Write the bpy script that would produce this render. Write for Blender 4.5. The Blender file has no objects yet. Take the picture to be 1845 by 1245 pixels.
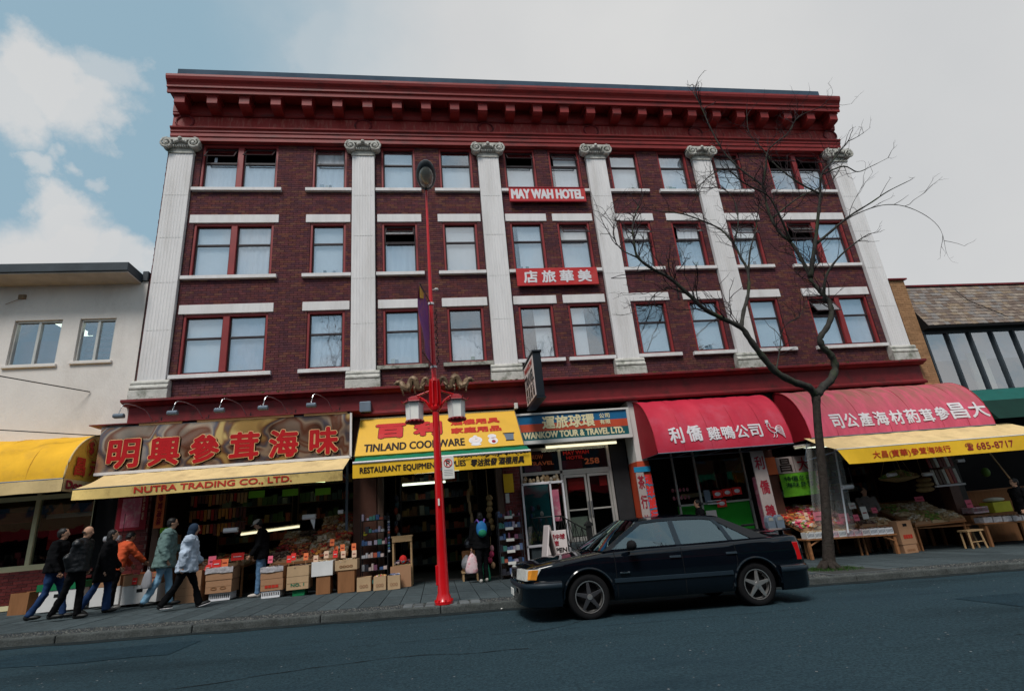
import bpy, bmesh, math, random
from mathutils import Vector, Matrix, noise as mnoise
random.seed(7)
SC = bpy.context.scene
COL = SC.collection
PI = math.pi

# ---------------------------------------------------------------- camera
CR = Vector((0.98746547, -0.13068855, -0.08850109))
CU = Vector((0.04096555, -0.32929059, 0.94333956))
CF = Vector((0.15242626, 0.93514074, 0.31980936))
CP = Vector((-3.897, -14.406, 1.283))
FPX = 958.1
cam = bpy.data.cameras.new('camera')
cam.sensor_width = 36.0
cam.lens = FPX / 1845.0 * 36.0
cam.clip_start = 0.1
cam.clip_end = 3000
co = bpy.data.objects.new('camera', cam)
COL.objects.link(co)
co.matrix_world = Matrix(((CR.x, CU.x, -CF.x, CP.x), (CR.y, CU.y, -CF.y, CP.y), (CR.z, CU.z, -CF.z, CP.z), (0, 0, 0, 1)))
SC.camera = co

def raydir(u, v):
    return (CF + CR * ((u - 922.5) / FPX) - CU * ((v - 622.5) / FPX))

def at(u, v, y):
    """point of the street that the photograph shows at (u, v), on the upright plane at depth y"""
    d = raydir(u, v)
    return CP + d * ((y - CP.y) / d.y)

# ---------------------------------------------------------------- sky, sun, exposure
SUN_EL, SUN_AZ = math.radians(55), math.radians(205)   # azimuth clockwise from +y
w = bpy.data.worlds.new('World')
SC.world = w
w.use_nodes = True
nt = w.node_tree
for n in list(nt.nodes):
    nt.nodes.remove(n)
def N(t, nt_=None, **k):
    n = (nt_ or nt).nodes.new(t)
    for a, b in k.items():
        setattr(n, a, b)
    return n
out = N('ShaderNodeOutputWorld'); bg = N('ShaderNodeBackground'); bg.inputs['Strength'].default_value = 0.1
sky = N('ShaderNodeTexSky', sky_type='NISHITA', sun_disc=False)
sky.sun_elevation = SUN_EL
sky.sun_rotation = SUN_AZ
sky.air_density = 1.0; sky.dust_density = 2.5; sky.ozone_density = 1.6
tc = N('ShaderNodeTexCoord')
L = nt.links.new
nz = N('ShaderNodeTexNoise'); nz.inputs['Scale'].default_value = 5.5; nz.inputs['Detail'].default_value = 9; nz.inputs['Roughness'].default_value = .62
L(tc.outputs['Generated'], nz.inputs['Vector'])
nsub = N('ShaderNodeVectorMath', operation='SUBTRACT'); L(nz.outputs['Color'], nsub.inputs[0]); nsub.inputs[1].default_value = (.5, .5, .5)
nscl = N('ShaderNodeVectorMath', operation='SCALE'); L(nsub.outputs[0], nscl.inputs[0]); nscl.inputs['Scale'].default_value = .20
wob = N('ShaderNodeVectorMath', operation='ADD'); L(tc.outputs['Generated'], wob.inputs[0]); L(nscl.outputs[0], wob.inputs[1])
prev = None
for (u, v, r, s) in [(55, 130, .050, .95), (105, 155, .058, .95), (160, 190, .055, .9), (205, 228, .035, .7), (180, 118, .04, .6), (20, 170, .06, .9), (60, 358, .040, .9), (85, 400, .055, .95), (115, 450, .065, 1), (180, 470, .055, .95), (240, 492, .05, .9), (30, 490, .085, 1), (38, 278, .028, .7), (110, 268, .026, .6), (150, 312, .022, .5), (600, 75, .10, .5), (760, 20, .22, .65),
                     (100, 60, .04, .0)]:
    d = raydir(u, v).normalized()
    di = N('ShaderNodeVectorMath', operation='DISTANCE'); L(wob.outputs[0], di.inputs[0]); di.inputs[1].default_value = d
    mr = N('ShaderNodeMapRange', interpolation_type='SMOOTHSTEP'); L(di.outputs['Value'], mr.inputs['Value'])
    mr.inputs['From Min'].default_value = r * 1.2; mr.inputs['From Max'].default_value = r * .45
    mr.inputs['To Min'].default_value = 0; mr.inputs['To Max'].default_value = s
    if prev is None:
        prev = mr.outputs[0]
    else:
        mx = N('ShaderNodeMath', operation='MAXIMUM'); L(prev, mx.inputs[0]); L(mr.outputs[0], mx.inputs[1]); prev = mx.outputs[0]
# the overcast sheet that closes the sky towards the right and overhead
sep = N('ShaderNodeSeparateXYZ'); L(wob.outputs[0], sep.inputs[0])
ov = N('ShaderNodeMapRange', interpolation_type='SMOOTHSTEP'); L(sep.outputs['X'], ov.inputs['Value'])
ov.inputs['From Min'].default_value = -.36; ov.inputs['From Max'].default_value = .10; ov.inputs['To Min'].default_value = .06; ov.inputs['To Max'].default_value = 1
ovb = N('ShaderNodeMapRange', interpolation_type='SMOOTHSTEP'); L(sep.outputs['Y'], ovb.inputs['Value'])
ovb.inputs['From Min'].default_value = .15; ovb.inputs['From Max'].default_value = -.2; ovb.inputs['To Min'].default_value = 0; ovb.inputs['To Max'].default_value = .95
nzb = N('ShaderNodeTexNoise'); nzb.inputs['Scale'].default_value = 3.2; nzb.inputs['Detail'].default_value = 7; L(tc.outputs['Generated'], nzb.inputs['Vector'])
mrb = N('ShaderNodeMapRange', interpolation_type='SMOOTHSTEP'); L(nzb.outputs['Fac'], mrb.inputs['Value']); mrb.inputs['From Min'].default_value = .46; mrb.inputs['From Max'].default_value = .60
mb_ = N('ShaderNodeMix', data_type='FLOAT'); L(ovb.outputs[0], mb_.inputs[0]); L(ov.outputs[0], mb_.inputs[2]); L(mrb.outputs[0], mb_.inputs[3])
m1 = N('ShaderNodeMath', operation='MAXIMUM'); L(mb_.outputs[0], m1.inputs[0]); m1.inputs[1].default_value = .04
m2 = N('ShaderNodeMath', operation='MAXIMUM'); L(m1.outputs[0], m2.inputs[0]); L(prev, m2.inputs[1])
nz2 = N('ShaderNodeTexNoise'); nz2.inputs['Scale'].default_value = 2.1; nz2.inputs['Detail'].default_value = 5; L(tc.outputs['Generated'], nz2.inputs['Vector'])
cc = N('ShaderNodeValToRGB'); L(nz2.outputs['Fac'], cc.inputs[0])
cc.color_ramp.elements[0].position = .3; cc.color_ramp.elements[0].color = (4.75, 4.85, 4.95, 1)
cc.color_ramp.elements[1].position = .75; cc.color_ramp.elements[1].color = (5.6, 5.6, 5.55, 1)
blue = N('ShaderNodeMix', data_type='RGBA'); blue.inputs[0].default_value = .82
L(sky.outputs[0], blue.inputs[6]); blue.inputs[7].default_value = (2.35, 3.75, 4.55, 1)
mixc = N('ShaderNodeMix', data_type='RGBA'); L(m2.outputs[0], mixc.inputs[0]); L(blue.outputs[2], mixc.inputs[6]); L(cc.outputs[0], mixc.inputs[7])
L(mixc.outputs[2], bg.inputs['Color']); L(bg.outputs[0], out.inputs['Surface'])

sl = bpy.data.lights.new('sun', 'SUN'); sl.energy = 2.2; sl.angle = math.radians(20); sl.color = (1, .97, .92)
so = bpy.data.objects.new('sun', sl); COL.objects.link(so)
sd = Vector((math.sin(SUN_AZ) * math.cos(SUN_EL), math.cos(SUN_AZ) * math.cos(SUN_EL), math.sin(SUN_EL)))
so.rotation_euler = sd.to_track_quat('Z', 'Y').to_euler(); so.location = (0, -20, 30)
SC.view_settings.view_transform = 'Standard'; SC.view_settings.look = 'None'
SC.view_settings.exposure = 0.32; SC.view_settings.gamma = 1.0
SC.view_settings.use_curve_mapping = False

# ---------------------------------------------------------------- materials
MATS = {}
def M(name, c, rough=.65, metal=0, var=.14, vs=3.0, bump=0, bs=60, c2=None, c2a=.5, c2s=1.5, coat=0, isl=0, stretch=(1, 1, 1), spec=None, pal=None, grain=0, top=None):
    if spec is None: spec = .08 if rough >= .8 else (.18 if rough >= .6 else .32)
    m = bpy.data.materials.new(name); m.use_nodes = True
    t = m.node_tree; b = t.nodes['Principled BSDF']; K = t.links.new
    b.inputs['Roughness'].default_value = rough; b.inputs['Metallic'].default_value = metal
    b.inputs['Coat Weight'].default_value = coat; b.inputs['Coat Roughness'].default_value = .04
    b.inputs['Specular IOR Level'].default_value = spec
    tcn = N('ShaderNodeTexCoord', t); mp = N('ShaderNodeMapping', t); mp.inputs['Scale'].default_value = stretch
    K(tcn.outputs['Object'], mp.inputs[0])
    n1 = N('ShaderNodeTexNoise', t); n1.inputs['Scale'].default_value = vs; n1.inputs['Detail'].default_value = 8; n1.inputs['Roughness'].default_value = .65
    K(mp.outputs[0], n1.inputs['Vector'])
    r1 = N('ShaderNodeMapRange', t); r1.inputs['From Min'].default_value = .3; r1.inputs['From Max'].default_value = .7
    r1.inputs['To Min'].default_value = 1 - var; r1.inputs['To Max'].default_value = 1 + var
    K(n1.outputs['Fac'], r1.inputs['Value'])
    base = None
    if pal or isl:
        g = N('ShaderNodeNewGeometry', t); oi = N('ShaderNodeObjectInfo', t)
        ad = N('ShaderNodeMath', t, operation='ADD'); K(g.outputs['Random Per Island'], ad.inputs[0]); K(oi.outputs['Random'], ad.inputs[1])
        fr = N('ShaderNodeMath', t, operation='FRACT'); K(ad.outputs[0], fr.inputs[0])
        rp = N('ShaderNodeValToRGB', t); K(fr.outputs[0], rp.inputs[0])
        e = rp.color_ramp.elements
        cols = pal if pal else [tuple(x * (1 - isl) for x in c), c, tuple(min(1, x * (1 + isl)) for x in c)]
        rp.color_ramp.interpolation = 'CONSTANT' if pal else 'LINEAR'
        while len(e) < len(cols): e.new(.5)
        for i, q in enumerate(cols):
            e[i].position = i / len(cols) if pal else i / (len(cols) - 1); e[i].color = (*q, 1)
        base = rp.outputs[0]
    mul = N('ShaderNodeVectorMath', t, operation='SCALE')
    if base: K(base, mul.inputs[0])
    else: mul.inputs[0].default_value = c
    K(r1.outputs[0], mul.inputs['Scale'])
    col = mul.outputs[0]
    if grain:
        ng = N('ShaderNodeTexNoise', t); ng.inputs['Scale'].default_value = 38; ng.inputs['Detail'].default_value = 5; ng.inputs['Roughness'].default_value = .8; K(tcn.outputs['Object'], ng.inputs['Vector'])
        rg = N('ShaderNodeMapRange', t); rg.inputs['From Min'].default_value = .35; rg.inputs['From Max'].default_value = .65; rg.inputs['To Min'].default_value = 1 - grain; rg.inputs['To Max'].default_value = 1 + grain; K(ng.outputs['Fac'], rg.inputs['Value'])
        mg = N('ShaderNodeVectorMath', t, operation='SCALE'); K(col, mg.inputs[0]); K(rg.outputs[0], mg.inputs['Scale']); col = mg.outputs[0]
    if c2:
        n2 = N('ShaderNodeTexNoise', t); n2.inputs['Scale'].default_value = c2s; n2.inputs['Detail'].default_value = 7; n2.inputs['Roughness'].default_value = .7
        K(mp.outputs[0], n2.inputs['Vector'])
        r2 = N('ShaderNodeMapRange', t); r2.inputs['From Min'].default_value = .5; r2.inputs['From Max'].default_value = .68; r2.inputs['To Max'].default_value = c2a
        K(n2.outputs['Fac'], r2.inputs['Value'])
        fo = r2.outputs[0]
        if top:      # grime that has settled on the upper part of a canvas
            sz = N('ShaderNodeSeparateXYZ', t); K(tcn.outputs['Object'], sz.inputs[0]); rz = N('ShaderNodeMapRange', t); K(sz.outputs['Z'], rz.inputs['Value']); rz.inputs['From Min'].default_value, rz.inputs['From Max'].default_value = top
            r2.inputs['From Min'].default_value = .34; r2.inputs['From Max'].default_value = .54; mt_ = N('ShaderNodeMath', t, operation='MULTIPLY'); K(fo, mt_.inputs[0]); K(rz.outputs[0], mt_.inputs[1]); fo = mt_.outputs[0]
        mx = N('ShaderNodeMix', t, data_type='RGBA'); K(fo, mx.inputs[0]); K(col, mx.inputs[6]); mx.inputs[7].default_value = (*c2, 1)
        col = mx.outputs[2]
    K(col, b.inputs['Base Color'])
    if bump:
        n3 = N('ShaderNodeTexNoise', t); n3.inputs['Scale'].default_value = bs; n3.inputs['Detail'].default_value = 4; K(mp.outputs[0], n3.inputs['Vector'])
        bp = N('ShaderNodeBump', t); bp.inputs['Strength'].default_value = bump; bp.inputs['Distance'].default_value = .02
        K(n3.outputs['Fac'], bp.inputs['Height']); K(bp.outputs[0], b.inputs['Normal'])
    MATS[name] = m
    return m

def glass(name, tint=(.75, .8, .82), ior=1.9, rough=0.0, base=.0):
    m = bpy.data.materials.new(name); m.use_nodes = True; t = m.node_tree; K = t.links.new
    for n in list(t.nodes): t.nodes.remove(n)
    o = N('ShaderNodeOutputMaterial', t); g = N('ShaderNodeBsdfGlossy', t); tr = N('ShaderNodeBsdfTransparent', t); mx = N('ShaderNodeMixShader', t)
    lw = N('ShaderNodeLayerWeight', t); f = N('ShaderNodeMath', t, operation='POWER'); K(lw.outputs['Facing'], f.inputs[0]); f.inputs[1].default_value = 3.0
    f0 = ((ior - 1) / (ior + 1)) ** 2 * 1.5 + base
    fm = N('ShaderNodeMath', t, operation='MULTIPLY'); K(f.outputs[0], fm.inputs[0]); fm.inputs[1].default_value = 1 - f0
    g.inputs['Roughness'].default_value = rough; g.inputs['Color'].default_value = (.95, .97, 1, 1); tr.inputs['Color'].default_value = (*tint, 1)
    a = N('ShaderNodeMath', t, operation='ADD'); a.inputs[1].default_value = f0; K(fm.outputs[0], a.inputs[0])
    nn = N('ShaderNodeTexNoise', t); nn.inputs['Scale'].default_value = 2.2; bp = N('ShaderNodeBump', t); bp.inputs['Strength'].default_value = .05; bp.inputs['Distance'].default_value = .05
    tcn = N('ShaderNodeTexCoord', t); K(tcn.outputs['Object'], nn.inputs['Vector']); K(nn.outputs['Fac'], bp.inputs['Height']); K(bp.outputs[0], g.inputs['Normal'])
    K(a.outputs[0], mx.inputs[0]); K(tr.outputs[0], mx.inputs[1]); K(g.outputs[0], mx.inputs[2]); K(mx.outputs[0], o.inputs[0])
    MATS[name] = m
    return m

def emit(name, c, s):
    m = bpy.data.materials.new(name); m.use_nodes = True; b = m.node_tree.nodes['Principled BSDF']
    b.inputs['Base Color'].default_value = (*c, 1); b.inputs['Emission Color'].default_value = (*c, 1); b.inputs['Emission Strength'].default_value = s
    MATS[name] = m
    return m

M('brick', (.085, .026, .032), .8, var=.25, vs=9, bump=.5, bs=90, pal=[(.112, .038, .040), (.128, .042, .046), (.098, .036, .042), (.148, .056, .042), (.115, .038, .046), (.088, .034, .044), (.134, .044, .042), (.145, .062, .048), (.102, .040, .048), (.120, .044, .046)], c2=(.045, .026, .03), c2a=.5, c2s=.8, stretch=(1, 1, .45))
M('brick_old', (.15, .07, .04), .9, var=.3, vs=9, bump=.8, bs=60, isl=.4, c2=(.04, .035, .03), c2a=.6)
M('mortar', (.052, .028, .032), .95, var=.3, vs=20)
M('stone', (.72, .69, .685), .75, var=.10, vs=2.2, bump=.25, bs=50, c2=(.30, .27, .24), c2a=.35, c2s=1.1, stretch=(3, 3, .45))
M('stone_base', (.52, .50, .46), .85, var=.2, vs=5, bump=.4, bs=40, c2=(.07, .085, .045), c2a=.75, c2s=3.2)
M('mossy_stone', (.34, .33, .29), .9, var=.3, vs=6, bump=.6, bs=30, c2=(.03, .04, .02), c2a=.9, c2s=4)
M('red_paint', (.25, .020, .018), .5, var=.14, vs=2.5, bump=.12, bs=30, c2=(.07, .016, .016), c2a=.75, c2s=1.8, stretch=(.7, 1, 3))
M('red_frieze', (.27, .022, .019), .55, var=.14, vs=2.5, bump=.15, bs=30, c2=(.50, .26, .2), c2a=.38, c2s=4.5, stretch=(3.2, 1, .6))
M('red_dark_paint', (.17, .012, .016), .55, var=.2, vs=3, bump=.15, bs=30, c2=(.03, .015, .012), c2a=.75, c2s=2.4)
M('red_frame', (.24, .025, .026), .45, var=.12)
M('sash', (.035, .022, .024), .4, var=.2)
M('coping', (.055, .085, .12), .8, var=.2, vs=2)
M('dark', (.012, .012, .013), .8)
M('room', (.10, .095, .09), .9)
M('curtain', (.78, .80, .84), .85, var=.06, vs=1.5)
M('curtain_plain', (.84, .85, .86), .8, var=.04)
M('curtain_grey', (.58, .62, .70), .8, var=.1)
M('curtain_blue', (.20, .34, .46), .8, var=.2, vs=1.2)
M('curtain_cream', (.55, .52, .42), .85, var=.1)
glass('window_glass', (.92, .95, .97), 1.95, 0, .09)
glass('shop_glass', (.7, .75, .75), 1.55)
glass('car_glass', (.16, .20, .20), 1.6, 0.0, .12)
MATS['car_glass'].node_tree.nodes['Glossy BSDF'].inputs['Color'].default_value = (.62, .88, 1, 1)
glass('big_glass', (.80, .85, .88), 1.9, 0.0, .25)
M('stucco', (.70, .65, .61), .9, var=.06, vs=1.2, bump=.35, bs=25, c2=(.44, .38, .34), c2a=.35, c2s=.7, stretch=(1, 1, .6))
M('fascia_dark', (.035, .045, .055), .55, var=.3, vs=2)
M('soffit', (.42, .38, .35), .9)
M('asphalt', (.030, .056, .070), .95, var=.40, vs=.45, bump=.9, bs=120, c2=(.015, .030, .042), c2a=.75, c2s=.45, stretch=(.35, 1.3, 1), grain=.5)
M('asphalt_patch', (.020, .042, .056), .95, var=.2, grain=.45, bump=.9, bs=120)
M('asphalt_chip', (.15, .16, .17), .8, isl=.5)
M('slab', (.060, .076, .082), .95, grain=.25, var=.2, vs=5, bump=.35, bs=120, isl=.18, c2=(.05, .055, .06), c2a=.5, c2s=1.4)
M('joint', (.012, .014, .015), .95)
M('pebble_bed', (.05, .052, .05), .95, var=.3, vs=30)
M('pebble', (.1, .1, .1), .8, pal=[(.04, .045, .05), (.06, .065, .06), (.09, .09, .085), (.03, .035, .04), (.14, .14, .13), (.05, .055, .06)])
M('kerb', (.075, .082, .080), .9, grain=.4, var=.35, vs=5, bump=.5, bs=60, c2=(.07, .075, .07), c2a=.7, c2s=2)
M('cobble', (.11, .12, .125), .8, isl=.35, bump=.4, bs=30)
M('grass_green', (.03, .07, .015), .9, isl=.5)
M('yellow_cloth', (.78, .42, .025), .75, var=.12, vs=1.5, bump=.25, bs=5, c2=(.42, .22, .05), c2a=.4, c2s=2)
M('cream_cloth', (.68, .50, .25), .8, var=.12, vs=2, bump=.25, bs=6, c2=(.33, .24, .13), c2a=.45, c2s=2.2)
M('cream_valance', (.66, .47, .17), .8, var=.12, vs=2, bump=.3, bs=5, c2=(.12, .07, .03), c2a=.55, c2s=3)
M('sign_yellow', (.74, .42, .05), .5, var=.08, vs=1.5, c2=(.45, .26, .06), c2a=.35)
M('valance_yellow', (.85, .50, .03), .7, var=.08, bump=.2, bs=5)
M('green_cloth', (.01, .16, .085), .6, var=.12)
M('teal_cloth', (.010, .095, .08), .7, var=.15)
M('dark_green_cloth', (.004, .028, .02), .7, var=.15)
M('white_paint', (.62, .60, .57), .5, var=.08, c2=(.4, .37, .34), c2a=.3)
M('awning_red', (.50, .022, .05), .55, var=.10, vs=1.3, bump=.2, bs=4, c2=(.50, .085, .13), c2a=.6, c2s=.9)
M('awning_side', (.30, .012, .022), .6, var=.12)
M('awning_faded', (.60, .10, .16), .8, var=.2, vs=2, bump=.4, bs=5, c2=(.20, .13, .08), c2a=.7, c2s=2.2, stretch=(1.8, .6, .5), top=(.45, 1.25))
M('red_letter', (.42, .003, .006), .45, var=.05)
M('red_print', (.48, .035, .02), .6, var=.1)
M('maroon_print', (.30, .02, .035), .6, var=.1)
M('gold_line', (.72, .42, .20), .5, var=.1)
M('cream_letter', (.75, .66, .40), .5, var=.1)
M('white_letter', (.70, .66, .68), .6, var=.08)
M('black_print', (.03, .02, .018), .6, var=.1)
M('sign_red', (.50, .022, .024), .5, var=.1, c2=(.42, .07, .06), c2a=.5)
M('sign_blue', (.012, .12, .26), .4, var=.12)
M('sign_orange', (.50, .07, .03), .45, var=.12)
M('sign_teal', (.012, .10, .11), .4, var=.12)
M('print_blue', (.02, .24, .42), .6)
M('navy_metal', (.006, .010, .016), .4, var=.2)
M('banner_cream', (.40, .33, .31), .6, var=.1)
M('gutter_dirt', (.018, .024, .026), .95, var=.4, vs=6, bump=.8, bs=60)
M('light_box', (.74, .64, .62), .4, var=.05)
M('tile_red', (.16, .030, .028), .35, var=.2, vs=6, isl=.25, bump=.1, bs=20)
M('tile_grout', (.28, .20, .18), .9)
M('brown_panel', (.13, .055, .038), .5, var=.2, vs=2, c2=(.2, .09, .06), c2a=.4)
M('wood_post', (.16, .10, .075), .7, var=.2, stretch=(6, 6, .6))
M('alu', (.55, .52, .48), .35, metal=.5, var=.1)
M('steel', (.45, .46, .47), .3, metal=.9, var=.1)
M('grey_metal', (.14, .175, .22), .5, metal=.2, var=.15)
M('black_iron', (.012, .012, .012), .45)
M('paper', (.70, .68, .64), .8, var=.06)
M('paper_pink', (.80, .16, .24), .8, var=.1)
M('paper_red', (.70, .035, .03), .7, var=.1)
M('paper_orange', (.80, .20, .08), .8, var=.1)
M('paper_cream', (.72, .50, .36), .8, var=.1)
M('paper_green', (.25, .62, .05), .7, var=.1)
M('paper_yellow', (.60, .55, .05), .7, var=.1)
M('card', (.38, .21, .12), .85, var=.12, vs=3, bump=.12, bs=20, c2=(.26, .15, .085), c2a=.4)
M('card_light', (.47, .32, .19), .85, var=.12, vs=3, bump=.12, bs=20)
M('card_dark', (.26, .12, .055), .85, var=.15, vs=3, bump=.15, bs=20, stretch=(5, 1, .8))
M('card_inside', (.20, .12, .07), .9)
M('white_box', (.66, .65, .64), .6, var=.08)
M('plastic_white', (.75, .75, .78), .4, var=.1)
M('plastic_green', (.01, .16, .06), .4, var=.1)
M('plastic_film', (.42, .40, .42), .25, var=.3, vs=14, bump=.9, bs=12)
M('wood_table', (.30, .13, .055), .6, var=.2, stretch=(1, 6, 6), bump=.2, bs=20)
M('wood_light', (.42, .27, .14), .65, var=.2, stretch=(1, 6, 6))
M('goods_mixed', (.3, .2, .1), .5, pal=[(.42, .20, .08), (.26, .09, .04), (.60, .34, .16), (.55, .04, .03), (.36, .17, .09), (.60, .26, .05), (.16, .05, .04), (.55, .12, .05)])
M('goods_dark', (.1, .06, .04), .6, pal=[(.07, .04, .03), (.14, .08, .06), (.22, .15, .11), (.10, .05, .04), (.30, .22, .17), (.05, .03, .025)])
M('goods_red', (.4, .05, .03), .4, pal=[(.42, .03, .03), (.30, .02, .03), (.50, .12, .05), (.16, .02, .02), (.10, .05, .03)])
M('goods_pink', (.6, .1, .2), .4, pal=[(.65, .05, .13), (.7, .3, .3), (.5, .28, .15), (.62, .55, .5), (.62, .30, .08), (.5, .04, .1), (.18, .28, .08)])
M('goods_cream', (.5, .4, .3), .6, pal=[(.50, .38, .24), (.40, .28, .16), (.58, .5, .4), (.32, .2, .1)])
M('goods_green', (.1, .2, .05), .5, pal=[(.10, .20, .03), (.22, .30, .06), (.36, .25, .10), (.28, .18, .08)])
M('goods_blue', (.1, .2, .4), .4, pal=[(.40, .40, .42), (.05, .10, .22), (.10, .14, .25), (.48, .38, .36), (.30, .26, .34), (.18, .07, .12), (.42, .10, .06), (.05, .16, .14), (.03, .03, .04)])
M('goods_shop', (.1, .1, .1), .5, pal=[(.30, .06, .03), (.08, .14, .05), (.34, .22, .08), (.05, .06, .08), (.28, .3, .26), (.20, .10, .05), (.05, .1, .12), (.4, .1, .06), (.03, .03, .03)])
M('wicker', (.28, .18, .08), .8, var=.3, vs=14)
M('lamp_red', (.55, .004, .008), .3, var=.07, coat=.4, c2=(.36, .01, .014), c2a=.35, c2s=2)
M('lantern_red', (.26, .012, .018), .4, var=.1)
M('lantern_glass', (.90, .88, .82), .35, var=.06)
M('bronze', (.20, .13, .075), .5, metal=.2, var=.35, vs=16)
M('hood_dark', (.035, .04, .045), .4)
M('lens', (.30, .28, .24), .12, var=.25, vs=5, spec=.9)
M('banner', (.22, .06, .25), .7, pal=None, var=.15, c2=(.60, .17, .06), c2a=.95, c2s=2.6)
M('banner_gold', (.70, .36, .05), .7)
M('bark', (.045, .042, .038), .9, var=.35, vs=9, bump=.8, bs=30, c2=(.05, .075, .028), c2a=.85, c2s=1.8, stretch=(1, 1, .5))
M('bark_pale', (.035, .028, .024), .9, var=.45, vs=12, bump=1, bs=24, c2=(.035, .035, .03), c2a=.8, c2s=5)
M('twig', (.04, .028, .03), .85, var=.3)
M('car_paint', (.0022, .004, .007), .06, var=.05, coat=0, spec=.5)
M('car_trim', (.010, .020, .030), .5, var=.1)
M('rubber', (.006, .006, .007), .85, spec=.2)
M('rim', (.62, .60, .58), .28, metal=.85, var=.06)
M('rim_dark', (.10, .10, .11), .35, metal=.7)
M('head_lamp', (.62, .62, .58), .1, var=.2, vs=20, spec=.9)
M('amber', (.75, .28, .03), .2)
M('tail_lamp', (.45, .008, .01), .15, spec=.9)
M('chrome', (.6, .6, .6), .15, metal=1)
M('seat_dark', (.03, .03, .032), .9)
M('skin', (.42, .23, .15), .55, var=.08)
M('hair_black', (.006, .005, .005), .5, var=.2, bump=.4, bs=60)
M('shoe_black', (.012, .012, .012), .5)
M('shoe_white', (.50, .46, .42), .6)
M('jeans', (.10, .19, .32), .85, var=.2, vs=7, bump=.3, bs=18)
M('jeans_light', (.20, .36, .50), .85, var=.2, vs=7, bump=.3, bs=18)
M('jeans_dark', (.02, .045, .12), .85, var=.2, vs=7)
M('black_cloth', (.005, .005, .006), .9, var=.2, bump=.4, bs=14)
M('black_leather', (.008, .009, .011), .42, var=.25, bump=.5, bs=14)
M('green_coat', (.13, .20, .19), .8, var=.12, bump=.5, bs=12)
M('pale_coat', (.40, .47, .57), .75, var=.10, bump=.6, bs=14)
M('orange_coat', (.55, .085, .028), .75, var=.1, bump=.4, bs=12)
M('mauve_cloth', (.24, .12, .20), .8)
M('grey_shirt', (.17, .15, .14), .9, var=.1)
M('cap_white', (.50, .46, .42), .8)
M('hood_navy', (.02, .035, .06), .8, bump=.4, bs=20)
M('pack_blue', (.015, .12, .30), .6, var=.2)
M('pack_purple', (.14, .07, .30), .6, var=.15)
M('bag_pink', (.66, .50, .52), .4, var=.2, vs=10, c2=(.6, .06, .12), c2a=.9, c2s=9)
M('bag_white', (.26, .26, .28), .4, var=.1)
M('bag_green', (.02, .25, .12), .5)
M('green_panel', (.015, .26, .02), .35, var=.15, vs=1.5)
M('green_sheet', (.16, .50, .03), .6, var=.2, vs=5, c2=(.03, .22, .03), c2a=.8, c2s=5)
M('pink_print', (.62, .16, .24), .6, var=.2, c2=(.7, .55, .5), c2a=.8, c2s=7)
M('shingle', (.28, .21, .15), .9, var=.2, vs=12, pal=[(.22, .17, .14), (.17, .13, .11), (.27, .22, .18), (.20, .17, .155), (.15, .11, .09), (.24, .18, .13), (.21, .19, .18)])
M('tan_brick', (.34, .19, .10), .85, var=.15, isl=.15)
M('ground_far', (.06, .062, .06), .95)
emit('tube_light', (1.0, .93, .62), .95)
emit('tube_green', (.80, 1.0, .50), 1.6)
emit('tube_dim', (.9, 1.0, .8), 1.6)
M('tube_off', (.70, .68, .50), .4)
# polished steel face of the long shop sign, buckled so that it smears what it mirrors; brown and gold reflections painted in
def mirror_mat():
    m = bpy.data.materials.new('steel_painted_reflections'); m.use_nodes = True; t = m.node_tree; b = t.nodes['Principled BSDF']; K = t.links.new
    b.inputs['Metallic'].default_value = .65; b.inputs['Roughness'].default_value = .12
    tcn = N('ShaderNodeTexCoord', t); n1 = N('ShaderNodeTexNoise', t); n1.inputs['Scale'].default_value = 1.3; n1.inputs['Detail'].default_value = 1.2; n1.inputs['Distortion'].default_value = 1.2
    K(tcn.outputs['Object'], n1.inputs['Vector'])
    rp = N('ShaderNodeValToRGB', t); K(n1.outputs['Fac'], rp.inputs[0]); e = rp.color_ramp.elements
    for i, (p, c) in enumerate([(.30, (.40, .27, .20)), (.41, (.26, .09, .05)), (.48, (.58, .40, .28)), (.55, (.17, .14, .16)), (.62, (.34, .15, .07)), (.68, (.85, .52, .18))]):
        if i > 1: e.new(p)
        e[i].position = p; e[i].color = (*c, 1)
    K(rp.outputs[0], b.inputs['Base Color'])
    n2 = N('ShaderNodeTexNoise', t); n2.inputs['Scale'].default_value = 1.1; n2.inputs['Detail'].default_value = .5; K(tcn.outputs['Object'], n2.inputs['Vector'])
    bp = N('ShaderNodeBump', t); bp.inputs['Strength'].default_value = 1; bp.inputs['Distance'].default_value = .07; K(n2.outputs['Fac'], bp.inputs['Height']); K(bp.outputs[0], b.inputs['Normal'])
    MATS['steel_painted_reflections'] = m
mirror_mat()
# clear sheet hung beside the stall
def sheet_mat():
    m = bpy.data.materials.new('clear_sheet'); m.use_nodes = True; t = m.node_tree; K = t.links.new
    for n in list(t.nodes): t.nodes.remove(n)
    o = N('ShaderNodeOutputMaterial', t); d = N('ShaderNodeBsdfPrincipled', t); tr = N('ShaderNodeBsdfTransparent', t); mx = N('ShaderNodeMixShader', t)
    d.inputs['Base Color'].default_value = (.5, .5, .48, 1); d.inputs['Roughness'].default_value = .2; mx.inputs[0].default_value = .28
    K(tr.outputs[0], mx.inputs[1]); K(d.outputs[0], mx.inputs[2]); K(mx.outputs[0], o.inputs[0]); MATS['clear_sheet'] = m
sheet_mat()

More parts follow.
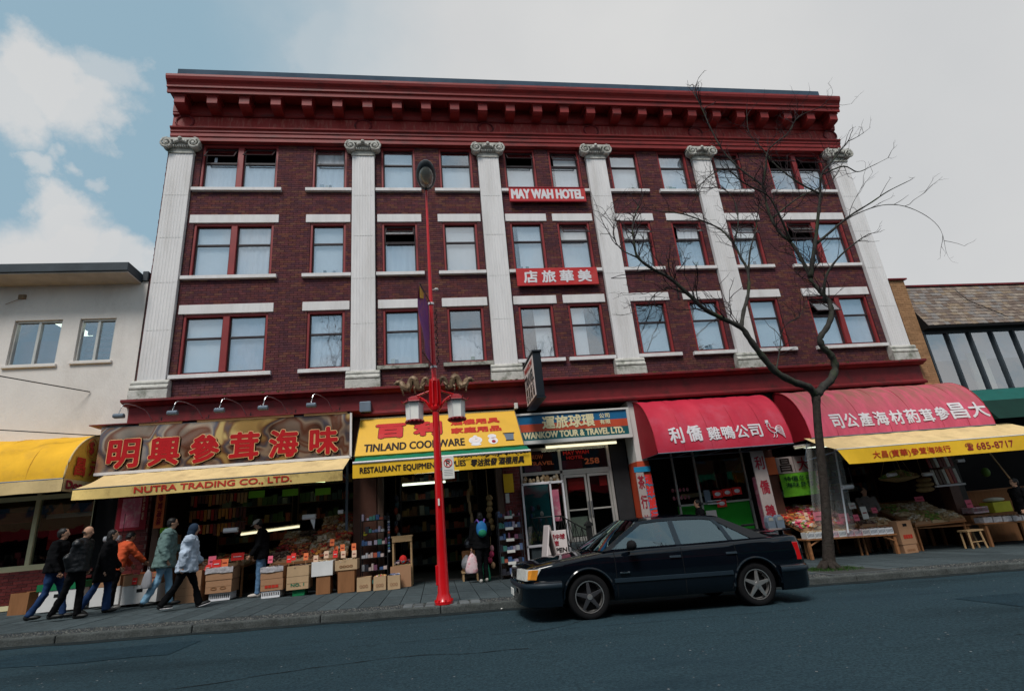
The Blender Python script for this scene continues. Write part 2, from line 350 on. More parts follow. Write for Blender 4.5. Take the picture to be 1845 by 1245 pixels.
# ---------------------------------------------------------------- mesh helpers
LOC = {}
class MB:
    def __init__(s): s.v = []; s.f = []; s.mi = []; s.cur = 0; s.sm = set()
    def mat(s, i): s.cur = i; return s
    def face(s, idx): s.f.append(tuple(idx)); s.mi.append(s.cur)
    def poly(s, pts):
        b = len(s.v); s.v += [tuple(p) for p in pts]; s.face(range(b, b + len(pts))); return s
    def box(s, x0, x1, y0, y1, z0, z1):
        b = len(s.v)
        s.v += [(x0, y0, z0), (x1, y0, z0), (x1, y1, z0), (x0, y1, z0), (x0, y0, z1), (x1, y0, z1), (x1, y1, z1), (x0, y1, z1)]
        for q in ((0, 3, 2, 1), (4, 5, 6, 7), (0, 1, 5, 4), (1, 2, 6, 5), (2, 3, 7, 6), (3, 0, 4, 7)): s.face([b + i for i in q])
        return s
    def hexa(s, P):   # 8 points ordered like box
        b = len(s.v); s.v += [tuple(p) for p in P]
        for q in ((0, 3, 2, 1), (4, 5, 6, 7), (0, 1, 5, 4), (1, 2, 6, 5), (2, 3, 7, 6), (3, 0, 4, 7)): s.face([b + i for i in q])
        return s
    def prism(s, prof, x0, x1, axis='x'):   # prof list of (a,b) extruded along axis
        n = len(prof); b = len(s.v)
        for t in (x0, x1):
            for a, c in prof:
                s.v.append({'x': (t, a, c), 'y': (a, t, c), 'z': (a, c, t)}[axis])
        for i in range(n):
            j = (i + 1) % n; s.face((b + i, b + j, b + n + j, b + n + i))
        s.face([b + i for i in range(n)][::-1]); s.face([b + n + i for i in range(n)])
        return s
    def ring(s, c, t, r, n, up=None, r2=None):
        t = Vector(t).normalized(); up = Vector(up) if up else (Vector((0, 0, 1)) if abs(t.z) < .95 else Vector((0, 1, 0)))
        a = t.cross(up).normalized(); bb = a.cross(t)
        b = len(s.v)
        for i in range(n):
            th = 2 * PI * i / n
            s.v.append(tuple(Vector(c) + a * (math.cos(th) * r) + bb * (math.sin(th) * (r2 or r))))
        return b
    def tube(s, pts, rad, n=6, cap=True, r2=None, up=None):
        pts = [Vector(p) for p in pts]; k = len(pts)
        if not hasattr(rad, '__len__'): rad = [rad] * k
        rings = []
        for i, p in enumerate(pts):
            t = (pts[min(i + 1, k - 1)] - pts[max(i - 1, 0)])
            if t.length < 1e-9: t = Vector((0, 0, 1))
            rings.append(s.ring(p, t, rad[i], n, up=up, r2=(rad[i] * r2 if r2 else None)))
        for a, b in zip(rings, rings[1:]):
            for i in range(n):
                j = (i + 1) % n; s.face((a + i, a + j, b + j, b + i))
        if cap:
            s.face([rings[0] + i for i in range(n)][::-1]); s.face([rings[-1] + i for i in range(n)])
        return s
    def lathe(s, prof, c, n=16, axis='z', cap=True):   # prof (r,h)
        c = Vector(c); rings = []
        for r, h in prof:
            b = len(s.v)
            for i in range(n):
                th = 2 * PI * i / n; p, q = math.cos(th) * r, math.sin(th) * r
                s.v.append(tuple(c + Vector({'z': (p, q, h), 'y': (p, h, q), 'x': (h, p, q)}[axis])))
            rings.append(b)
        for a, b in zip(rings, rings[1:]):
            for i in range(n):
                j = (i + 1) % n; s.face((a + i, a + j, b + j, b + i))
        if cap:
            s.face([rings[0] + i for i in range(n)][::-1]); s.face([rings[-1] + i for i in range(n)])
        return s
    def ell(s, c, r, n=10, m=7, rot=None):
        c = Vector(c); b = len(s.v); rr = Vector(r)
        def P(th, ph):
            q = Vector((rr.x * math.cos(th) * math.sin(ph), rr.y * math.sin(th) * math.sin(ph), rr.z * math.cos(ph)))
            if rot: q = rot @ q
            return tuple(c + q)
        s.v.append(P(0, 0))
        for j in range(1, m):
            for i in range(n): s.v.append(P(2 * PI * i / n, PI * j / m))
        s.v.append(P(0, PI)); last = len(s.v) - 1
        for i in range(n):
            k = (i + 1) % n
            s.face((b, b + 1 + i, b + 1 + k)); s.face((last, last - n + k, last - n + i))
            for j in range(m - 2):
                a = b + 1 + j * n; s.face((a + i, a + n + i, a + n + k, a + k))
        return s
    def grid(s, fn, nu, nv):
        b = len(s.v)
        for i in range(nu + 1):
            for j in range(nv + 1): s.v.append(tuple(fn(i / nu, j / nv)))
        for i in range(nu):
            for j in range(nv):
                a = b + i * (nv + 1) + j; s.face((a, a + nv + 1, a + nv + 2, a + 1))
        return s
    def build(s, name, mats, parent=None, smooth=False, kind=None, local=False, org=None):
        if isinstance(mats, str): mats = [mats]
        o_ = Vector((0, 0, 0))
        if not local: o_ = LOC[parent.name] if parent else Vector(org or (0, 0, 0))
        me = bpy.data.meshes.new(name)
        if o_.length > 0: vs = [(a - o_.x, b - o_.y, c - o_.z) for a, b, c in s.v]
        else: vs = s.v
        me.from_pydata(vs, [], s.f)
        for m in mats: me.materials.append(MATS[m])
        if len(mats) > 1: me.polygons.foreach_set('material_index', s.mi)
        if smooth: me.polygons.foreach_set('use_smooth', [True] * len(me.polygons))
        bm_fix(me)
        return link(name, me, parent, o_ if parent is None else None, kind)

def bm_fix(me):
    if len(me.polygons) > 60000: return
    b = bmesh.new(); b.from_mesh(me); bmesh.ops.recalc_face_normals(b, faces=b.faces); b.to_mesh(me); b.free()

def link(name, me, parent=None, loc=None, kind=None):
    o = bpy.data.objects.new(name, me); COL.objects.link(o)
    if parent:
        o.parent = parent; LOC[o.name] = LOC[parent.name].copy()
    else:
        o.location = loc or (0, 0, 0); LOC[o.name] = Vector(o.location)
    if kind: o['kind'] = kind
    return o

def thing(name, label, cat, loc=(0, 0, 0), group=None, rot=None):
    o = bpy.data.objects.new(name, None); COL.objects.link(o); o.location = loc; o.empty_display_size = .1
    if rot: o.rotation_euler = rot
    LOC[o.name] = Vector(loc)
    return tag(o, label, cat, group)

def tag(o, label, cat, group=None):
    o['label'] = label; o['category'] = cat
    if group: o['group'] = group
    return o

def smooth_by_angle(o, ang=40):
    o.data.polygons.foreach_set('use_smooth', [True] * len(o.data.polygons))
    b = bmesh.new(); b.from_mesh(o.data)
    for e in b.edges:
        if len(e.link_faces) == 2 and e.calc_face_angle(0) > math.radians(ang): e.smooth = False
    b.to_mesh(o.data); b.free(); return o

def bevel(o, wd=.01, seg=2, ang=35):
    b = bmesh.new(); b.from_mesh(o.data); bmesh.ops.remove_doubles(b, verts=b.verts, dist=1e-5)
    es = [e for e in b.edges if len(e.link_faces) == 2 and e.calc_face_angle(0) > math.radians(ang)]
    bmesh.ops.bevel(b, geom=es, offset=wd, segments=seg, affect='EDGES', profile=.6, clamp_overlap=True)
    b.to_mesh(o.data); b.free(); return o

def catmull(pts, k=4):
    P = [Vector(p) for p in pts]; P = [P[0] * 2 - P[1]] + P + [P[-1] * 2 - P[-2]]; o = []
    for i in range(1, len(P) - 2):
        for j in range(k):
            t = j / k; a, b, c, d = P[i - 1], P[i], P[i + 1], P[i + 2]
            o.append(.5 * ((2 * b) + (c - a) * t + (2 * a - 5 * b + 4 * c - d) * t * t + (3 * b - a - 3 * c + d) * t ** 3))
    o.append(P[-2]); return o

# ---------------------------------------------------------------- lettering
TCACHE = {}
def glyphs(s, shear=0, vertical=False):
    key = (s, shear)
    if key in TCACHE: return TCACHE[key]
    c = bpy.data.curves.new('lettering', 'FONT'); c.body = s; c.resolution_u = 3; c.shear = shear; c.fill_mode = 'FRONT'; c.extrude = 0
    o = bpy.data.objects.new('lettering', c); me = bpy.data.meshes.new_from_object(o)
    vs = [v.co.copy() for v in me.vertices]; fs = [tuple(p.vertices) for p in me.polygons]
    bpy.data.objects.remove(o); bpy.data.curves.remove(c); bpy.data.meshes.remove(me)
    x0 = min(v.x for v in vs); x1 = max(v.x for v in vs); y0 = min(v.y for v in vs); y1 = max(v.y for v in vs)
    TCACHE[key] = (vs, fs, x0, x1, y0, y1); return TCACHE[key]

def text(s, mat, parent, fn, x0, z0, wd, ht, bold=.0, lift=.006, name='lettering', shear=0, cuts=0, serif=False):
    """letters fitted into a w x h field; fn(a, b, d) maps field to the world"""
    vs, fs, a0, a1, b0, b1 = glyphs(s, shear)
    mb = MB(); sx = wd / (a1 - a0); sy = ht / (b1 - b0)
    offs = [(0, 0)] if bold <= 0 else [(math.cos(t) * bold, math.sin(t) * bold) for t in [i * PI / 4 for i in range(8)]] + [(0, 0)]
    base = MB()
    base.v = [((v.x - a0) * sx + x0, (v.y - b0) * sy + z0, 0) for v in vs]; base.f = fs; base.mi = [0] * len(fs)
    if cuts:
        b = bmesh.new(); me = bpy.data.meshes.new('tmp'); me.from_pydata(base.v, [], base.f); b.from_mesh(me)
        for i in range(1, cuts):
            bmesh.ops.bisect_plane(b, geom=b.verts[:] + b.edges[:] + b.faces[:], plane_co=(0, z0 + ht * i / cuts, 0), plane_no=(0, 1, 0))
        b.verts.index_update(); base.v = [tuple(v.co) for v in b.verts]; base.f = [tuple(v.index for v in f.verts) for f in b.faces]; b.free(); bpy.data.meshes.remove(me)
    for k, (ox, oz) in enumerate(offs):
        q = len(mb.v)
        mb.v += [tuple(fn(a + ox, c + oz, lift + .0004 * k)) for a, c, _ in base.v]
        for f in base.f: mb.face([q + i for i in f])
    return mb.build(name, mat, parent)

def flat(y, o=0):        # field lies on an upright plane facing the street
    return lambda a, b, d: (a, y - d, b)
# ================================================================ GROUND
def lerp2(a, b, t): return a + (b - a) * t
SL = -0.036                       # the street falls towards the right
def gz(x): return SL * x
KY0, KY1 = -4.66, -4.52           # kerb front and back
def sloped(mb, x0, x1, y0, y1, dz0, dz1):
    mb.hexa([(x0, y0, gz(x0) + dz0), (x1, y0, gz(x1) + dz0), (x1, y1, gz(x1) + dz0), (x0, y1, gz(x0) + dz0),
             (x0, y0, gz(x0) + dz1), (x1, y0, gz(x1) + dz1), (x1, y1, gz(x1) + dz1), (x0, y1, gz(x0) + dz1)])
gb = MB(); gb.poly([(-900, -900, gz(-900) * .0 - 1.6), (900, -900, -1.6), (900, 900, -1.6), (-900, 900, -1.6)])
gb.build('ground', 'ground_far', kind='structure')
rb = MB()
def road_z(x, y):
    t = min(1, max(0, (KY0 - y) / 5.5)); return gz(x) - .11 + .05 * math.sin(t * PI / 2) 
rb.grid(lambda a, b: ((-60 + 120 * a), KY0 + .02 - b * 14.5, road_z(-60 + 120 * a, KY0 - b * 14.5) if b < .6 else gz(-60 + 120 * a) - .06), 40, 20)
road = rb.build('road', 'asphalt', kind='structure', smooth=True)
cb = MB()
for i in range(700):
    x = random.uniform(-13, 9); y = random.uniform(-11.5, -5.0); r = random.uniform(.006, .014); z = road_z(x, y)
    cb.poly([(x - r, y, z + .003), (x, y - r, z + .003), (x + r, y, z + .003), (x, y + r, z + .004)])
cb.build('road_chipping', 'asphalt_chip', road, kind='stuff')
# faint tar seam lines along the lane
sb = MB()
for (y, xa, xb) in [(-7.1, -5, 1)]:
    x = xa
    while x < xb:
        l = random.uniform(.2, .6); yy = y + .03 * math.sin(x * 1.3); z0 = road_z(x, yy) + .004; z1 = road_z(x + l, yy) + .004
        sb.poly([(x, yy, z0), (x + l, yy + .01, z1), (x + l, yy + .02, z1), (x, yy + .010, z0)]); x += l + random.uniform(.02, .25)
sb.build('tar_seam', 'joint', road)
for (cx0, cy0, an, ln) in ((-8, -8.6, .15, 5), (1.5, -9.4, -.3, 4), (-3, -7.2, .6, 2.2), (4.5, -7.6, .1, 3.5), (-5.5, -10.2, -.5, 2.5)):
    cm = MB(); x, y, a = cx0, cy0, an
    while ln > 0:
        a += random.uniform(-.35, .35); a = a * .9 + an * .1; d_ = random.uniform(.08, .2); w_ = random.uniform(.004, .010); nx, ny = x + math.cos(a) * d_, y + math.sin(a) * d_
        cm.poly([(x, y - w_, road_z(x, y) + .004), (nx, ny - w_, road_z(nx, ny) + .004), (nx, ny + w_, road_z(nx, ny) + .004), (x, y + w_, road_z(x, y) + .004)]); x, y = nx, ny; ln -= d_
    cm.build('crack', 'joint', road)
for (x0, x1, y0, y1) in ((3.0, 6.2, -8.4, -7.3), (-9.5, -7.2, -6.6, -5.6)):
    pm = MB(); pm.grid(lambda u, v: (lerp2(x0, x1, u), lerp2(y0, y1, v) + .05 * math.sin(u * 9), road_z(lerp2(x0, x1, u), lerp2(y0, y1, v) + .05 * math.sin(u * 9)) + .005), 12, 6); pm.build('road_patch', 'asphalt_patch', road)

gd = MB(); gd.grid(lambda u, v: (-30 + 60 * u, KY0 - .004 - v * (.28 + .12 * mnoise.noise(Vector((u * 90, 0, 0)))), road_z(-30 + 60 * u, KY0 - .3 * v) + .0045), 300, 2); gd.build('gutter_dirt', 'gutter_dirt', road, kind='stuff')
kb_par = thing_k = bpy.data.objects.new('kerb', None); COL.objects.link(kb_par); kb_par['kind'] = 'structure'; LOC['kerb'] = Vector((0, 0, 0))
x = -40.0
proto = None
while x < 40:
    l = 1.9
    mb = MB(); sloped(mb, x + .006, x + l - .006, KY0, KY1, -.30, .0)
    o = mb.build('kerb_stone', 'kerb', kb_par); bevel(o, .022, 2); x += l
sw = MB(); sloped(sw, -40, 40, KY1, 6, -.3, -.016)
sidewalk = sw.build('sidewalk', 'joint', kind='structure')
# paving slabs
nsl = 0
far = MB()
xs = -16.6
sh = {}
while xs < 16:
    for r, (ya, yb) in enumerate([(-4.0, -2.62), (-2.62, -1.24), (-1.24, .30)]):
        key = r
        if key not in sh:
            mb = MB(); W_ = .353 - .014
            mb.hexa([(0, 0, -.02), (W_, 0, -.02 + SL * W_), (W_, yb - ya - .014, -.02 + SL * W_), (0, yb - ya - .014, -.02), (0, 0, 0), (W_, 0, SL * W_), (W_, yb - ya - .014, SL * W_), (0, yb - ya - .014, 0)])
            me = bpy.data.meshes.new('paving_slab'); me.from_pydata(mb.v, [], mb.f); me.materials.append(MATS['slab']); bm_fix(me); sh[key] = me
        if -15.6 < xs < 13:
            link('paving_slab', sh[key], sidewalk).location = (xs, ya + .007, gz(xs) + random.uniform(-.003, .002)); nsl += 1
        else: sloped(far, xs, xs + .339, ya + .007, yb - .007, -.02, 0)
    xs += .353
far.build('outer_paving', 'slab', sidewalk, kind='stuff')
# exposed pebble strip behind the kerb, with cobbles round the lamp post and a square tree pit
st = MB(); sloped(st, -40, 40, KY1 + .004, -4.01, -.05, -.008)
strip = st.build('pebble_strip', 'pebble_bed', kind='structure')
pb = MB()
for i in range(15000):
    x = random.uniform(-14.5, 11.5); y = random.uniform(-4.49, -4.015)
    if -4.5 < x < -3.2 and i % 3: continue
    r = random.uniform(.008, .02); z = gz(x) - .008; a = random.uniform(0, 3); c, s_ = math.cos(a) * r, math.sin(a) * r; h = r * .7
    b = len(pb.v); pb.v += [(x + c, y + s_, z), (x - s_, y + c, z), (x - c, y - s_, z), (x + s_, y - c, z), (x, y, z + h)]
    for k in range(4): pb.face((b + k, b + (k + 1) % 4, b + 4))
pb.build('pebble', 'pebble', strip, kind='stuff')
for i in range(7):
    for j in range(4):
        if abs(i - 3) < 1 and 0 < j < 3: continue
        mb = MB(); x = -4.53 + i * .19; y = -4.48 + j * .115; q = random.uniform(-.01, .01)
        sloped(mb, x + q, x + .165 + q, y + q * .5, y + .098, -.03, .006 + q * .4); bevel(mb.build('cobble', 'cobble', strip), .012, 1)

# ================================================================ BRICK HOTEL
BX0, BX1 = -11.42, 11.38
hotel = thing('brick_hotel', 'four storey dark red brick hotel with pale fluted pilasters and red bracketed cornice', 'building', (0, 0, 0))
LX = [(-10.6, -8.16), (-7.39, -6.11), (-5.32, -4.0), (-3.5, -2.17), (-1.39, -.07), (.13, 1.45), (2.22, 3.53), (3.99, 5.3), (6.05, 7.34), (8.12, 10.56)]
PX = [-11.01, -5.72, -1.78, 1.86, 5.68, 10.99]
ROWS = [(5.77, 7.48, 7.75), (8.63, 10.33, 10.60), (11.52, 13.10, None)]      # sill top, head, lintel top
OPEN = []
for (a, b) in LX:
    for (z0, z1, zl) in ROWS: OPEN.append((a + .13, b - .13, z0, z1))
core = MB()
xs_ = sorted({BX0, BX1} | {o[0] for o in OPEN} | {o[1] for o in OPEN}); zs_ = sorted({4.4, 13.1} | {o[2] for o in OPEN} | {o[3] for o in OPEN})
for xa, xb in zip(xs_, xs_[1:]):
    for za, zb in zip(zs_, zs_[1:]):
        xm, zm = (xa + xb) / 2, (za + zb) / 2
        if any(o[0] < xm < o[1] and o[2] < zm < o[3] for o in OPEN): continue
        core.box(xa, xb, 0, .34, za, zb)
core.box(BX0, BX1, 0, .34, 13.1, 15.3)
core.box(BX0, BX0 + .3, .34, 14, -.2, 15.3); core.box(BX1 - .3, BX1, .34, 14, -.7, 15.3); core.box(BX0 + .3, BX1 - .3, 13.7, 14, -.6, 15.3)
core.box(BX0 + .3, BX1 - .3, .34, 13.7, 14.9, 15.1)
core.build('wall', 'mortar', hotel)
fl = MB()
for z in (4.42, 7.95, 10.8): fl.box(BX0 + .3, BX1 - .3, .345, 13.7, z, z + .2)
for z in (4.62, 8.15, 11.0, ):
    fl.box(BX0 + .3, BX1 - .3, 3.4, 3.5, z, z + 2.65 if z < 11 else 14.9)
for x in (-7.8, -5.72, -3.75, -1.78, .03, 1.86, 3.75, 5.68, 7.8):
    for z0, z1 in ((4.62, 7.95), (8.15, 10.8), (11.0, 14.9)): fl.box(x - .05, x + .05, .345, 3.4, z0, z1)
fl.build('floor_slab', 'room', hotel)
# bricks
ZON = [(o[0], o[1], o[2], o[3]) for o in OPEN]
for (a, b) in LX:
    for (z0, z1, zl) in ROWS:
        if zl: ZON.append((a, b, z1, zl))
        ZON.append((a - .04, b + .04, z0 - .13, z0))
for p in PX: ZON.append((p - .36, p + .36, 5.1, 13.1)); ZON.append((p - .47, p + .47, 5.08, 5.62))
bricks = []
k = 0; z = 5.10
while z < 13.06:
    zt = z + .0595
    cuts = sorted([(q[0], q[1]) for q in ZON if q[2] < zt - .02 and q[3] > z + .02])
    free = []; cur = BX0 + .0
    for a, b in cuts:
        if a > cur: free.append((cur, a))
        cur = max(cur, b)
    if cur < BX1: free.append((cur, BX1))
    for a, b in free:
        n = math.floor((a - BX0) / .21) - 1; x = BX0 + n * .21 + (.105 if k % 2 else 0)
        while x < b:
            p, q = max(x, a + .003), min(x + .2, b - .003)
            if q - p > .03: bricks.append((p, q, z, zt))
            x += .21
    z += .0698; k += 1
print('bricks', len(bricks))
full = [i for i, b in enumerate(bricks) if abs(b[1] - b[0] - .2) < .002 and b[2] < 6.6 and b[0] > -11 and b[1] < 2.5]
full.sort(key=lambda i: (Vector((bricks[i][0], 0, bricks[i][2])) - CP).length)
single = set(full[:296])
mb = MB()
for i, (p, q, z0, z1) in enumerate(bricks):
    if i in single: continue
    y = -.009 + random.uniform(-.003, .002)
    b = len(mb.v); mb.v += [(p, y, z0), (q, y, z0), (q, y, z1), (p, y, z1), (p, .004, z0), (q, .004, z0), (q, .004, z1), (p, .004, z1)]
    mb.face((b, b + 1, b + 2, b + 3)); mb.face((b, b + 4, b + 5, b + 1)); mb.face((b + 3, b + 2, b + 6, b + 7)); mb.face((b, b + 3, b + 7, b + 4)); mb.face((b + 1, b + 5, b + 6, b + 2))
mb.build('brickwork', 'brick', hotel, kind='stuff')
bm1 = MB(); bm1.box(0, .2, -.009, .004, 0, .0595); me = bpy.data.meshes.new('brick'); me.from_pydata(bm1.v, [], bm1.f); me.materials.append(MATS['brick']); bm_fix(me)
for i in sorted(single):
    p, q, z0, z1 = bricks[i]; link('brick', me, hotel).location = (p, random.uniform(-.004, .002), z0)
# brick return at the left corner, rough and dark
mb = MB(); z = 5.1; k = 0
while z < 13.05:
    a = .1 if k % 2 else .2; y = .004
    while y < .9:
        mb.box(BX0 - .012 - random.uniform(0, .012), BX0 + .01, y, y + a, z, z + .0595); y += a + .01; a = .2
    z += .0698; k += 1
mb.build('corner_brickwork', 'brick', hotel, kind='stuff')

# lintels, sills
for (a, b) in LX:
    for (z0, z1, zl) in ROWS:
        if zl: bevel(MB().box(a, b, -.035, .10, z1 - .001, zl).build('lintel', 'stone', hotel), .008, 1)
        m_ = 'mossy_stone' if (z0 < 6 and -6 < a < -1.5) else 'stone'
        s = MB().prism([(-.11, z0 - .125), (-.11, z0 - .02), (.12, z0 + .004), (.12, z0 - .125)], a - .04, b + .04).build('sill', m_, hotel); bevel(s, .006, 1)

# windows
def window(x0, x1, z0, z1, double, opened, curt, arch=False):
    W = .065
    f = MB()
    f.box(x0, x0 + W, .02, .22, z0, z1).box(x1 - W, x1, .02, .22, z0, z1).box(x0 + W, x1 - W, .02, .22, z1 - W - .015, z1).box(x0 + W, x1 - W, .05, .22, z0, z0 + .05)
    if double:
        xm = (x0 + x1) / 2; f.box(xm - .085, xm + .085, .015, .22, z0 + .05, z1 - W - .015)
        lights = [(x0 + W, xm - .085), (xm + .085, x1 - W)]
    else: lights = [(x0 + W, x1 - W)]
    win = f.build('window', 'red_frame', hotel); bevel(win, .008, 1)
    zb, zt = z0 + .05, z1 - W - .015; zr = zb + (zt - zb) * .62; S = .038
    for k, (a, b) in enumerate(lights):
        op = opened[k] if isinstance(opened, list) else opened
        cu = curt[k] if isinstance(curt, list) else curt
        s = MB()
        s.box(a, a + S, .10, .15, zb, zt).box(b - S, b, .10, .15, zb, zt).box(a + S, b - S, .10, .15, zb, zb + S).box(a + S, b - S, .085, .15, zr - .025, zr + .025).box(a + S, b - S, .10, .15, zt - S, zt)
        s.build('sash', 'sash', win)
        MB().box(a + S, b - S, .120, .124, zb + S, zr - .025).build('pane', 'window_glass', win)
        if op:
            # top light hinged at its head and pushed out at the foot
            L_ = zt - S - zr - .02; an = math.radians(random.uniform(30, 42)); c, s_ = math.cos(an), math.sin(an); hz = zt - S
            def q(t, o): return (.09 - s_ * t - c * o * 0 , hz - c * t)
            t = MB()
            def bar(xa, xb, t0, t1, th=.02):
                y0_, za_ = q(t0, 0); y1_, zb_ = q(t1, 0)
                t.hexa([(xa, y1_, zb_), (xb, y1_, zb_), (xb, y1_ + c * th, zb_ - s_ * th * 0 + s_ * th * -1), (xa, y1_ + c * th, zb_ - s_ * th), (xa, y0_, za_), (xb, y0_, za_), (xb, y0_ + c * th, za_ - s_ * th), (xa, y0_ + c * th, za_ - s_ * th)])
            bar(a + S + .002, a + S + .035, 0, L_); bar(b - S - .035, b - S - .002, 0, L_); bar(a + S + .035, b - S - .035, 0, .035); bar(a + S + .035, b - S - .035, L_ - .035, L_)
            t.build('transom_sash', 'sash', win)
            g = MB(); y0_, za_ = q(.035, 0); y1_, zb_ = q(L_ - .035, 0); g.poly([(a + S + .035, y1_ + .008, zb_), (b - S - .035, y1_ + .008, zb_), (b - S - .035, y0_ + .008, za_), (a + S + .035, y0_ + .008, za_)]); g.build('transom_pane', 'window_glass', win)
            MB().box(a + S, b - S, .13, .14, zr + .06, zr + .075).build('stay_bar', 'sash', win)
        else:
            MB().box(a + S, b - S, .110, .114, zr + .025, zt - S).build('pane', 'window_glass', win)
        if cu:
            kind, frac, col = cu
            top = zt if kind != 'low' else zr - .03
            xa, xb = a, b
            if kind == 'left': xb = a + (b - a) * frac
            if kind == 'right': xa = b - (b - a) * frac
            bot = zb if kind != 'high' else zt - (zt - zb) * frac
            if col == 'curtain': col = random.choice(('curtain', 'curtain', 'curtain_plain', 'curtain_plain', 'curtain_grey'))
            ph = random.uniform(0, 6); fq = random.choice((34, 42, 50)); am = {'curtain': .011, 'curtain_plain': .0015, 'curtain_grey': .006}.get(col, .005)
            n = 26
            m = MB(); m.grid(lambda u, v: (xa + (xb - xa) * u, .185 + am * math.sin(u * (xb - xa) * fq + ph) + am * .6 * math.sin(u * 17 + ph * 2), bot + (top - bot) * v), n, 1)
            m.build('curtain', col, win, smooth=True)
    return win
C_, CB, CC = 'curtain', 'curtain_blue', 'curtain_cream'
FULL = ('all', 1, C_)
spec = {  # (col,row): (opened, curtain)
 (0, 0): ([0, 0], [FULL, FULL]), (1, 0): (0, FULL), (2, 0): (0, FULL), (3, 0): (0, ('low', 1, C_)), (4, 0): (0, ('right', .55, C_)), (5, 0): (0, ('left', .5, C_)), (6, 0): (0, ('low', 1, C_)), (7, 0): (0, FULL), (8, 0): (0, FULL), (9, 0): ([1, 0], [('low', 1, C_), FULL]),
 (0, 1): ([0, 0], [FULL, FULL]), (1, 1): (0, FULL), (2, 1): (1, ('low', 1, C_)), (3, 1): (0, FULL), (4, 1): (0, ('right', .8, C_)), (5, 1): (1, FULL), (6, 1): (1, FULL), (7, 1): (1, ('right', .8, C_)), (8, 1): (1, FULL), (9, 1): ([1, 0], [('low', .9, CB), FULL]),
 (0, 2): ([1, 1], [('low', 1, C_), ('low', 1, C_)]), (1, 2): (1, FULL), (2, 2): (0, FULL), (3, 2): (0, ('low', 1, C_)), (4, 2): (1, ('low', 1, C_)), (5, 2): (1, ('right', .85, C_)), (6, 2): (0, FULL), (7, 2): (0, FULL), (8, 2): (1, FULL), (9, 2): ([1, 1], [('low', 1, CB), ('low', 1, C_)]),
}
for ci, (a, b) in enumerate(LX):
    for ri, (z0, z1, zl) in enumerate(ROWS):
        op, cu = spec[(ci, ri)]
        wo = window(a + .13, b - .13, z0, z1, b - a > 2, op, cu)
        if random.random() < .45 or (ci, ri) == (0, 2):      # things left on the inner sill or rail
            for q in range(random.choice((1, 2, 3))):
                xx = random.uniform(a + .3, b - .4); hh = random.uniform(.10, .22); zz = z0 + .06 if (ci, ri) != (0, 2) else z0 + 1.02; MB().box(xx, xx + random.uniform(.06, .13), .155, .180, zz, zz + hh).build('sill_clutter', random.choice(('plastic_white', 'card', 'curtain_cream', 'green_cloth', 'grey_metal', 'dark')), wo)

# pilasters
def pilaster(px):
    # fluted shaft
    prof = [(px - .335, .02), (px - .335, -.13)]
    n = 7; g0 = px - .28; gw = .56 / n
    for i in range(n):
        a = g0 + i * gw; prof += [(a + gw * .12, -.13), (a + gw * .25, -.125), (a + gw * .75, -.125), (a + gw * .88, -.13)]
    prof += [(px + .335, -.13), (px + .335, .02)]
    s = MB(); s.prism(prof, 5.62, 12.66, 'z')
    p = s.build('pilaster', 'stone', hotel)
    # drums' joints
    j = MB()
    for z in (7.0, 8.4, 9.8, 11.2): j.box(px - .336, px + .336, -.131, 0, z, z + .004)
    j.build('joint', 'stone_base', p)
    b = MB(); b.box(px - .46, px + .46, -.22, .02, 5.10, 5.36)
    b.prism([(-.22 + .02, 5.36), (-.235, 5.39), (-.235, 5.44), (-.20, 5.47), (-.18, 5.50), (-.20, 5.53), (-.20, 5.57), (-.16, 5.62), (.02, 5.62), (.02, 5.36)], px - .45, px + .45)
    bevel(b.build('base', 'stone_base', p), .01, 1)
    c = MB()
    c.box(px - .36, px + .36, -.16, .02, 12.66, 12.70)
    c.prism([(-.14, 12.70), (-.14, 12.84), (-.20, 12.92), (-.25, 13.0), (.02, 13.0), (.02, 12.70)], px - .34, px + .34)
    for sx in (-1, 1):      # volutes at both corners, each a coil of three turns
        cx = px + sx * .37; cz = 12.93
        pts = []; rr = []
        for i in range(34):
            t = i / 33; th = sx * (PI / 2 - t * 2 * PI * 1.9) if sx > 0 else (PI / 2 + t * 2 * PI * 1.9)
            r = .155 * (1 - t) + .025
            th = PI / 2 - sx * t * 2 * PI * 1.9
            pts.append((cx + math.cos(th) * r, -.27 - .03 * t, cz + math.sin(th) * r)); rr.append(.036 * (1 - .45 * t))
        c.tube(pts, rr, 6)
        c.lathe([(.001, -.235), (.15, -.235), (.155, -.05), (.10, .0)], (cx, 0, cz), 14, 'y', cap=False)
        c.lathe([(.04, -.33), (.04, -.24)], (cx, 0, cz), 8, 'y')
    ab = [(px - .50, 13.05), (px - .25, 13.02), (px, 13.005), (px + .25, 13.02), (px + .50, 13.05), (px + .50, 13.10), (px - .50, 13.10)]
    c.prism([(a, b_) for a, b_ in ab], -.30, .02, 'y')
    for i in range(7):      # leaf and flower in the middle
        t = (i - 3) / 3; c.ell((px + t * .16, -.27, 12.97 + .05 * (1 - t * t)), (.04, .05, .055), 6, 4)
    c.ell((px, -.32, 13.06), (.06, .05, .06), 8, 5)
    for i in range(9): c.ell((px - .26 + i * .065, -.20, 12.86), (.026, .05, .045), 6, 4)
    smooth_by_angle(c.build('capital', 'stone_base', p), 50)
for px in PX: pilaster(px)

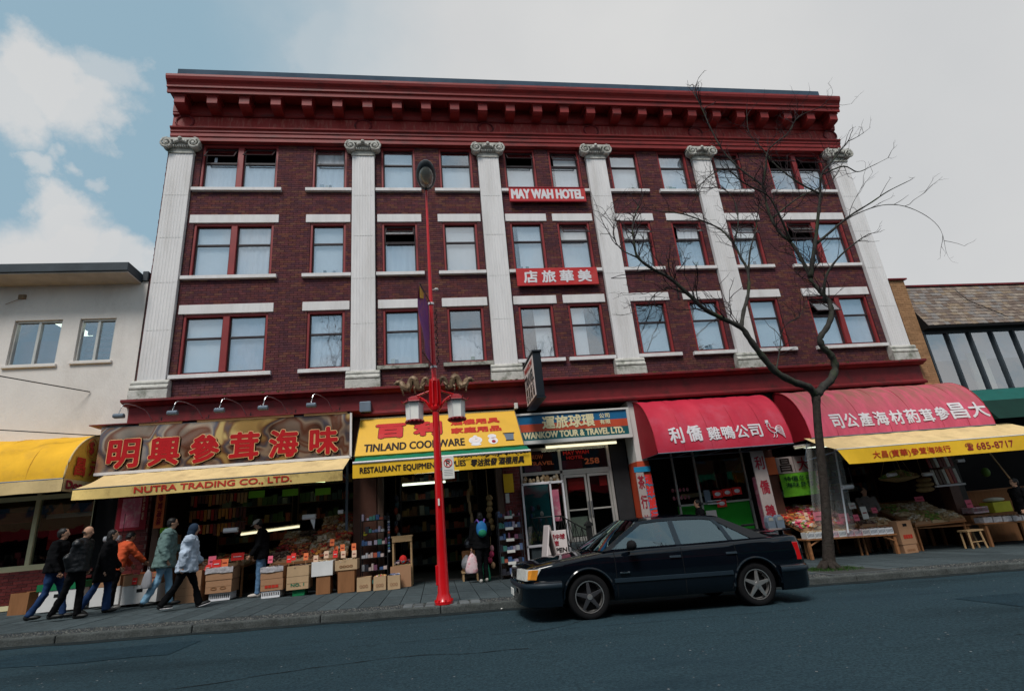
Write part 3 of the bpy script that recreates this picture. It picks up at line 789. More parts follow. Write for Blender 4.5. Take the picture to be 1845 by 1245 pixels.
# entablature: architrave, frieze, bed mould, brackets, cornice
def band(name, prof, mat='red_paint', x0=-11.36, x1=11.24):
    o = MB().prism(prof, x0, x1).build(name, mat, hotel); return bevel(o, .006, 1)
band('architrave', [(.02, 13.102), (-.16, 13.102), (-.16, 13.24), (-.19, 13.25), (-.19, 13.38), (-.22, 13.39), (-.22, 13.47), (-.27, 13.50), (-.28, 13.55), (.02, 13.56)])
band('frieze', [(.02, 13.56), (-.14, 13.56), (-.14, 14.02), (.02, 14.02)], 'red_frieze')
band('frieze_bead', [(.0, 13.60), (-.165, 13.60), (-.165, 13.635), (.0, 13.635)], 'red_paint')
band('bed_mould', [(.02, 14.02), (-.17, 14.02), (-.20, 14.06), (-.20, 14.10), (-.22, 14.14), (-.22, 14.499), (.02, 14.499)])
band('cornice', [(.02, 14.50), (-.68, 14.50), (-.68, 14.37), (-.74, 14.37), (-.75, 14.52), (-.80, 14.53), (-.80, 14.60), (-.83, 14.66), (-.90, 14.74), (-.93, 14.82), (-.93, 14.90), (.02, 15.0)], x0=-11.33, x1=11.12)
MB().box(-11.38, 11.05, -.22, .5, 15.0, 15.80).build('roof_coping', 'coping', hotel)
k = -12
while k <= 12:
    x = k * .912 - .06
    b = MB(); b.box(x - .20, x + .20, -.675, -.20, 14.40, 14.498); b.box(x - .185, x + .185, -.675, -.20, 14.33, 14.40)
    b.prism([(-.20, 14.02), (-.58, 14.05), (-.64, 14.10), (-.655, 14.33), (-.20, 14.33)], x - .15, x + .15)
    bevel(b.build('bracket', 'red_paint', hotel), .006, 1); k += 1
for px in PX:
    m = MB(); pts = [(px + .25 * math.cos(t), -.15, 13.81 + .215 * math.sin(t)) for t in [i * 2 * PI / 28 for i in range(29)]]
    m.tube(pts, .032, 6, cap=False); smooth_by_angle(m.build('medallion', 'red_dark_paint', hotel))
# ledge over the shops
band('ledge', [(.02, 4.96), (-.18, 4.96), (-.24, 5.0), (-.34, 5.03), (-.34, 5.095), (.02, 5.10)], 'red_dark_paint', -11.55, 11.5)
band('shop_fascia', [(.02, 4.42), (-.10, 4.42), (-.10, 4.96), (.02, 4.96)], 'red_dark_paint', -11.45, 11.42)
band('fascia_mould', [(.0, 4.36), (-.2, 4.36), (-.22, 4.42), (-.12, 4.50), (.0, 4.50)], 'red_dark_paint', -11.45, 11.42)
mb = MB()
for i in range(420):
    x = random.uniform(-11.3, 11.3); r = random.uniform(.012, .04); y = random.uniform(-.33, -.03)
    mb.ell((x, y, 5.10), (r * 1.6, r, r * .6), 5, 3)
mb.build('moss', 'grass_green', hotel, kind='stuff')
bevel(MB().tube([(3.86, -.04, 8.12), (3.84, -.04, 7.52)], .02, 6).build('conduit', 'black_iron', hotel), .002, 1)

# ground floor piers and walls
def tiled_pier(x0, x1, y0, y1, z0, z1, mat='tile_red', tw=.2, th=.09, name='pier'):
    p = MB().box(x0, x1, y0, y1, z0, z1).build(name, 'tile_grout' if mat == 'tile_red' else 'mortar', hotel)
    t = MB(); z = z0 + .01; k = 0
    while z < z1 - .02:
        x = x0 - (tw / 2 if k % 2 else 0)
        while x < x1:
            a, b = max(x, x0) + .004, min(x + tw, x1) - .004
            if b - a > .03: t.box(a, b, y0 - .012, y0 + .001, z, min(z + th - .008, z1))
            x += tw
        y = y0
        while y < y1:
            for xx, dx in ((x0, -.012), (x1, .012)):
                t.box(min(xx, xx + dx), max(xx, xx + dx), y + .004, min(y + tw - .004, y1), z, min(z + th - .008, z1))
            y += tw
        z += th; k += 1
    t.build('wall_tile', mat, p, kind='stuff'); return p
tiled_pier(-11.45, -10.72, .02, .6, .2, 3.3, 'tile_red')
tiled_pier(-2.12, -1.68, .02, .5, 0, 3.3, 'tile_red')
bevel(MB().box(-5.98, -5.40, .0, .6, .1, 4.4).build('pier', 'brown_panel', hotel), .01, 1)
MB().box(-10.62, -10.48, .02, .3, .2, 3.4).build('door_post', 'wood_post', hotel)
MB().box(-5.38, -5.24, .02, .3, .1, 3.4).build('door_post', 'wood_post', hotel)
MB().box(-2.30, -2.14, .02, .3, .0, 3.4).build('door_post', 'wood_post', hotel)
MB().box(-6.16, -6.10, -.03, .03, .1, 3.3).build('drain_pipe', 'grey_metal', hotel)
MB().box(1.62, 1.93, -.06, .6, 2.66, 4.36).build('pier', 'white_paint', hotel)
lowp = MB().box(1.60, 1.95, -.08, .6, -.1, 2.655).build('pier', 'sign_orange', hotel)
MB().box(5.42, 5.72, -.02, .5, -.3, 4.3).build('pier', 'brown_panel', hotel)
MB().box(11.1, 11.42, -.02, .5, -.6, 4.3).build('pier', 'brown_panel', hotel)
# walls above the shop openings and dividing walls / backs / ceilings of the shops (dark recesses)
dv = MB()
dv.box(-10.72, -1.7, .1, .3, 3.3, 4.36).box(1.95, 11.1, .1, .3, 3.3, 4.36)
for x in (-5.75, -1.6, 1.75, 5.55): dv.box(x - .06, x + .06, .62, 7, -.3, 4.4)
dv.box(-11.1, 11.1, 6.9, 7.0, -.6, 4.4).box(-11.1, 11.1, .35, 7, 3.75, 3.85)
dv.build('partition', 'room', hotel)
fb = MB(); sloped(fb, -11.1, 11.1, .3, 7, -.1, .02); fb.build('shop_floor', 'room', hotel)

# ================================================================ LEFT BUILDING
lb = thing('stucco_building', 'pale stucco building with dark overhanging flat roof left of the brick hotel', 'building', (0, 0, 0))
wm = MB(); LO = [(-14.52, -13.40, 6.22, 7.45), (-12.99, -12.12, 6.26, 7.45), (-17.9, -16.4, 6.2, 7.45)]
X_ = sorted({-22, -11.47} | {o[0] for o in LO} | {o[1] for o in LO}); Z_ = sorted({3.2, 8.5} | {o[2] for o in LO} | {o[3] for o in LO})
for xa, xb in zip(X_, X_[1:]):
    for za, zb in zip(Z_, Z_[1:]):
        if any(o[0] < (xa + xb) / 2 < o[1] and o[2] < (za + zb) / 2 < o[3] for o in LO): continue
        wm.box(xa, xb, 0, .25, za, zb)
wm.box(-11.77, -11.47, .25, 10, .3, 8.5).box(-22, -21.7, .25, 10, .3, 8.5)
wm.build('wall', 'stucco', lb)
MB().box(-21.7, -11.77, 3, 3.1, 4.4, 8.4).box(-21.7, -11.77, .25, 3, 5.2, 5.3).box(-21.7, -11.77, .25, 3, 8.3, 8.45).build('room_wall', 'room', lb)
for i, (a, b, z0, z1) in enumerate(LO):
    f = MB(); W = .05
    f.box(a, a + W, .06, .16, z0, z1).box(b - W, b, .06, .16, z0, z1).box(a + W, b - W, .06, .16, z1 - W, z1).box(a + W, b - W, .06, .16, z0, z0 + W)
    xm = (a + b) / 2; f.box(xm - .03, xm + .03, .07, .15, z0 + W, z1 - W)
    wn = f.build('window', 'alu', lb)
    MB().box(a + W, xm - .03, .11, .115, z0 + W, z1 - W).build('pane', 'window_glass', wn)
    MB().box(xm + .03, b - W, .12, .125, z0 + W, z1 - W).build('pane', 'window_glass', wn)
    bl = MB(); z = z0 + .05
    if i != 0:
        while z < z1 - .2: bl.box(a + W, b - W, .30, .36, z, z + .09); z += .16
        bl.build('blind_slat', 'brown_panel', wn)
    else: bl.box(a + W, b - W, .3, .34, z0, z0 + .75).build('blind_slat', 'brown_panel', wn)
    MB().box(a + .35, a + .75, .9, 1.9, z1 + .25, z1 + .30).build('ceiling_lamp', 'tube_dim', wn)
    bevel(MB().box(a - .06, b + .06, -.06, .06, z0 - .08, z0 - .001).build('sill', 'stucco', lb), .01, 1)
MB().box(-22, -11.64, -.7, .0, 8.44, 8.47).build('soffit', 'soffit', lb)
bevel(MB().box(-22, -11.62, -.74, .3, 8.471, 8.72).box(-11.62, -11.47, -.05, .3, 8.50, 8.80).build('roof_edge', 'fascia_dark', lb), .015, 1)
MB().box(-22, -11.5, .3, 10, 8.5, 8.6).build('roof', 'fascia_dark', lb)
MB().box(-14.55, -14.38, -.04, .0, 8.06, 8.18).tube([(-14.40, -.04, 8.1), (-14.8, -.05, 7.9)], .008, 5).build('wall_fitting', 'bronze', lb)
# ground floor shop window of the left building
sf = MB()
for x in (-14.6, -13.25, -12.0): sf.box(x, x + .09, .05, .17, 1.35, 3.0)
sf.box(-15.9, -11.9, .04, .18, 2.86, 2.96).box(-15.9, -11.9, .04, .18, 1.30, 1.42).box(-16, -11.9, -.06, .2, .50, .60)
sfo = sf.build('shop_window', 'cream_letter', lb)
MB().box(-15.9, -12.0, .10, .105, 1.42, 2.86).build('pane', 'shop_glass', sfo)
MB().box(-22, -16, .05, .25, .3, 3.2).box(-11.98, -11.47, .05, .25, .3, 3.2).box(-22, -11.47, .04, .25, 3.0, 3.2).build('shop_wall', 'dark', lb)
bw = MB().box(-16, -11.92, .02, .25, .45, 1.30).build('bulkhead', 'tile_grout', lb)
bt = MB(); z = .61; k = 0
while z < 1.28:
    x = -15.98 - (.1 if k % 2 else 0)
    while x < -11.95: bt.box(x, x + .192, .006, .021, z, z + .06); x += .2
    z += .07; k += 1
bt.build('wall_tile', 'tile_red', bw, kind='stuff')
MB().box(-21.7, -11.77, 2.6, 2.7, .3, 4.4).build('shop_back', 'dark', lb)
gm = MB()
for i in range(60): x = random.uniform(-15.8, -12.1); gm.box(x, x + .14, .4, .6, 1.42, 1.42 + random.uniform(.05, .35))
gm.build('window_goods', 'goods_red', lb, kind='stuff')
MB().box(-14.45, -13.35, .25, .27, 2.38, 2.62).build('window_banner', 'maroon_print', lb)
MB().box(-13.1, -12.1, .25, .27, 2.42, 2.52).build('window_ledge', 'alu', lb)
for x in (-13.0, -12.65, -12.3): MB().prism([(x, 2.52), (x + .28, 2.52), (x + .2, 2.76)], .2, .24, 'y').build('window_ornament', 'paper_orange', lb)
MB().box(-12.95, -12.6, .2, .22, 1.72, 2.15).build('window_notice', 'paper_red', lb)

# ================================================================ RIGHT BUILDING
rbd = thing('shingled_building', 'low building with a weathered shingle mansard above dark framed windows right of the hotel', 'building', (0, 0, 0))
MB().box(11.46, 12.02, -.02, .35, 3.8, 7.95).build('corner_pier', 'tan_brick', rbd)
tp = MB(); z = 4.0; k = 0
while z < 7.9:
    x = 11.46 - (.1 if k % 2 else 0)
    while x < 12.02:
        a, b = max(x, 11.46) + .004, min(x + .2, 12.02) - .004
        if b - a > .02: tp.box(a, b, -.030, -.018, z, z + .058)
        x += .2
    z += .066; k += 1
tp.build('pier_brick', 'tan_brick', rbd, kind='stuff')
MB().prism([(-.30, 6.20), (.55, 7.93), (3, 7.93), (3, 6.0), (-.30, 6.0 + .12)], 12.04, 27).build('mansard_deck', 'dark', rbd)
shm = MB(); nrow = 0; rest = MB(); t = 0; sn = Vector((0, -.898, .441)); sd_ = Vector((0, .441, .898))
Ls = 1.93; rowh = .145; singles = []
while t < Ls - .05:
    x = 12.04 - (.11 if nrow % 2 else 0)
    while x < 26:
        wd_ = random.choice((.19, .22, .25)); a, b = max(x, 12.04), x + wd_ - .008
        if b - a > .05:
            p0 = Vector((0, -.30, 6.20)) + sd_ * t; off = .018 + random.uniform(0, .006)
            q0 = p0 + sn * off; q1 = p0 + sd_ * (rowh + .03) + sn * .004
            V = [(a, p0.y, p0.z), (b, p0.y, p0.z), (b, q1.y + .01, q1.z), (a, q1.y + .01, q1.z), (a, q0.y, q0.z - random.uniform(0, .012)), (b, q0.y, q0.z), (b, q1.y, q1.z), (a, q1.y, q1.z)]
            if len(singles) < 290 and a < 17.2:
                mb = MB(); mb.hexa(V); singles.append(mb)
            else: rest.hexa(V)
        x += wd_
    t += rowh; nrow += 1
for mb in singles: mb.build('shingle', 'shingle', rbd)
rest.build('shingle_course', 'shingle', rbd, kind='stuff')
MB().box(11.4, 12.1, -.1, .5, 7.951, 8.0).box(12.0, 27, .48, .8, 7.931, 7.99).build('roof_edge', 'red_dark_paint', rbd)
MB().tube(catmull([(14.3, .30, 7.7), (14.4, .10, 7.2), (14.75, -.12, 6.8), (15.2, -.28, 6.4)]), .012, 5).build('cable', 'black_iron', rbd)
fr = MB()
x = 12.1
xsn = []
while x < 26: xsn.append(x); x += .86
for x in xsn: fr.box(x - .035, x + .035, -.02, .12, 4.05, 6.12)
MB().box(12.1, 26, .5, .52, 5.2, 6.02).build('roller_blind', 'curtain_grey', rbd); fr.box(12.04, 26, -.03, .12, 6.02, 6.115).box(12.04, 26, -.03, .12, 3.95, 4.05)
wn = fr.build('window_frame', 'fascia_dark', rbd)
for xa, xb in zip(xsn, xsn[1:]): MB().poly([(xa + .035, .05, 4.05), (xb - .035, .05, 4.05), (xb - .035, .05, 6.02), (xa + .035, .05, 6.02)]).build('pane', 'big_glass', wn)
for xa in (13.9, 16.0): MB().box(xa, xa + .7, .4, .45, 4.1, 5.4).build('blind', 'curtain_cream', wn)
MB().box(12.04, 27, .9, 1.0, 3.9, 6.2).box(12.04, 27, .1, .9, 6.13, 6.2).box(11.46, 12.0, .34, 8, -.6, 7.9).box(12.04, 27, 2.9, 3, 0, 8).build('room_wall', 'room', rbd)
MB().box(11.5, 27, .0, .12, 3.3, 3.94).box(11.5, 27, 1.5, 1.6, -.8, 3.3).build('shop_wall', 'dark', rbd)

# ================================================================ the far side of the street (unseen buildings added to darken reflections in the panes, the steel sign and the car)
fs = MB(); sloped(fs, -60, 60, -22.5, -18.6, -.3, .0); fs.build('far_sidewalk', 'slab', kind='structure')
for i, (xa, xb, hh, mt, lb_) in enumerate(((-34, -19, 7.5, 'tan_brick', 'low tan brick building added across the street for reflections, behind the viewer to the left'), (-19, -6, 9.5, 'brick_old', 'dark brick building added across the street behind the viewer for reflections'), (-6, 9, 8.0, 'tile_red', 'dull red building added across the street behind the viewer for reflections'), (9, 30, 10.5, 'brick_old', 'tall dark brick building added across the street for reflections, behind the viewer to the right'))):
    ob = thing('added_opposite_building', lb_, 'building', ((xa + xb) / 2, -22.5, 0))
    MB().box(xa + .02, xb - .02, -32, -22.5, -1.4, hh).build('wall', mt, ob); MB().box(xa + .05, xb - .05, -22.75 + .0, -22.2, hh - .4, hh + .15).build('cornice', 'brown_panel', ob)
    MB().box(xa + .4, xb - .4, -22.55, -22.46, -.6, 2.9).build('shop_window', 'dark', ob); MB().prism([(-22.5, 3.6), (-21.2, 3.0), (-22.5, 2.95)], xa + .4, xb - .4).build('awning', 'green_cloth' if i % 2 else 'awning_side', ob)
    x = xa + 1.2
    while x < xb - 1.4:
        for z in ((4.4, 6.0),) + (((6.8, 8.2),) if hh > 9 else ()): MB().box(x, x + 1.1, -22.52, -22.47, z[0], z[1]).build('window', 'coping', ob)
        x += 2.3
# ================================================================ AWNINGS AND SIGNS
def barrel_fn(x0, x1, d, zt, zb):
    Rz = zt - zb
    def surf(a, t):   # t 0 bottom front .. 1 top at wall
        th = t * PI / 2
        return Vector((a, -d * math.cos(th), zb + Rz * math.sin(th)))
    return surf
def barrel(name, label, x0, x1, d, zt, zb, mat, side, nseg=14, ribs=6, piping=None, group=None):
    t = thing(name, label, 'awning', (x0, 0, zb), group)
    S = barrel_fn(x0, x1, d, zt, zb); n = nseg
    m = MB()
    nx = 24
    def fn(u, v):
        p = S(x0 + (x1 - x0) * u, v); sag = .028 * math.sin(u * ribs * PI) ** 2 * math.sin(v * PI) + .006 * math.sin(u * 61 + v * 9)
        return p + Vector((0, sag, -sag))
    m.grid(fn, ribs * 8, n)
    c = m.build('canopy', mat, t, smooth=True)
    for xx, s_ in ((x0, 1), (x1, -1)):
        e = MB(); pts = [tuple(S(xx, i / n)) for i in range(n + 1)] + [(xx, 0, zb)]
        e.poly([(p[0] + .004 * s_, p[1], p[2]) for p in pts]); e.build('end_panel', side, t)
        r = MB(); r.tube([S(xx, i / n) for i in range(n + 1)], .02 if piping else .012, 6); r.build('piping' if piping else 'seam', piping or side, t, smooth=True)
    fr = MB(); fr.tube([(x0, -d, zb), (x1, -d, zb)], .016, 6).tube([(x0, 0, zb), (x1, 0, zb)], .016, 6)
    for i in range(5):
        x = x0 + .02 + (x1 - x0 - .04) * i / 4; fr.tube([(x, -d, zb), (x, 0, zb)], .012, 5)
    fr.build('frame', 'grey_metal', t)
    for k in range(1, ribs):
        xx = x0 + (x1 - x0) * k / ribs; MB().tube([S(xx, i / n) + Vector((0, -.001, .001)) for i in range(n + 1)], .0045, 4).build('seam', side, t)
    L_ = []
    # arc length map for letters
    N_ = 60; acc = [0]
    for i in range(N_): acc.append(acc[-1] + (S(0, (i + 1) / N_) - S(0, i / N_)).length)
    def lf(a, b, dd):
        i = 0
        while i < N_ - 1 and acc[i + 1] < b: i += 1
        f = (b - acc[i]) / (acc[i + 1] - acc[i]); tt = (i + f) / N_; p = S(a, tt); q = S(a, min(1, tt + .01)) - S(a, max(0, tt - .01))
        nn = Vector((0, -q.z, q.y)).normalized()
        if nn.y > 0: nn = -nn
        return p + nn * (dd + .004)
    return t, lf
def slope_awning(name, label, x0, x1, y0, z0, y1, z1, zv, mat, vmat, rail='fascia_dark', left_sag=0.0, group=None):
    t = thing(name, label, 'awning', (x0, y0, z0), group)
    m = MB(); m.grid(lambda u, v: (x0 + (x1 - x0) * u, y0 + (y1 - y0) * v, z0 + (z1 - z0) * v - .05 * math.sin(v * PI) * (.55 + .45 * math.sin(u * 23)) - .008 * math.sin(u * 70 + v * 5)), 80, 6); m.build('canopy', mat, t, smooth=True)
    MB().tube([(x0, y1, z1), (x1, y1, z1)], .02, 6).build('front_rail', rail, t)
    def vf(u, v):
        wv = .012 * math.sin(u * (x1 - x0) * 5) * v + .02 * math.sin(u * 9) * v
        lift = left_sag * max(0, 1 - u * (x1 - x0) / .7) * v
        return (x0 + (x1 - x0) * u + lift * .3, y1 - .02 + wv - lift * .5, z1 - .015 + (zv - z1 + .015) * v)
    m = MB(); m.grid(vf, 60, 5); m.build('valance', vmat, t, smooth=True)
    m = MB()
    for x in (x0 + .08, x1 - .08): m.tube([(x, y0 + .3, z1 - .12), (x, y1, z1 - .02)], .016, 5).tube([(x, y0 + .3, z1 - .12), (x, y0 + .02, z0 - .1)], .016, 5)
    m.build('arm', 'grey_metal', t)
    return t, (lambda a, b, dd: Vector((a, vf((a - x0) / (x1 - x0), min(1, max(0, (z1 - .015 - b) / (z1 - .015 - zv))))[1] - .004 - dd, b)))

# --- long mirror sign
NX0, NX1, NY, NZ0, NZ1 = -11.72, -5.96, -.60, 3.26, 4.37
sg = thing('mirror_sign', 'long polished steel shop sign with six big red characters edged in cream', 'sign', (NX0, NY, NZ0))
MB().box(NX0, NX1, NY + .012, NY + .2, NZ0, NZ1).build('sign_box', 'grey_metal', sg)
m = MB(); m.grid(lambda u, v: (NX0 + (NX1 - NX0) * u, NY, NZ0 + .04 + (NZ1 - NZ0 - .06) * v), 30, 8); m.build('steel_face', 'steel_painted_reflections', sg, smooth=True)
MB().box(NX0, NX1, NY - .03, NY + .2, NZ0 - .03, NZ0 + .035).box(NX1 - .02, NX1 + .03, NY - .03, NY + .02, NZ0, NZ1).build('trim', 'stone', sg)
m = MB()
for a, b in ((-10.9, -9.95), (-9.6, -7.35), (-7.1, -6.05)): m.box(a, b, NY - .02, NY + .02, NZ1 - .015, NZ1 + .035)
m.build('cap_strip', 'gold_line', sg)
MB().box(NX0 - .25, NX1 + .2, NY - .06, NY + .4, NZ1 + .036, NZ1 + .06).build('hood', 'red_dark_paint', sg)
chars = '明興參茸海味'
cx_ = [-11.14, -10.25, -9.36, -8.46, -7.55, -6.60]
for c, x in zip(chars, cx_):
    wd = .64; hz = .64
    text(c, 'red_letter', sg, flat(NY), x - wd / 2, 3.38 + .0, wd, hz, bold=.024, lift=.05, name='character')
    text(c, 'gold_line', sg, flat(NY), x - wd / 2, 3.38 + .0, wd, hz, bold=.043, lift=.042, name='character_edge')
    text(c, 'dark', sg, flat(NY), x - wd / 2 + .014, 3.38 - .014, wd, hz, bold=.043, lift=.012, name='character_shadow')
# --- cream awning with trading company name
nt_aw, vf = slope_awning('nutrition_shop_awning'.replace('nutrition_shop_', 'sloping_'), 'sloping cream awning with the red word TRADING on its yellow valance', -11.5, -5.98, -.58, 3.24, -1.62, 2.83, 2.60, 'cream_cloth', 'cream_valance', left_sag=.25)
text('NUTRA TRADING CO., LTD.', 'red_print', nt_aw, vf, -10.30, 2.645, 3.22, .145, bold=.006, lift=.004)
for x in (-10.42,): pass
# --- yellow barrel awning on the left building
ya, lf = barrel('barrel_awning', 'bright yellow barrel awning at the left edge with a red dollar emblem on its end', -21, -11.92, 1.3, 4.27, 3.13, 'yellow_cloth', 'sign_yellow', ribs=12, piping='cream_cloth')
m = MB(); m.grid(lambda u, v: (-21 + 9.08 * u, -1.31 + .03 * math.sin(u * 60) * v, 3.13 - .27 * v), 60, 2); m.build('valance', 'cream_cloth', ya, smooth=True)
MB().poly([(-11.915, -1.3, 3.13), (-11.915, 0, 3.13), (-11.915, 0, 2.88), (-11.915, -1.3, 2.86)]).build('valance', 'cream_cloth', ya)
side = lambda a, b, d: Vector((-11.90 + d, a, b))
text('$', 'red_print', ya, side, -.62, 3.74, .17, .30, bold=.016)
m = MB(); m.tube([(-11.885, -.53 + .19 * math.cos(t), 3.885 + .22 * math.sin(t)) for t in [i * 2 * PI / 30 for i in range(31)]], .006, 5, cap=False); m.build('emblem_ring', 'red_print', ya)
text('昌', 'red_print', ya, side, -1.02, 3.24, .36, .38, bold=.014); text('元', 'red_print', ya, side, -.50, 3.27, .32, .33, bold=.012)
text('Don', 'maroon_print', ya, side, -1.22, 2.93, .55, .16, bold=.014)
# --- yellow slanted shop sign and its green awning
def slant(y0, z0, y1, z1):   # field from the bottom edge (y1,z1) up to the wall (y0,z0)
    v = Vector((0, y0 - y1, z0 - z1)); L_ = v.length; v.normalize(); n_ = Vector((0, -v.z, v.y))
    return (lambda a, b, d: Vector((a, y1, z1)) + v * b + n_ * d), L_
tf, TL_ = slant(-.12, 4.28, -1.18, 3.18)
ts = thing('cookware_sign', 'slanted yellow shop sign reading COOKWARE behind the red lamp post', 'sign', (-5.78, -.12, 3.18))
m = MB(); m.hexa([tf(-5.78, 0, 0), tf(-1.68, 0, 0), tf(-1.68, 0, -.05), tf(-5.78, 0, -.05), tf(-5.78, TL_, 0), tf(-1.68, TL_, 0), tf(-1.68, TL_, -.05), tf(-5.78, TL_, -.05)]); m.build('sign_board', 'sign_yellow', ts)
for x in (-5.80, -1.66): MB().poly([(x, -.1, 4.3), (x, -.1, 3.2), (x, -1.2, 3.17)]).build('end_panel', 'white_paint', ts)
m = MB(); m.hexa([tf(-5.8, TL_ - .02, .012), tf(-1.66, TL_ - .02, .012), tf(-1.66, TL_ - .02, -.06), tf(-5.8, TL_ - .02, -.06), tf(-5.8, TL_ + .03, .012), tf(-1.66, TL_ + .03, .012), tf(-1.66, TL_ + .03, -.06), tf(-5.8, TL_ + .03, -.06)]); m.build('edge_strip', 'cream_letter', ts)
for c, x, wd in (('百', -5.32, .68), ('利', -4.36, .64)):
    text(c, 'sign_red', ts, tf, x, .66, wd, .54, bold=.045, lift=.012, name='character')
    text(c, 'black_print', ts, tf, x, .66, wd, .54, bold=.058, lift=.005, name='character_edge')
text('酒樓用具', 'red_print', ts, tf, -3.44, 1.0, 1.28, .23, bold=.016)
text('家庭用品', 'red_print', ts, tf, -3.44, .64, 1.28, .23, bold=.016)
text('TINLAND COOKWARE', 'black_print', ts, tf, -5.58, .13, 2.44, .29, bold=.010)
def disc(mb, fn, cx, cz, rx, rz, d, n=20):
    mb.poly([tuple(fn(cx + rx * math.cos(t), cz + rz * math.sin(t), d)) for t in [i * 2 * PI / n for i in range(n)]])
m = MB(); disc(m, tf, -2.86, .30, .17, .15, .008); disc(m, tf, -2.86, .13, .13, .05, .009); disc(m, tf, -2.86, .46, .05, .04, .010); m.build('clock_picture', 'white_letter', ts)
m = MB(); disc(m, tf, -2.86, .31, .11, .10, .014); m.build('clock_face', 'light_box', ts)
m = MB()
for k in range(4): m.poly([tuple(tf(-2.86, .31, .018)), tuple(tf(-2.86 + .012, .33, .018)), tuple(tf(-2.86 + (.07 if k % 2 else .012), .36 if k % 2 else .39, .018))])
m.build('clock_hand', 'print_blue', ts)
# plain white figurine shape and pot picture
m = MB(); disc(m, tf, -2.42, .24, .12, .14, .008); disc(m, tf, -2.43, .42, .11, .09, .009); m.build('figurine_picture', 'white_letter', ts)
m = MB(); disc(m, tf, -2.41, .20, .05, .06, .014); m.build('figurine_mark', 'maroon_print', ts); m = MB(); disc(m, tf, -2.41, .345, .05, .012, .014); m.build('figurine_mark', 'maroon_print', ts)
gs, gvf = slope_awning('sloping_awning', 'green sloping awning with yellow valance reading RESTAURANT EQUIPMENT SUPPLIES', -5.76, -1.60, -1.14, 3.15, -1.60, 2.98, 2.62, 'green_cloth', 'valance_yellow', rail='white_paint')
MB().tube([(-5.76, -1.62, 2.965), (-1.6, -1.62, 2.965)], .028, 6).build('white_rail', 'white_letter', gs)
text('RESTAURANT EQUIPMENT SUPPLIES', 'black_print', gs, gvf, -5.60, 2.70, 2.42, .15, bold=.005, lift=.004)
text('零沽批發 酒樓用具', 'black_print', gs, gvf, -3.06, 2.69, 1.28, .16, bold=.006, lift=.004, shear=.2)
m = MB()
for i in range(90):
    x = random.uniform(-3.4, -1.65); z = 2.93 - abs(random.gauss(0, .022)); r = random.uniform(.012, .035)
    m.poly([(x - r, -1.665, z), (x, -1.665, z - r * .7), (x + r, -1.665, z), (x, -1.665, z + r * .6)])
m.build('mildew', 'black_print', gs, kind='stuff')
# pots picture on the slanted sign
m = MB(); m.poly([tuple(tf(a, b, .008)) for a, b in ((-1.90, .22), (-1.86, .50), (-2.12, .50), (-2.08, .22))]); 
m.build('pot_picture', 'grey_metal', ts)
m = MB(); m.poly([tuple(tf(a, b, .012)) for a, b in ((-2.14, .485), (-1.84, .485), (-1.84, .52), (-2.14, .52))]); m.poly([tuple(tf(a, b, .012)) for a, b in ((-2.10, .19), (-1.88, .19), (-1.88, .225), (-2.10, .225))])
m.build('pot_rim', 'black_print', ts)
# --- tour sign
wk = thing('tour_sign', 'striped blue, orange and teal shop sign reading TOUR & TRAVEL in a white frame', 'sign', (-1.6, 0, 3.34))
y = -.10
MB().box(-1.62, 1.52, -.09, .02, 3.42, 3.66).build('teal_stripe', 'sign_teal', wk); MB().box(-1.62, 1.52, -.09, .02, 3.66, 3.87).build('orange_stripe', 'sign_orange', wk); MB().box(-1.62, 1.52, -.09, .02, 3.87, 4.12).build('blue_stripe', 'sign_blue', wk)
bevel(MB().box(-1.68, 1.60, -.13, .02, 3.32, 3.42).box(-1.68, 1.60, -.13, .02, 4.12, 4.17).box(-1.68, -1.62, -.13, .02, 3.42, 4.12).box(1.52, 1.60, -.13, .02, 3.42, 4.12).build('frame', 'white_paint', wk), .006, 1)
text('運旅球環', 'cream_letter', wk, flat(-.09), -.92, 3.72, 1.48, .34, bold=.012, name='character')
text('公司', 'cream_letter', wk, flat(-.09), .72, 3.92, .30, .13, bold=.004); text('有限', 'cream_letter', wk, flat(-.09), .72, 3.75, .30, .13, bold=.004)
text('WANKOW TOUR & TRAVEL LTD.', 'cream_letter', wk, flat(-.09), -1.48, 3.475, 2.86, .165, bold=.010)
# --- blade sign
bs = thing('blade_sign', 'black edged sign box jutting over the pavement and reading TRAVEL on its pale face', 'sign', (-1.3, 0, 4.2))
bevel(MB().box(-1.335, -1.13, -1.80, -.32, 4.24, 5.40).build('sign_box', 'navy_metal', bs), .02, 2)
MB().box(-1.36, -1.11, -1.84, -.28, 5.40, 5.44).build('cap', 'navy_metal', bs); MB().box(-1.36, -1.11, -1.82, -.30, 4.20, 4.24).build('bottom_trim', 'navy_metal', bs)
MB().box(-1.345, -1.3355, -1.74, -.38, 4.30, 5.34).build('light_face', 'light_box', bs)
bf = lambda a, b, d: Vector((-1.345 - d, -a, b))   # reads along the street side: left is the wall
bfa = lambda a, b, d: Vector((-1.345 - d, -.38 - a, b))
text('WANKOW', 'red_print', bs, bfa, .10, 5.12, 1.16, .16, bold=.008); text('TRAVEL', 'navy_metal', bs, bfa, .06, 4.74, 1.24, .30, bold=.014)
for k in range(4):
    for j, c in enumerate(('環球', '旅運', '有限', '公司')[k]): text(c, 'black_print', bs, bfa, .12 + k * .31, 4.53 - j * .19, .2, .17, bold=.006)
MB().tube([(-1.23, 0, 5.1), (-1.23, -.34, 5.1)], .02, 5).tube([(-1.23, 0, 4.5), (-1.23, -.34, 4.5)], .02, 5).tube([(-1.23, 0, 6.3), (-1.23, -1.3, 5.43)], .006, 4).build('bracket', 'black_iron', bs)
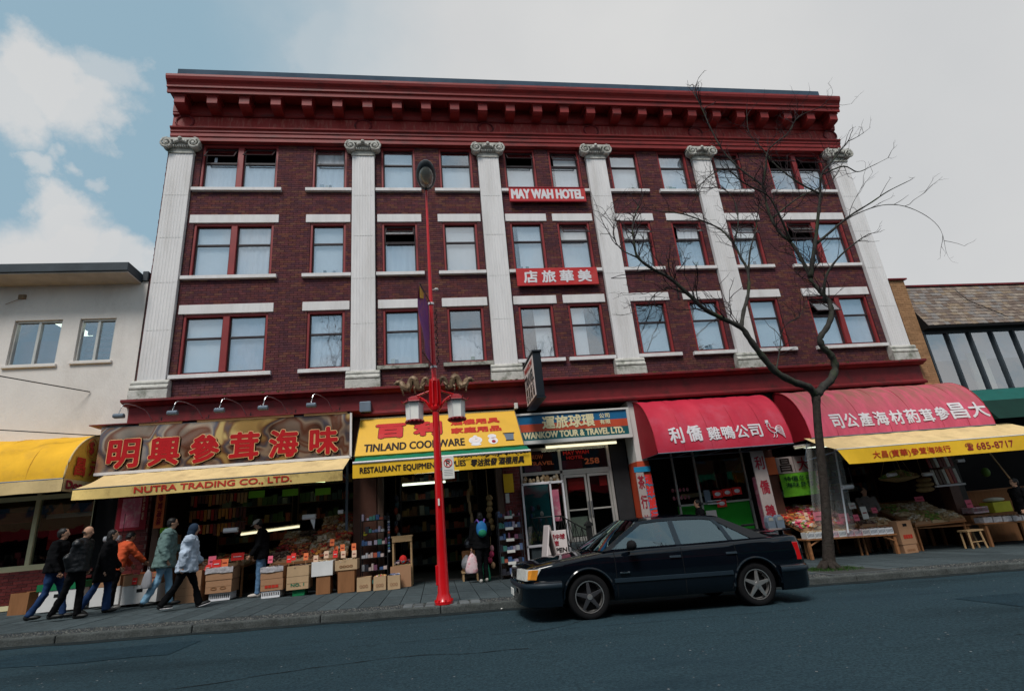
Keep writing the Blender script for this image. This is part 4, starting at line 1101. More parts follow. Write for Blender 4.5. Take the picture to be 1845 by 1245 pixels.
# --- hotel name boards
h1 = thing('name_board', 'red board reading MAY WAH HOTEL under the top floor windows', 'sign', (.05, -.12, 11.0))
bevel(MB().box(-1.21, 1.30, -.17, -.12, 10.96, 11.50).build('board', 'sign_red', h1), .008, 1)
MB().box(-1.21, 1.30, -.185, -.171, 10.96, 10.985).box(-1.21, 1.30, -.185, -.171, 11.475, 11.50).build('edge', 'maroon_print', h1)
text('MAY WAH HOTEL', 'white_letter', h1, flat(-.17), -1.13, 11.07, 2.34, .33, bold=.022)
h2 = thing('name_board', 'red board with four white Chinese characters under the second row of windows', 'sign', (.05, -.12, 8.1))
bevel(MB().box(-1.24, 1.29, -.17, -.12, 8.02, 8.60).build('board', 'sign_red', h2), .008, 1)
for i, c in enumerate('店旅華美'): text(c, 'white_letter', h2, flat(-.17), -1.02 + i * .56, 8.12, .41, .38, bold=.014, name='character')
# --- red barrel awnings
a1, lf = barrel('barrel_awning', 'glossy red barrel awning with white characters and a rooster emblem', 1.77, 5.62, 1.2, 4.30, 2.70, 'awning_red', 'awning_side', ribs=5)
text('利', 'white_letter', a1, lf, 2.20, .24, .37, .42, bold=.012, cuts=5, name='character'); text('僑', 'white_letter', a1, lf, 2.70, .26, .40, .42, bold=.012, cuts=5, name='character')
for i, c in enumerate('雞鴨公司'): text(c, 'white_letter', a1, lf, 3.27 + i * .40, .25, .345, .35, bold=.008, cuts=5, name='character')
# rooster emblem
m = MB()
def rp(pts, k=6, r=.012): m.tube([lf(a, b, .012) for a, b in catmull([(p[0], p[1], 0) for p in pts], 4) and [(q.x, q.y) for q in catmull([(p[0], p[1], 0) for p in pts], 4)]], r, 5)
ox, oz = 4.98, .20
rp([(ox + .06, oz + .40), (ox + .03, oz + .30), (ox + .08, oz + .18), (ox + .18, oz + .12), (ox + .27, oz + .16)]); rp([(ox + .06, oz + .42), (ox + .12, oz + .38), (ox + .12, oz + .28), (ox + .22, oz + .24)], r=.012)
for i in range(6): rp([(ox + .22, oz + .20), (ox + .30, oz + .30 - i * .035), (ox + .40, oz + .30 - i * .05), (ox + .45, oz + .23 - i * .05)], r=.011)
for i in range(3): rp([(ox + .05 + i * .03, oz + .44), (ox + .04 + i * .03, oz + .49)], r=.014)
rp([(ox + .16, oz + .12), (ox + .15, oz + .04), (ox + .11, oz + .0)], r=.009); rp([(ox + .21, oz + .12), (ox + .23, oz + .04), (ox + .19, oz - .01)], r=.009); rp([(ox + .01, oz + .41), (ox + .05, oz + .42), (ox + .09, oz + .42)], r=.018)
m.build('rooster_emblem', 'white_letter', a1)
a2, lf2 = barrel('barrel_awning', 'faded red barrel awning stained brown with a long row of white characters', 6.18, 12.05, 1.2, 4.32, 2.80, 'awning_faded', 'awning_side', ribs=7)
xx = 6.95
for i, (c, wd, ht) in enumerate(zip('司公產海材葯茸參昌大', (.36, .40, .42, .44, .44, .44, .42, .46, .58, .62), (.40, .40, .40, .40, .40, .40, .38, .38, .48, .46))):
    text(c, 'white_letter', a2, lf2, xx, .22 + (.03 if i > 6 else 0), wd * .92, ht, bold=.012, cuts=5, name='character', shear=.0); xx += wd * 1.04 + .04
# --- yellow awning right
ra, rvf = slope_awning('sloping_awning', 'long yellow awning at the right with a telephone number on its valance', 6.02, 12.6, -1.12, 2.82, -2.2, 2.36, 1.98, 'cream_cloth', 'valance_yellow', rail='white_paint', left_sag=.3)
text('大昌(寶華)參茸海味行', 'red_print', ra, rvf, 6.95, 2.05, 2.25, .20, bold=.002, lift=.005)
text('☎', 'maroon_print', ra, rvf, 9.65, 2.08, .24, .18, bold=.003, lift=.005); text('685-8717', 'maroon_print', ra, rvf, 9.98, 2.08, 1.15, .17, bold=.002, lift=.005)
# --- green awning far right
ga = thing('green_awning', 'teal green awning at the right edge beyond the faded red one', 'awning', (12.1, 0, 3.0))
m = MB(); m.poly([(12.12, 0, 4.06), (27, 0, 4.06), (27, -.9, 3.55), (12.12, -.9, 3.55)]); m.build('canopy', 'teal_cloth', ga)
m = MB(); m.poly([(12.12, -.9, 3.55), (27, -.9, 3.55), (27, -1.3, 2.95), (12.12, -1.3, 2.95)]); m.poly([(12.12, 0, 4.06), (12.12, -.9, 3.55), (12.12, -1.3, 2.95), (12.12, 0, 2.95)]); m.build('valance', 'dark_green_cloth', ga)

# ================================================================ goose-neck sign lamps
spots = [(-11.22, 'first from the left'), (-10.05, 'second from the left'), (-9.0, 'third from the left'), (-8.0, 'fourth from the left'), (-6.87, 'at the right end')]
for i, (x, w_) in enumerate(spots):
    t = thing('sign_lamp', 'small grey floodlight on a bent arm above the mirror sign, ' + w_, 'lamp', (x, -.2, 4.5), 'floodlights over the mirror sign')
    pts = catmull([(x + .35, -.12, 4.60), (x + .25, -.35, 4.82), (x + .05, -.80, 4.86), (x, -.92, 4.62)], 4)
    MB().tube(pts, .012, 5).build('arm', 'steel', t)
    h = MB().prism([(-.96, 4.51), (-.97, 4.57), (-.93, 4.61), (-.86, 4.60), (-.83, 4.55), (-.85, 4.50)], x - .115, x + .115); bevel(h.build('lamp_head', 'grey_metal', t), .02, 2)
    MB().lathe([(.05, -.16), (.055, -.1)], (x + .48, 0, 4.52), 10, 'y').build('junction_box', 'black_iron', t)
MB().tube([(-11.3, -.14, 4.50), (-5.9, -.14, 4.52)], .012, 5)
cd = MB().tube([(-11.2, -.22, 4.49), (-5.9, -.22, 4.50)], .012, 5)
for x in (-10.6, -9.5, -8.5, -7.4, -6.3): cd.tube([(x, -.22, 4.38), (x, -.22, 4.62)], .012, 4)
tag(cd.build('wiring_pipe', 'black_iron', None, org=(-8, -.22, 4.5)), 'thin dark pipe running above the mirror sign', 'pipe')
eb = MB().box(-5.79, -5.50, -.32, -.1, 4.44, 4.72).build('electrical_box', 'grey_metal', None, org=(-5.65, -.1, 4.5)); bevel(eb, .02, 2); tag(eb, 'small grey box on the fascia right of the mirror sign', 'box')
lb2 = MB().box(-1.68, -1.58, -.25, -.1, 4.30, 4.46).build('alarm_box', 'white_paint', None, org=(-1.6, -.1, 4.3)); bevel(lb2, .01, 1); tag(lb2, 'little white box under the blade sign', 'box')
# wires at the left
tag(MB().tube([(-16.2, -3, 6.0), (-14, -1.4, 5.62), (-12.45, -.02, 5.43)], .014, 5).build('overhead_wire', 'black_iron', None, org=(-12.4, 0, 5.4)), 'short dark wire ending on the pale stucco wall', 'wire')
tag(MB().tube([(-17, -3, 4.4), (-14, -1.6, 4.33), (-11.70, -.5, 4.18)], .012, 5).build('overhead_wire', 'black_iron', None, org=(-11.6, -.5, 4.2)), 'dark wire running just above the yellow barrel awning', 'wire')

# ================================================================ vertical signs and shop fronts, right half
def vsign(label, x0, x1, z0, z1, y, chars, mat, cmat, cw, ch, bold=.008, name='vertical_sign', zz=None):
    t = thing(name, label, 'sign', ((x0 + x1) / 2, y, z0))
    bevel(MB().box(x0, x1, y, y + .04, z0, z1).build('board', mat, t), .004, 1)
    n = len(chars); st_ = (z1 - z0) / n
    for i, c in enumerate(chars):
        text(c, cmat, t, flat(y), (x0 + x1) / 2 - cw / 2, z1 - st_ * (i + .5) - ch / 2, cw, ch, bold=bold, name='character')
    return t
vsign('narrow white upright sign with dark red characters beside the green panelled window', 4.60, 4.98, .72, 2.62, -.75, '利僑鵝', 'banner_cream', 'maroon_print', .26, .34)
vsign('square white sign with the dark character beside the orange one, above the green notice', 5.74, 6.28, 2.0, 2.46, -.06, '昌', 'banner_cream', 'black_print', .36, .36)
vsign('square white sign right of its twin above the green notice', 6.30, 6.82, 2.0, 2.46, -.07, '大', 'banner_cream', 'maroon_print', .36, .36)
vsign('orange board left of the two white character signs', 5.43, 5.72, 2.0, 2.48, -.09, '行', 'paper_orange', 'paper_orange', .2, .2)
t = vsign('tall blue topped banner with dark red characters on the orange pier', 1.50, 1.72, .3, 2.35, -.16, '茶行旅遊', 'banner_cream', 'maroon_print', .17, .34)
MB().box(1.47, 1.93, -.165, -.12, 2.36, 2.50).build('blue_band', 'print_blue', t)
t = thing('pier_banner', 'orange banner with teal and red characters wrapped on the pier beside the red awning', 'sign', (1.83, -.1, .3))
MB().box(1.73, 1.95, -.115, -.083, .3, 2.34).build('board', 'sign_orange', t)
for i, c in enumerate('環球旅行社有'):
    text(c, 'paper_red', t, flat(-.115), 1.75, 2.02 - i * .31, .19, .25, bold=.012, name='character'); text(c, 'print_blue', t, flat(-.115), 1.74, 2.00 - i * .31, .19, .25, bold=.03, lift=.002, name='character_edge')
text('券', 'red_dark_paint', wk, flat(-.0), 1.40, 2.9, .2, .3, bold=.01) if False else None
gn = MB(); gn.grid(lambda u, v: (5.70 + 1.12 * u, -.14 - .02 * math.sin(u * 7), 1.98 - .62 * v + .02 * u), 10, 5); gno = gn.build('notice_sheet', 'green_sheet', None, org=(6.2, -.1, 1.4)); [text(q_, 'dark_green_cloth', gno, lambda a, b, d: Vector((a, -.17 - d, b)), 5.80 + .0 * k_, 1.78 - .17 * k_, .86, .13, bold=.002, name='written_line') for k_, q_ in enumerate(('特價冬菇', '海味參茸'))]; tag(gno, 'lime green paper notice under the two white character signs', 'notice')
# bays: poultry shop
ps = thing('poultry_shop', 'dark shop front with green panels under the glossy red awning', 'shop front', (3.8, .5, 0))
MB().box(3.52, 4.90, .35, .42, gz(4) + .45, 1.37).build('green_panel', 'green_panel', ps)
MB().box(2.85, 3.40, .55, .60, gz(4) + .4, 1.38).build('green_panel', 'green_panel', ps)
m = MB()
for x in (2.78, 3.44, 4.93): m.box(x, x + .05, .3, .36, -.1, 3.2)
m.box(2.78, 4.98, .3, .36, 1.37, 1.42).box(2.78, 4.98, .3, .36, .28, .34).box(2.78, 4.98, .3, .36, 3.1, 3.2); m.build('frame', 'alu', ps)
MB().box(3.49, 4.93, .32, .324, 1.42, 3.1).build('pane', 'shop_glass', ps)
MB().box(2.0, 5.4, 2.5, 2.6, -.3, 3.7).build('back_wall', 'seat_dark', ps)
MB().prism([(3.50, 3.06), (4.0, 3.06), (3.62, 2.72), (3.50, 2.66)], .27, .29, 'y').build('corner_sticker', 'teal_cloth', ps)
for (x, z) in ((3.95, 1.62), (4.25, 1.64), (4.55, 1.66), (4.02, 1.36)):
    m = MB(); m.box(x - .14, x + .14, .25, .27, z - .1, z + .1); o = m.build('price_board', 'paper_red', ps); MB().ell((x, .245, z), (.09, .008, .055), 12, 5).build('white_spot', 'white_letter', o)
for i in range(5):
    for j in range(2): MB().ell((2.93 + i * .115, .9, 1.62 + .22 * j), (.045, .02, .06), 8, 5).build('price_spot', 'pink_print', ps)
MB().box(3.55, 3.72, .24, .28, 1.42, 1.75).build('scale', 'grey_metal', ps); MB().box(3.6, 4.0, .23, .26, 1.36, 1.385).box(3.6, 4.0, .23, .26, 1.44, 1.46).build('white_rail', 'white_letter', ps)
MB().box(3.50, 3.80, .24, .26, .45, 1.2).build('cream_panel', 'light_box', ps)
m = MB()
for i in range(26): x = random.uniform(3.6, 4.85); m.box(x, x + .05, .7, .74, 1.75 + random.uniform(0, .1), 1.95 + random.uniform(0, .3))
m.build('hanging_goods', 'goods_red', ps, kind='stuff')
MB().box(3.5, 4.9, 1.6, 1.66, 1.62, 1.74).build('shelf', 'cream_letter', ps)
ls = MB().box(5.02, 5.35, .1, .14, .55, 1.98).build('leaflet_panel', 'pink_print', None, org=(5.2, .1, .5)); tag(ls, 'upright panel of pink and white leaflets beside the parking meter', 'panel')
# clear hanging sheet
m = MB(); m.grid(lambda u, v: (5.95 + .95 * u - .5 * v * (1 - u) * .6, -1.0 - .06 * math.sin(u * 14 + v * 2) - .2 * (1 - v), 2.65 - 2.3 * v), 30, 12)
pc = m.build('plastic_curtain', 'clear_sheet', None, smooth=True, org=(6.4, -1, .4)); tag(pc, 'clear plastic curtain hanging between the red awnings', 'curtain')
MB().tube(catmull([(6.92, -1.05, 2.65), (6.80, -1.08, 1.8), (6.62, -1.15, .9), (6.5, -1.2, .35)]), .022, 6).build('rolled_edge', 'plastic_white', pc)

# ================================================================ hotel / tour entrance
en = thing('glass_entrance', 'white framed double glass doors of the tour office at the top of a few steps', 'entrance', (.3, .6, .7))
fy0, fy1 = .55, .63
fr = MB()
fr.box(-1.50, 1.02, fy0, fy1, 2.55, 2.64).box(-.44, -.36, fy0, fy1, .72, 3.3).box(.99, 1.07, fy0, fy1, .72, 3.3).box(-1.56, -1.50, fy0, fy1, .72, 3.3).box(-1.5, 1.0, fy0, fy1, 3.22, 3.3).box(-.36, .99, fy0, fy1, 2.50, 2.55)
bevel(fr.build('frame', 'alu', en), .006, 1)
for a, b in ((-.35, .30), (.325, .98)):
    d = MB(); d.box(a, a + .06, fy0 + .01, fy1 - .01, .73, 2.49).box(b - .06, b, fy0 + .01, fy1 - .01, .73, 2.49).box(a + .06, b - .06, fy0 + .01, fy1 - .01, 2.42, 2.49).box(a + .06, b - .06, fy0 + .01, fy1 - .01, .73, .84).box(a + .06, b - .06, fy0 + .01, fy1 - .01, 1.52, 1.56)
    do = d.build('door', 'alu', en); bevel(do, .005, 1)
    MB().box(a + .06, b - .06, .585, .59, .84, 1.52).box(a + .06, b - .06, .585, .59, 1.56, 2.42).build('pane', 'shop_glass', do)
    MB().box(b - .05 if a < 0 else a + .01, b - .01 if a < 0 else a + .05, fy0 - .03, fy0 + .01, 1.35, 1.75).build('handle', 'steel', do)
MB().box(-.22, .24, .66, .67, 2.08, 2.4).box(.70, .92, .66, .67, 2.14, 2.42).build('red_poster', 'paper_red', en)
MB().box(-.27, .22, .66, .67, .86, 1.36).build('cream_panel', 'curtain_cream', en)
MB().box(-1.5, -.44, .585, .59, 2.64, 3.22).box(-.36, .99, .585, .59, 2.64, 3.22).build('transom_pane', 'shop_glass', en)
MB().box(-1.50, -.44, .57, .58, .8, 2.5).build('side_pane', 'shop_glass', en)
ef = flat(.57)
text('WANKOW', 'paper_orange', en, ef, -1.5, 3.0, .62, .11, bold=.004, lift=.01); text('TRAVEL', 'paper_orange', en, ef, -1.3, 2.82, .72, .10, bold=.004, lift=.01)
text('MAY WAH', 'paper_red', en, ef, -.28, 3.05, .75, .10, bold=.004, lift=.01); text('HOTEL', 'paper_red', en, ef, -.2, 2.92, .5, .09, bold=.004, lift=.01); text('258', 'paper_orange', en, ef, .32, 2.76, .42, .15, bold=.008, lift=.01)
MB().box(-.34, .25, .60, .61, 2.66, 2.9).build('pink_poster', 'maroon_print', en); MB().box(-1.42, -.95, .60, .61, 2.66, 2.86).build('pink_poster', 'pink_print', en)
gm = MB()
for i in range(26): x = random.uniform(-1.55, -.5); gm.ell((x, .42, 2.36 + random.uniform(-.02, .12)), (.05, .04, random.uniform(.05, .1)), 6, 4)
gm.build('shelf_ornaments', 'goods_cream', en, kind='stuff')
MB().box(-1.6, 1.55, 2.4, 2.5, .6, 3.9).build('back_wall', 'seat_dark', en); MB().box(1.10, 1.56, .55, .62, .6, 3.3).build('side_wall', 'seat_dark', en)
tl = thing('tube_lamp', 'long pale fluorescent tube under the tour sign', 'lamp', (.2, .1, 3.25), None)
MB().tube([(-.82, .25, 3.26), (1.22, .25, 3.26)], .035, 8).build('tube', 'tube_light', tl)
MB().box(-.85, 1.25, .27, .32, 3.29, 3.33).build('holder', 'alu', tl)
# landing, steps and railing
ld = MB(); ld.box(-1.58, 1.56, -.25, 2.4, -.1, .72); 
ld.box(-.2, 1.3, -.55, -.25, -.1, .56).box(-.2, 1.3, -.85, -.55, -.1, .40).box(-.2, 1.3, -1.15, -.85, -.1, .22)
lo = ld.build('entrance_steps', 'slab', None, org=(.3, 0, 0)); bevel(lo, .015, 1); tag(lo, 'grey concrete landing and steps up to the glass doors', 'steps')
rl = thing('railing', 'black iron railing with crossed bars and a square post beside the entrance steps', 'railing', (-.3, -1.2, 0))
MB().box(-.36, -.24, -1.30, -1.18, 0, 1.12).prism([(-.39, 1.12), (-.21, 1.12), (-.21, 1.17), (-.30, 1.24), (-.39, 1.17)], -1.33, -1.15, 'y').build('post', 'black_iron', rl)
m = MB(); m.tube([(-.3, -1.2, 1.0), (-.75, -.3, 1.42)], .018, 5).tube([(-.3, -1.2, .35), (-.75, -.3, .78)], .015, 5).tube([(-1.5, -.28, 1.42), (-.75, -.3, 1.42)], .018, 5)
for i in range(4):
    a = Vector((-.3 - .11 * i, -1.2 + .22 * i, .35 + .105 * i)); b = a + Vector((-.11, .22, .105)); h = Vector((0, 0, .65))
    m.tube([a, a + h], .01, 4).tube([a, b + h], .01, 4).tube([b, a + h], .01, 4)
for i in range(4):
    a = Vector((-.75 - .19 * i, -.29, .76)); b = a + Vector((-.19, 0, 0)); h = Vector((0, 0, .66)); m.tube([a, a + h], .01, 4).tube([a, b + h], .009, 4).tube([b, a + h], .009, 4)
m.build('rail_bars', 'black_iron', rl)
# glass case by the wall
gc = thing('display_case', 'tall white framed glass case with dark teal photographs beside the brick pier', 'display case', (-1.1, -.3, .1))
m = MB()
for x in (-1.70, -.96, -.62): m.box(x, x + .045, -.32, -.27, .15, 2.28)
m.box(-1.70, -.575, -.32, -.27, 2.24, 2.30).box(-1.70, -.92, -.32, -.27, .72, .78)
bevel(m.build('frame', 'white_letter', gc), .005, 1)
MB().box(-1.66, -.96, -.29, -.285, .78, 2.24).build('pane', 'shop_glass', gc); MB().box(-1.66, -.96, -.12, -.1, .78, 2.24).build('back_panel', 'sign_teal', gc)
MB().box(-.90, -.66, .02, .03, 1.3, 2.1).build('leaflet', 'pink_print', gc)
gm = MB()
for i in range(34): gm.ell((random.uniform(-1.6, -1.02), -.2, .84 + random.uniform(0, .22)), (.03, .02, .05), 6, 4)
gm.build('potted_leaves', 'goods_green', gc, kind='stuff')
gm = MB()
for i in range(8): gm.ell((random.uniform(-1.5, -1.05), -.15, 1.2 + random.uniform(0, .5)), (.05, .02, .07), 6, 4)
gm.build('photograph', 'goods_blue', gc)
# A-board
ab = thing('sandwich_board', 'white sandwich board with red characters standing open by the steps', 'sandwich board', (-1.3, -1.3, .05))
zb = gz(-1.3)
for s_, mt in ((-1, 'light_box'), (1, 'banner_cream')):
    m = MB(); m.hexa([(-1.38 + s_ * .20, -1.75, zb + .03), (-1.34 + s_ * .20, -1.75, zb + .03), (-1.34 + s_ * .20, -1.12, zb + .03), (-1.38 + s_ * .20, -1.12, zb + .03), (-1.375, -1.75, zb + 1.18), (-1.345, -1.75, zb + 1.18), (-1.345, -1.12, zb + 1.18), (-1.375, -1.12, zb + 1.18)])
    bevel(m.build('board', mt, ab), .006, 1)
sb2 = thing('notice_stand', 'low white notice board on legs with red characters beside the sandwich board', 'notice', (-.95, -.6, .05))
bevel(MB().box(-1.28, -.72, -.6, -.56, .52, 1.08).build('board', 'light_box', sb2), .006, 1)
MB().box(-1.26, -1.22, -.59, -.57, .02, .52).box(-.78, -.74, -.59, -.57, .02, .52).build('leg', 'alu', sb2)
text('環中球', 'maroon_print', sb2, flat(-.6), -1.15, .87, .38, .12, bold=.006); text('旅', 'maroon_print', sb2, flat(-.6), -1.06, .72, .12, .12, bold=.006); text('OPEN', 'black_print', sb2, flat(-.6), -1.17, .57, .42, .1, bold=.006)
# ================================================================ STREET LAMP with lanterns, dragons and banner
LPX, LPY = -3.84, -4.36
lz = gz(LPX)
def lamp_ring(z0, z1, r0, r1, n=12): return [(r0, z0), (r1, z1)]
lp = thing('street_lamp', 'tall red lamp post with twin white lanterns, bronze dragons and a teardrop lamp head', 'street lamp', (LPX, LPY, lz))
m = MB(); m.lathe([(.155, lz), (.155, lz + .04), (.135, lz + .06), (.12, lz + .12), (.100, lz + .17), (.086, 1.0), (.070, 2.6), (.064, 3.45), (.062, 3.5)], (LPX, LPY, 0), 14); smooth_by_angle(m.build('pole', 'lamp_red', lp))
m = MB(); m.lathe([(.050, 4.1), (.046, 5.0), (.038, 6.2), (.030, 7.4), (.025, 8.42)], (LPX, LPY, 0), 12); smooth_by_angle(m.build('pole', 'lamp_red', lp))
m = MB(); m.box(LPX - .12, LPX - .07, LPY - .05, LPY + .05, lz + .3, lz + .62); bevel(m.build('hand_hole_cover', 'lamp_red', lp), .008, 1)
for a in range(8):
    m = MB(); th = a * PI / 4 + .2; bolt = (LPX + .145 * math.cos(th), LPY + .145 * math.sin(th), 0); m.lathe([(.016, lz + .04), (.014, lz + .075)], bolt, 6); m.build('bolt', 'lamp_red', lp)
m = MB(); m.lathe([(.075, 3.46), (.10, 3.50), (.10, 3.55), (.07, 3.58), (.07, 4.02), (.085, 4.05), (.05, 4.12)], (LPX, LPY, 0), 12); jn = smooth_by_angle(m.build('collar', 'lamp_red', lp))
for a in range(8):      # upright fins round the joint
    th = a * PI / 4 + .39; c, s_ = math.cos(th), math.sin(th); m = MB()
    V = []
    for (r, z) in ((.06, 3.46), (.122, 3.60), (.115, 4.0), (.09, 4.10), (.06, 4.05)): V.append((r, z))
    t_ = .01; b = len(m.v)
    for sg_ in (-t_, t_):
        for r, z in V: m.v.append((LPX + c * r - s_ * sg_, LPY + s_ * r + c * sg_, z))
    k = len(V); m.face(list(range(k))[::-1]); m.face([k + i for i in range(k)])
    for i in range(k): m.face((i, (i + 1) % k, k + (i + 1) % k, k + i))
    m.build('fin', 'lamp_red', jn)
for sx in (-1, 1):
    lx = LPX + sx * .395
    m = MB(); m.tube(catmull([(LPX + sx * .08, LPY, 3.52), (LPX + sx * .18, LPY, 3.66), (LPX + sx * .30, LPY, 3.74), (lx, LPY, 3.74)], 3), .028, 6).tube([(LPX + sx * .1, LPY, 3.86), (lx, LPY, 3.76)], .02, 6); smooth_by_angle(m.build('arm', 'lamp_red', lp))
    lt = MB().lathe([(.148, 3.30), (.160, 3.655)], (lx, LPY, 0), 6).build('lantern', 'lantern_glass', lp)
    m = MB(); m.lathe([(.225, 3.645), (.215, 3.665), (.15, 3.70), (.10, 3.76), (.03, 3.78)], (lx, LPY, 0), 6)
    for k in range(6):
        th = k * PI / 3; m.tube([(lx + .22 * math.cos(th), LPY + .22 * math.sin(th), 3.655), (lx + .245 * math.cos(th), LPY + .245 * math.sin(th), 3.695)], .014, 4)
    m.build('lantern_roof', 'lantern_red', lt)
    m = MB(); m.lathe([(.04, 3.235), (.12, 3.25), (.165, 3.285), (.17, 3.31), (.15, 3.315)], (lx, LPY, 0), 12)
    for k in range(12): m.ell((lx + .155 * math.cos(k * PI / 6), LPY + .155 * math.sin(k * PI / 6), 3.285), (.028, .028, .03), 6, 4)
    m.build('lantern_foot', 'lantern_red', lt)
    for k in range(6):
        th = k * PI / 3; MB().tube([(lx + .15 * math.cos(th), LPY + .15 * math.sin(th), 3.31), (lx + .162 * math.cos(th), LPY + .162 * math.sin(th), 3.65)], .008, 4).build('lantern_rib', 'stone', lt)
    # dragon: body in a double arch, head raised away from the post, legs, tail, crest
    m = MB(); D = lambda t, h: (LPX + sx * t, LPY + .02 * math.sin(t * 30), h)
    body = catmull([D(.10, 3.98), D(.14, 4.10), D(.20, 4.09), D(.25, 3.94), D(.32, 3.93), D(.36, 4.08), D(.42, 4.12), D(.47, 4.02), D(.52, 3.93), D(.58, 3.95), D(.62, 4.03), D(.66, 4.05)], 5)
    n_ = len(body); m.tube(body, [.024 + .044 * math.sin(min(1, i / n_ * 1.3) * PI * .55) - .014 * max(0, i / n_ - .75) * 4 for i in range(n_)], 8)
    hx = LPX + sx * .68; m.ell((hx, LPY, 4.06), (.07, .055, .05), 8, 5); m.ell((hx + sx * .06, LPY, 4.04), (.04, .026, .018), 7, 4); m.ell((hx + sx * .05, LPY, 4.01), (.035, .02, .010), 7, 4)
    for q in (-1, 1): m.tube([(hx - sx * .02, LPY + q * .02, 4.09), (hx - sx * .08, LPY + q * .035, 4.15)], [.01, .003], 5)
    for (t, h) in ((.18, 4.02), (.34, 3.98), (.44, 4.0), (.56, 3.95)):
        for q in (-1, 1): m.tube([D(t, h), (LPX + sx * (t + .05), LPY + q * .05, h - .06), (LPX + sx * (t + .03), LPY + q * .06, h - .13)], [.026, .020, .018], 5)
    for i in range(4, n_ - 6, 3): p = body[i]; m.tube([p, p + Vector((-sx * .015, 0, .068))], [.014, .002], 4)
    smooth_by_angle(m.build('dragon', 'bronze', lp))
# lamp head seen from below
rot = Matrix.Rotation(math.radians(-14), 3, 'X')
hc = Vector((LPX + .01, LPY - .22, 8.62))
m = MB(); m.ell(hc, (.215, .40, .15), 18, 10, rot); m.tube([(LPX, LPY, 8.38), (LPX, LPY + .03, 8.52)], [.035, .06], 10)
hd = smooth_by_angle(m.build('lamp_head', 'hood_dark', lp))
m = MB(); m.ell(hc + Vector((0, -.03, -.05)), (.165, .30, .145), 18, 10, rot); smooth_by_angle(m.build('lens', 'lens', hd))
# banner
bx = -4.0
bn = MB(); 
BT, BB = 5.66, 4.36
bn.grid(lambda u, v: (LPX - .06 - .14 * u - .05 * math.sin(v * 5) * u, LPY - .05 - .92 * u, (BT - (BT - BB) * v) + (.0 - .0 * u)), 8, 16)
bo = bn.build('banner', 'banner', lp, smooth=True)
bn = MB(); bn.grid(lambda u, v: (LPX - .064 - .14 * (.5 + .5 * u) - .0, LPY - .05 - .92 * (.55 + .45 * u), BT + .004 - .28 * v * (.4 + .6 * u)), 4, 3); bn.build('banner_band', 'banner_gold', bo)
for z in (5.68, 4.34):
    MB().tube([(LPX, LPY, z), (LPX - .2, LPY - .98, z)], .011, 5).build('banner_rod', 'black_iron', lp)
    MB().lathe([(.062, z - .02), (.062, z + .02)], (LPX, LPY, 0), 12).build('clamp', 'white_letter', lp)
m = MB(); rnd = random.Random(3); pts = []
for i in range(60): th = i * .9; pts.append((LPX + .08 + .02 * math.cos(th), LPY + .05 * math.sin(th), 5.55 - i * .0195))
m.tube(pts, .006, 4)
for p in pts[::2]: m.ell(p, (.014, .014, .018), 5, 3)
m.build('light_string', 'black_iron', lp)
MB().ell((LPX + .12, LPY, 6.0), (.05, .04, .03), 8, 5).tube([(LPX + .03, LPY, 5.99), (LPX + .12, LPY, 6.0)], .01, 5).build('sensor', 'white_paint', lp)
MB().box(LPX - .03, LPX + .0, LPY - .108, LPY - .098, 1.74, 1.86).build('sticker', 'paper', lp)
ns = thing('parking_sign', 'white no parking sign strapped to the red lamp post', 'sign', (LPX + .2, LPY - .06, 2.2))
sx0 = LPX + .075
bevel(MB().box(sx0, sx0 + .215, LPY - .075, LPY - .065, 2.19, 2.60).build('plate', 'paper', ns), .004, 1)
nf = flat(LPY - .075)
m = MB(); cx0, cz0 = sx0 + .105, 2.475
m.tube([(cx0 + .072 * math.cos(t), LPY - .079, cz0 + .072 * math.sin(t)) for t in [i * 2 * PI / 24 for i in range(25)]], .007, 5, cap=False).tube([(cx0 - .05, LPY - .082, cz0 + .05), (cx0 + .05, LPY - .082, cz0 - .05)], .006, 5); m.build('ring', 'paper_red', ns)
text('P', 'black_print', ns, nf, cx0 - .03, cz0 - .045, .065, .09, bold=.003, lift=.002)
for i in range(4): MB().box(sx0 + .03, sx0 + .185, LPY - .0765, LPY - .075, 2.345 - i * .03, 2.352 - i * .03).build('small_print', 'grey_metal', ns)
MB().box(sx0 - .03, sx0 + .02, LPY - .06, LPY + .0, 2.35, 2.40).build('strap', 'steel', ns)

# ================================================================ TREE
TY = -3.45
def tp_(u, v, dy=0): return at(u, v, TY + dy)
tr = thing('bare_tree', 'leafless mossy street tree with a forked crooked trunk in front of the hotel', 'tree', (4.1, TY, gz(4.1)))
trunk = MB(); limbs = MB(); twigs = MB()
base = tp_(1494, 1024); base.z = gz(base.x) - .01
tk = catmull([base, tp_(1487, 900), tp_(1480, 830), tp_(1473, 760), tp_(1470, 712)], 5)
nk = len(tk)
trunk.tube([tk[0] + Vector((0, 0, -.05))] + tk, [.18] + [.128 - .03 * min(1, i / 4) - .02 * i / nk + .015 * (i > nk - 3) for i in range(nk)], 12)
for i in range(7):
    a = i * .9; d = Vector((math.cos(a), math.sin(a), 0)); trunk.tube([base + d * .08 + Vector((0, 0, .14)), base + d * .2 + Vector((0, 0, .03)), base + d * .34 + Vector((0, 0, -.02))], [.07, .05, .02], 6)
rr = random.Random(11)
def jit(pts, a): return [p + Vector((rr.uniform(-a, a), rr.uniform(-a, a), rr.uniform(-a, a))) for p in pts]
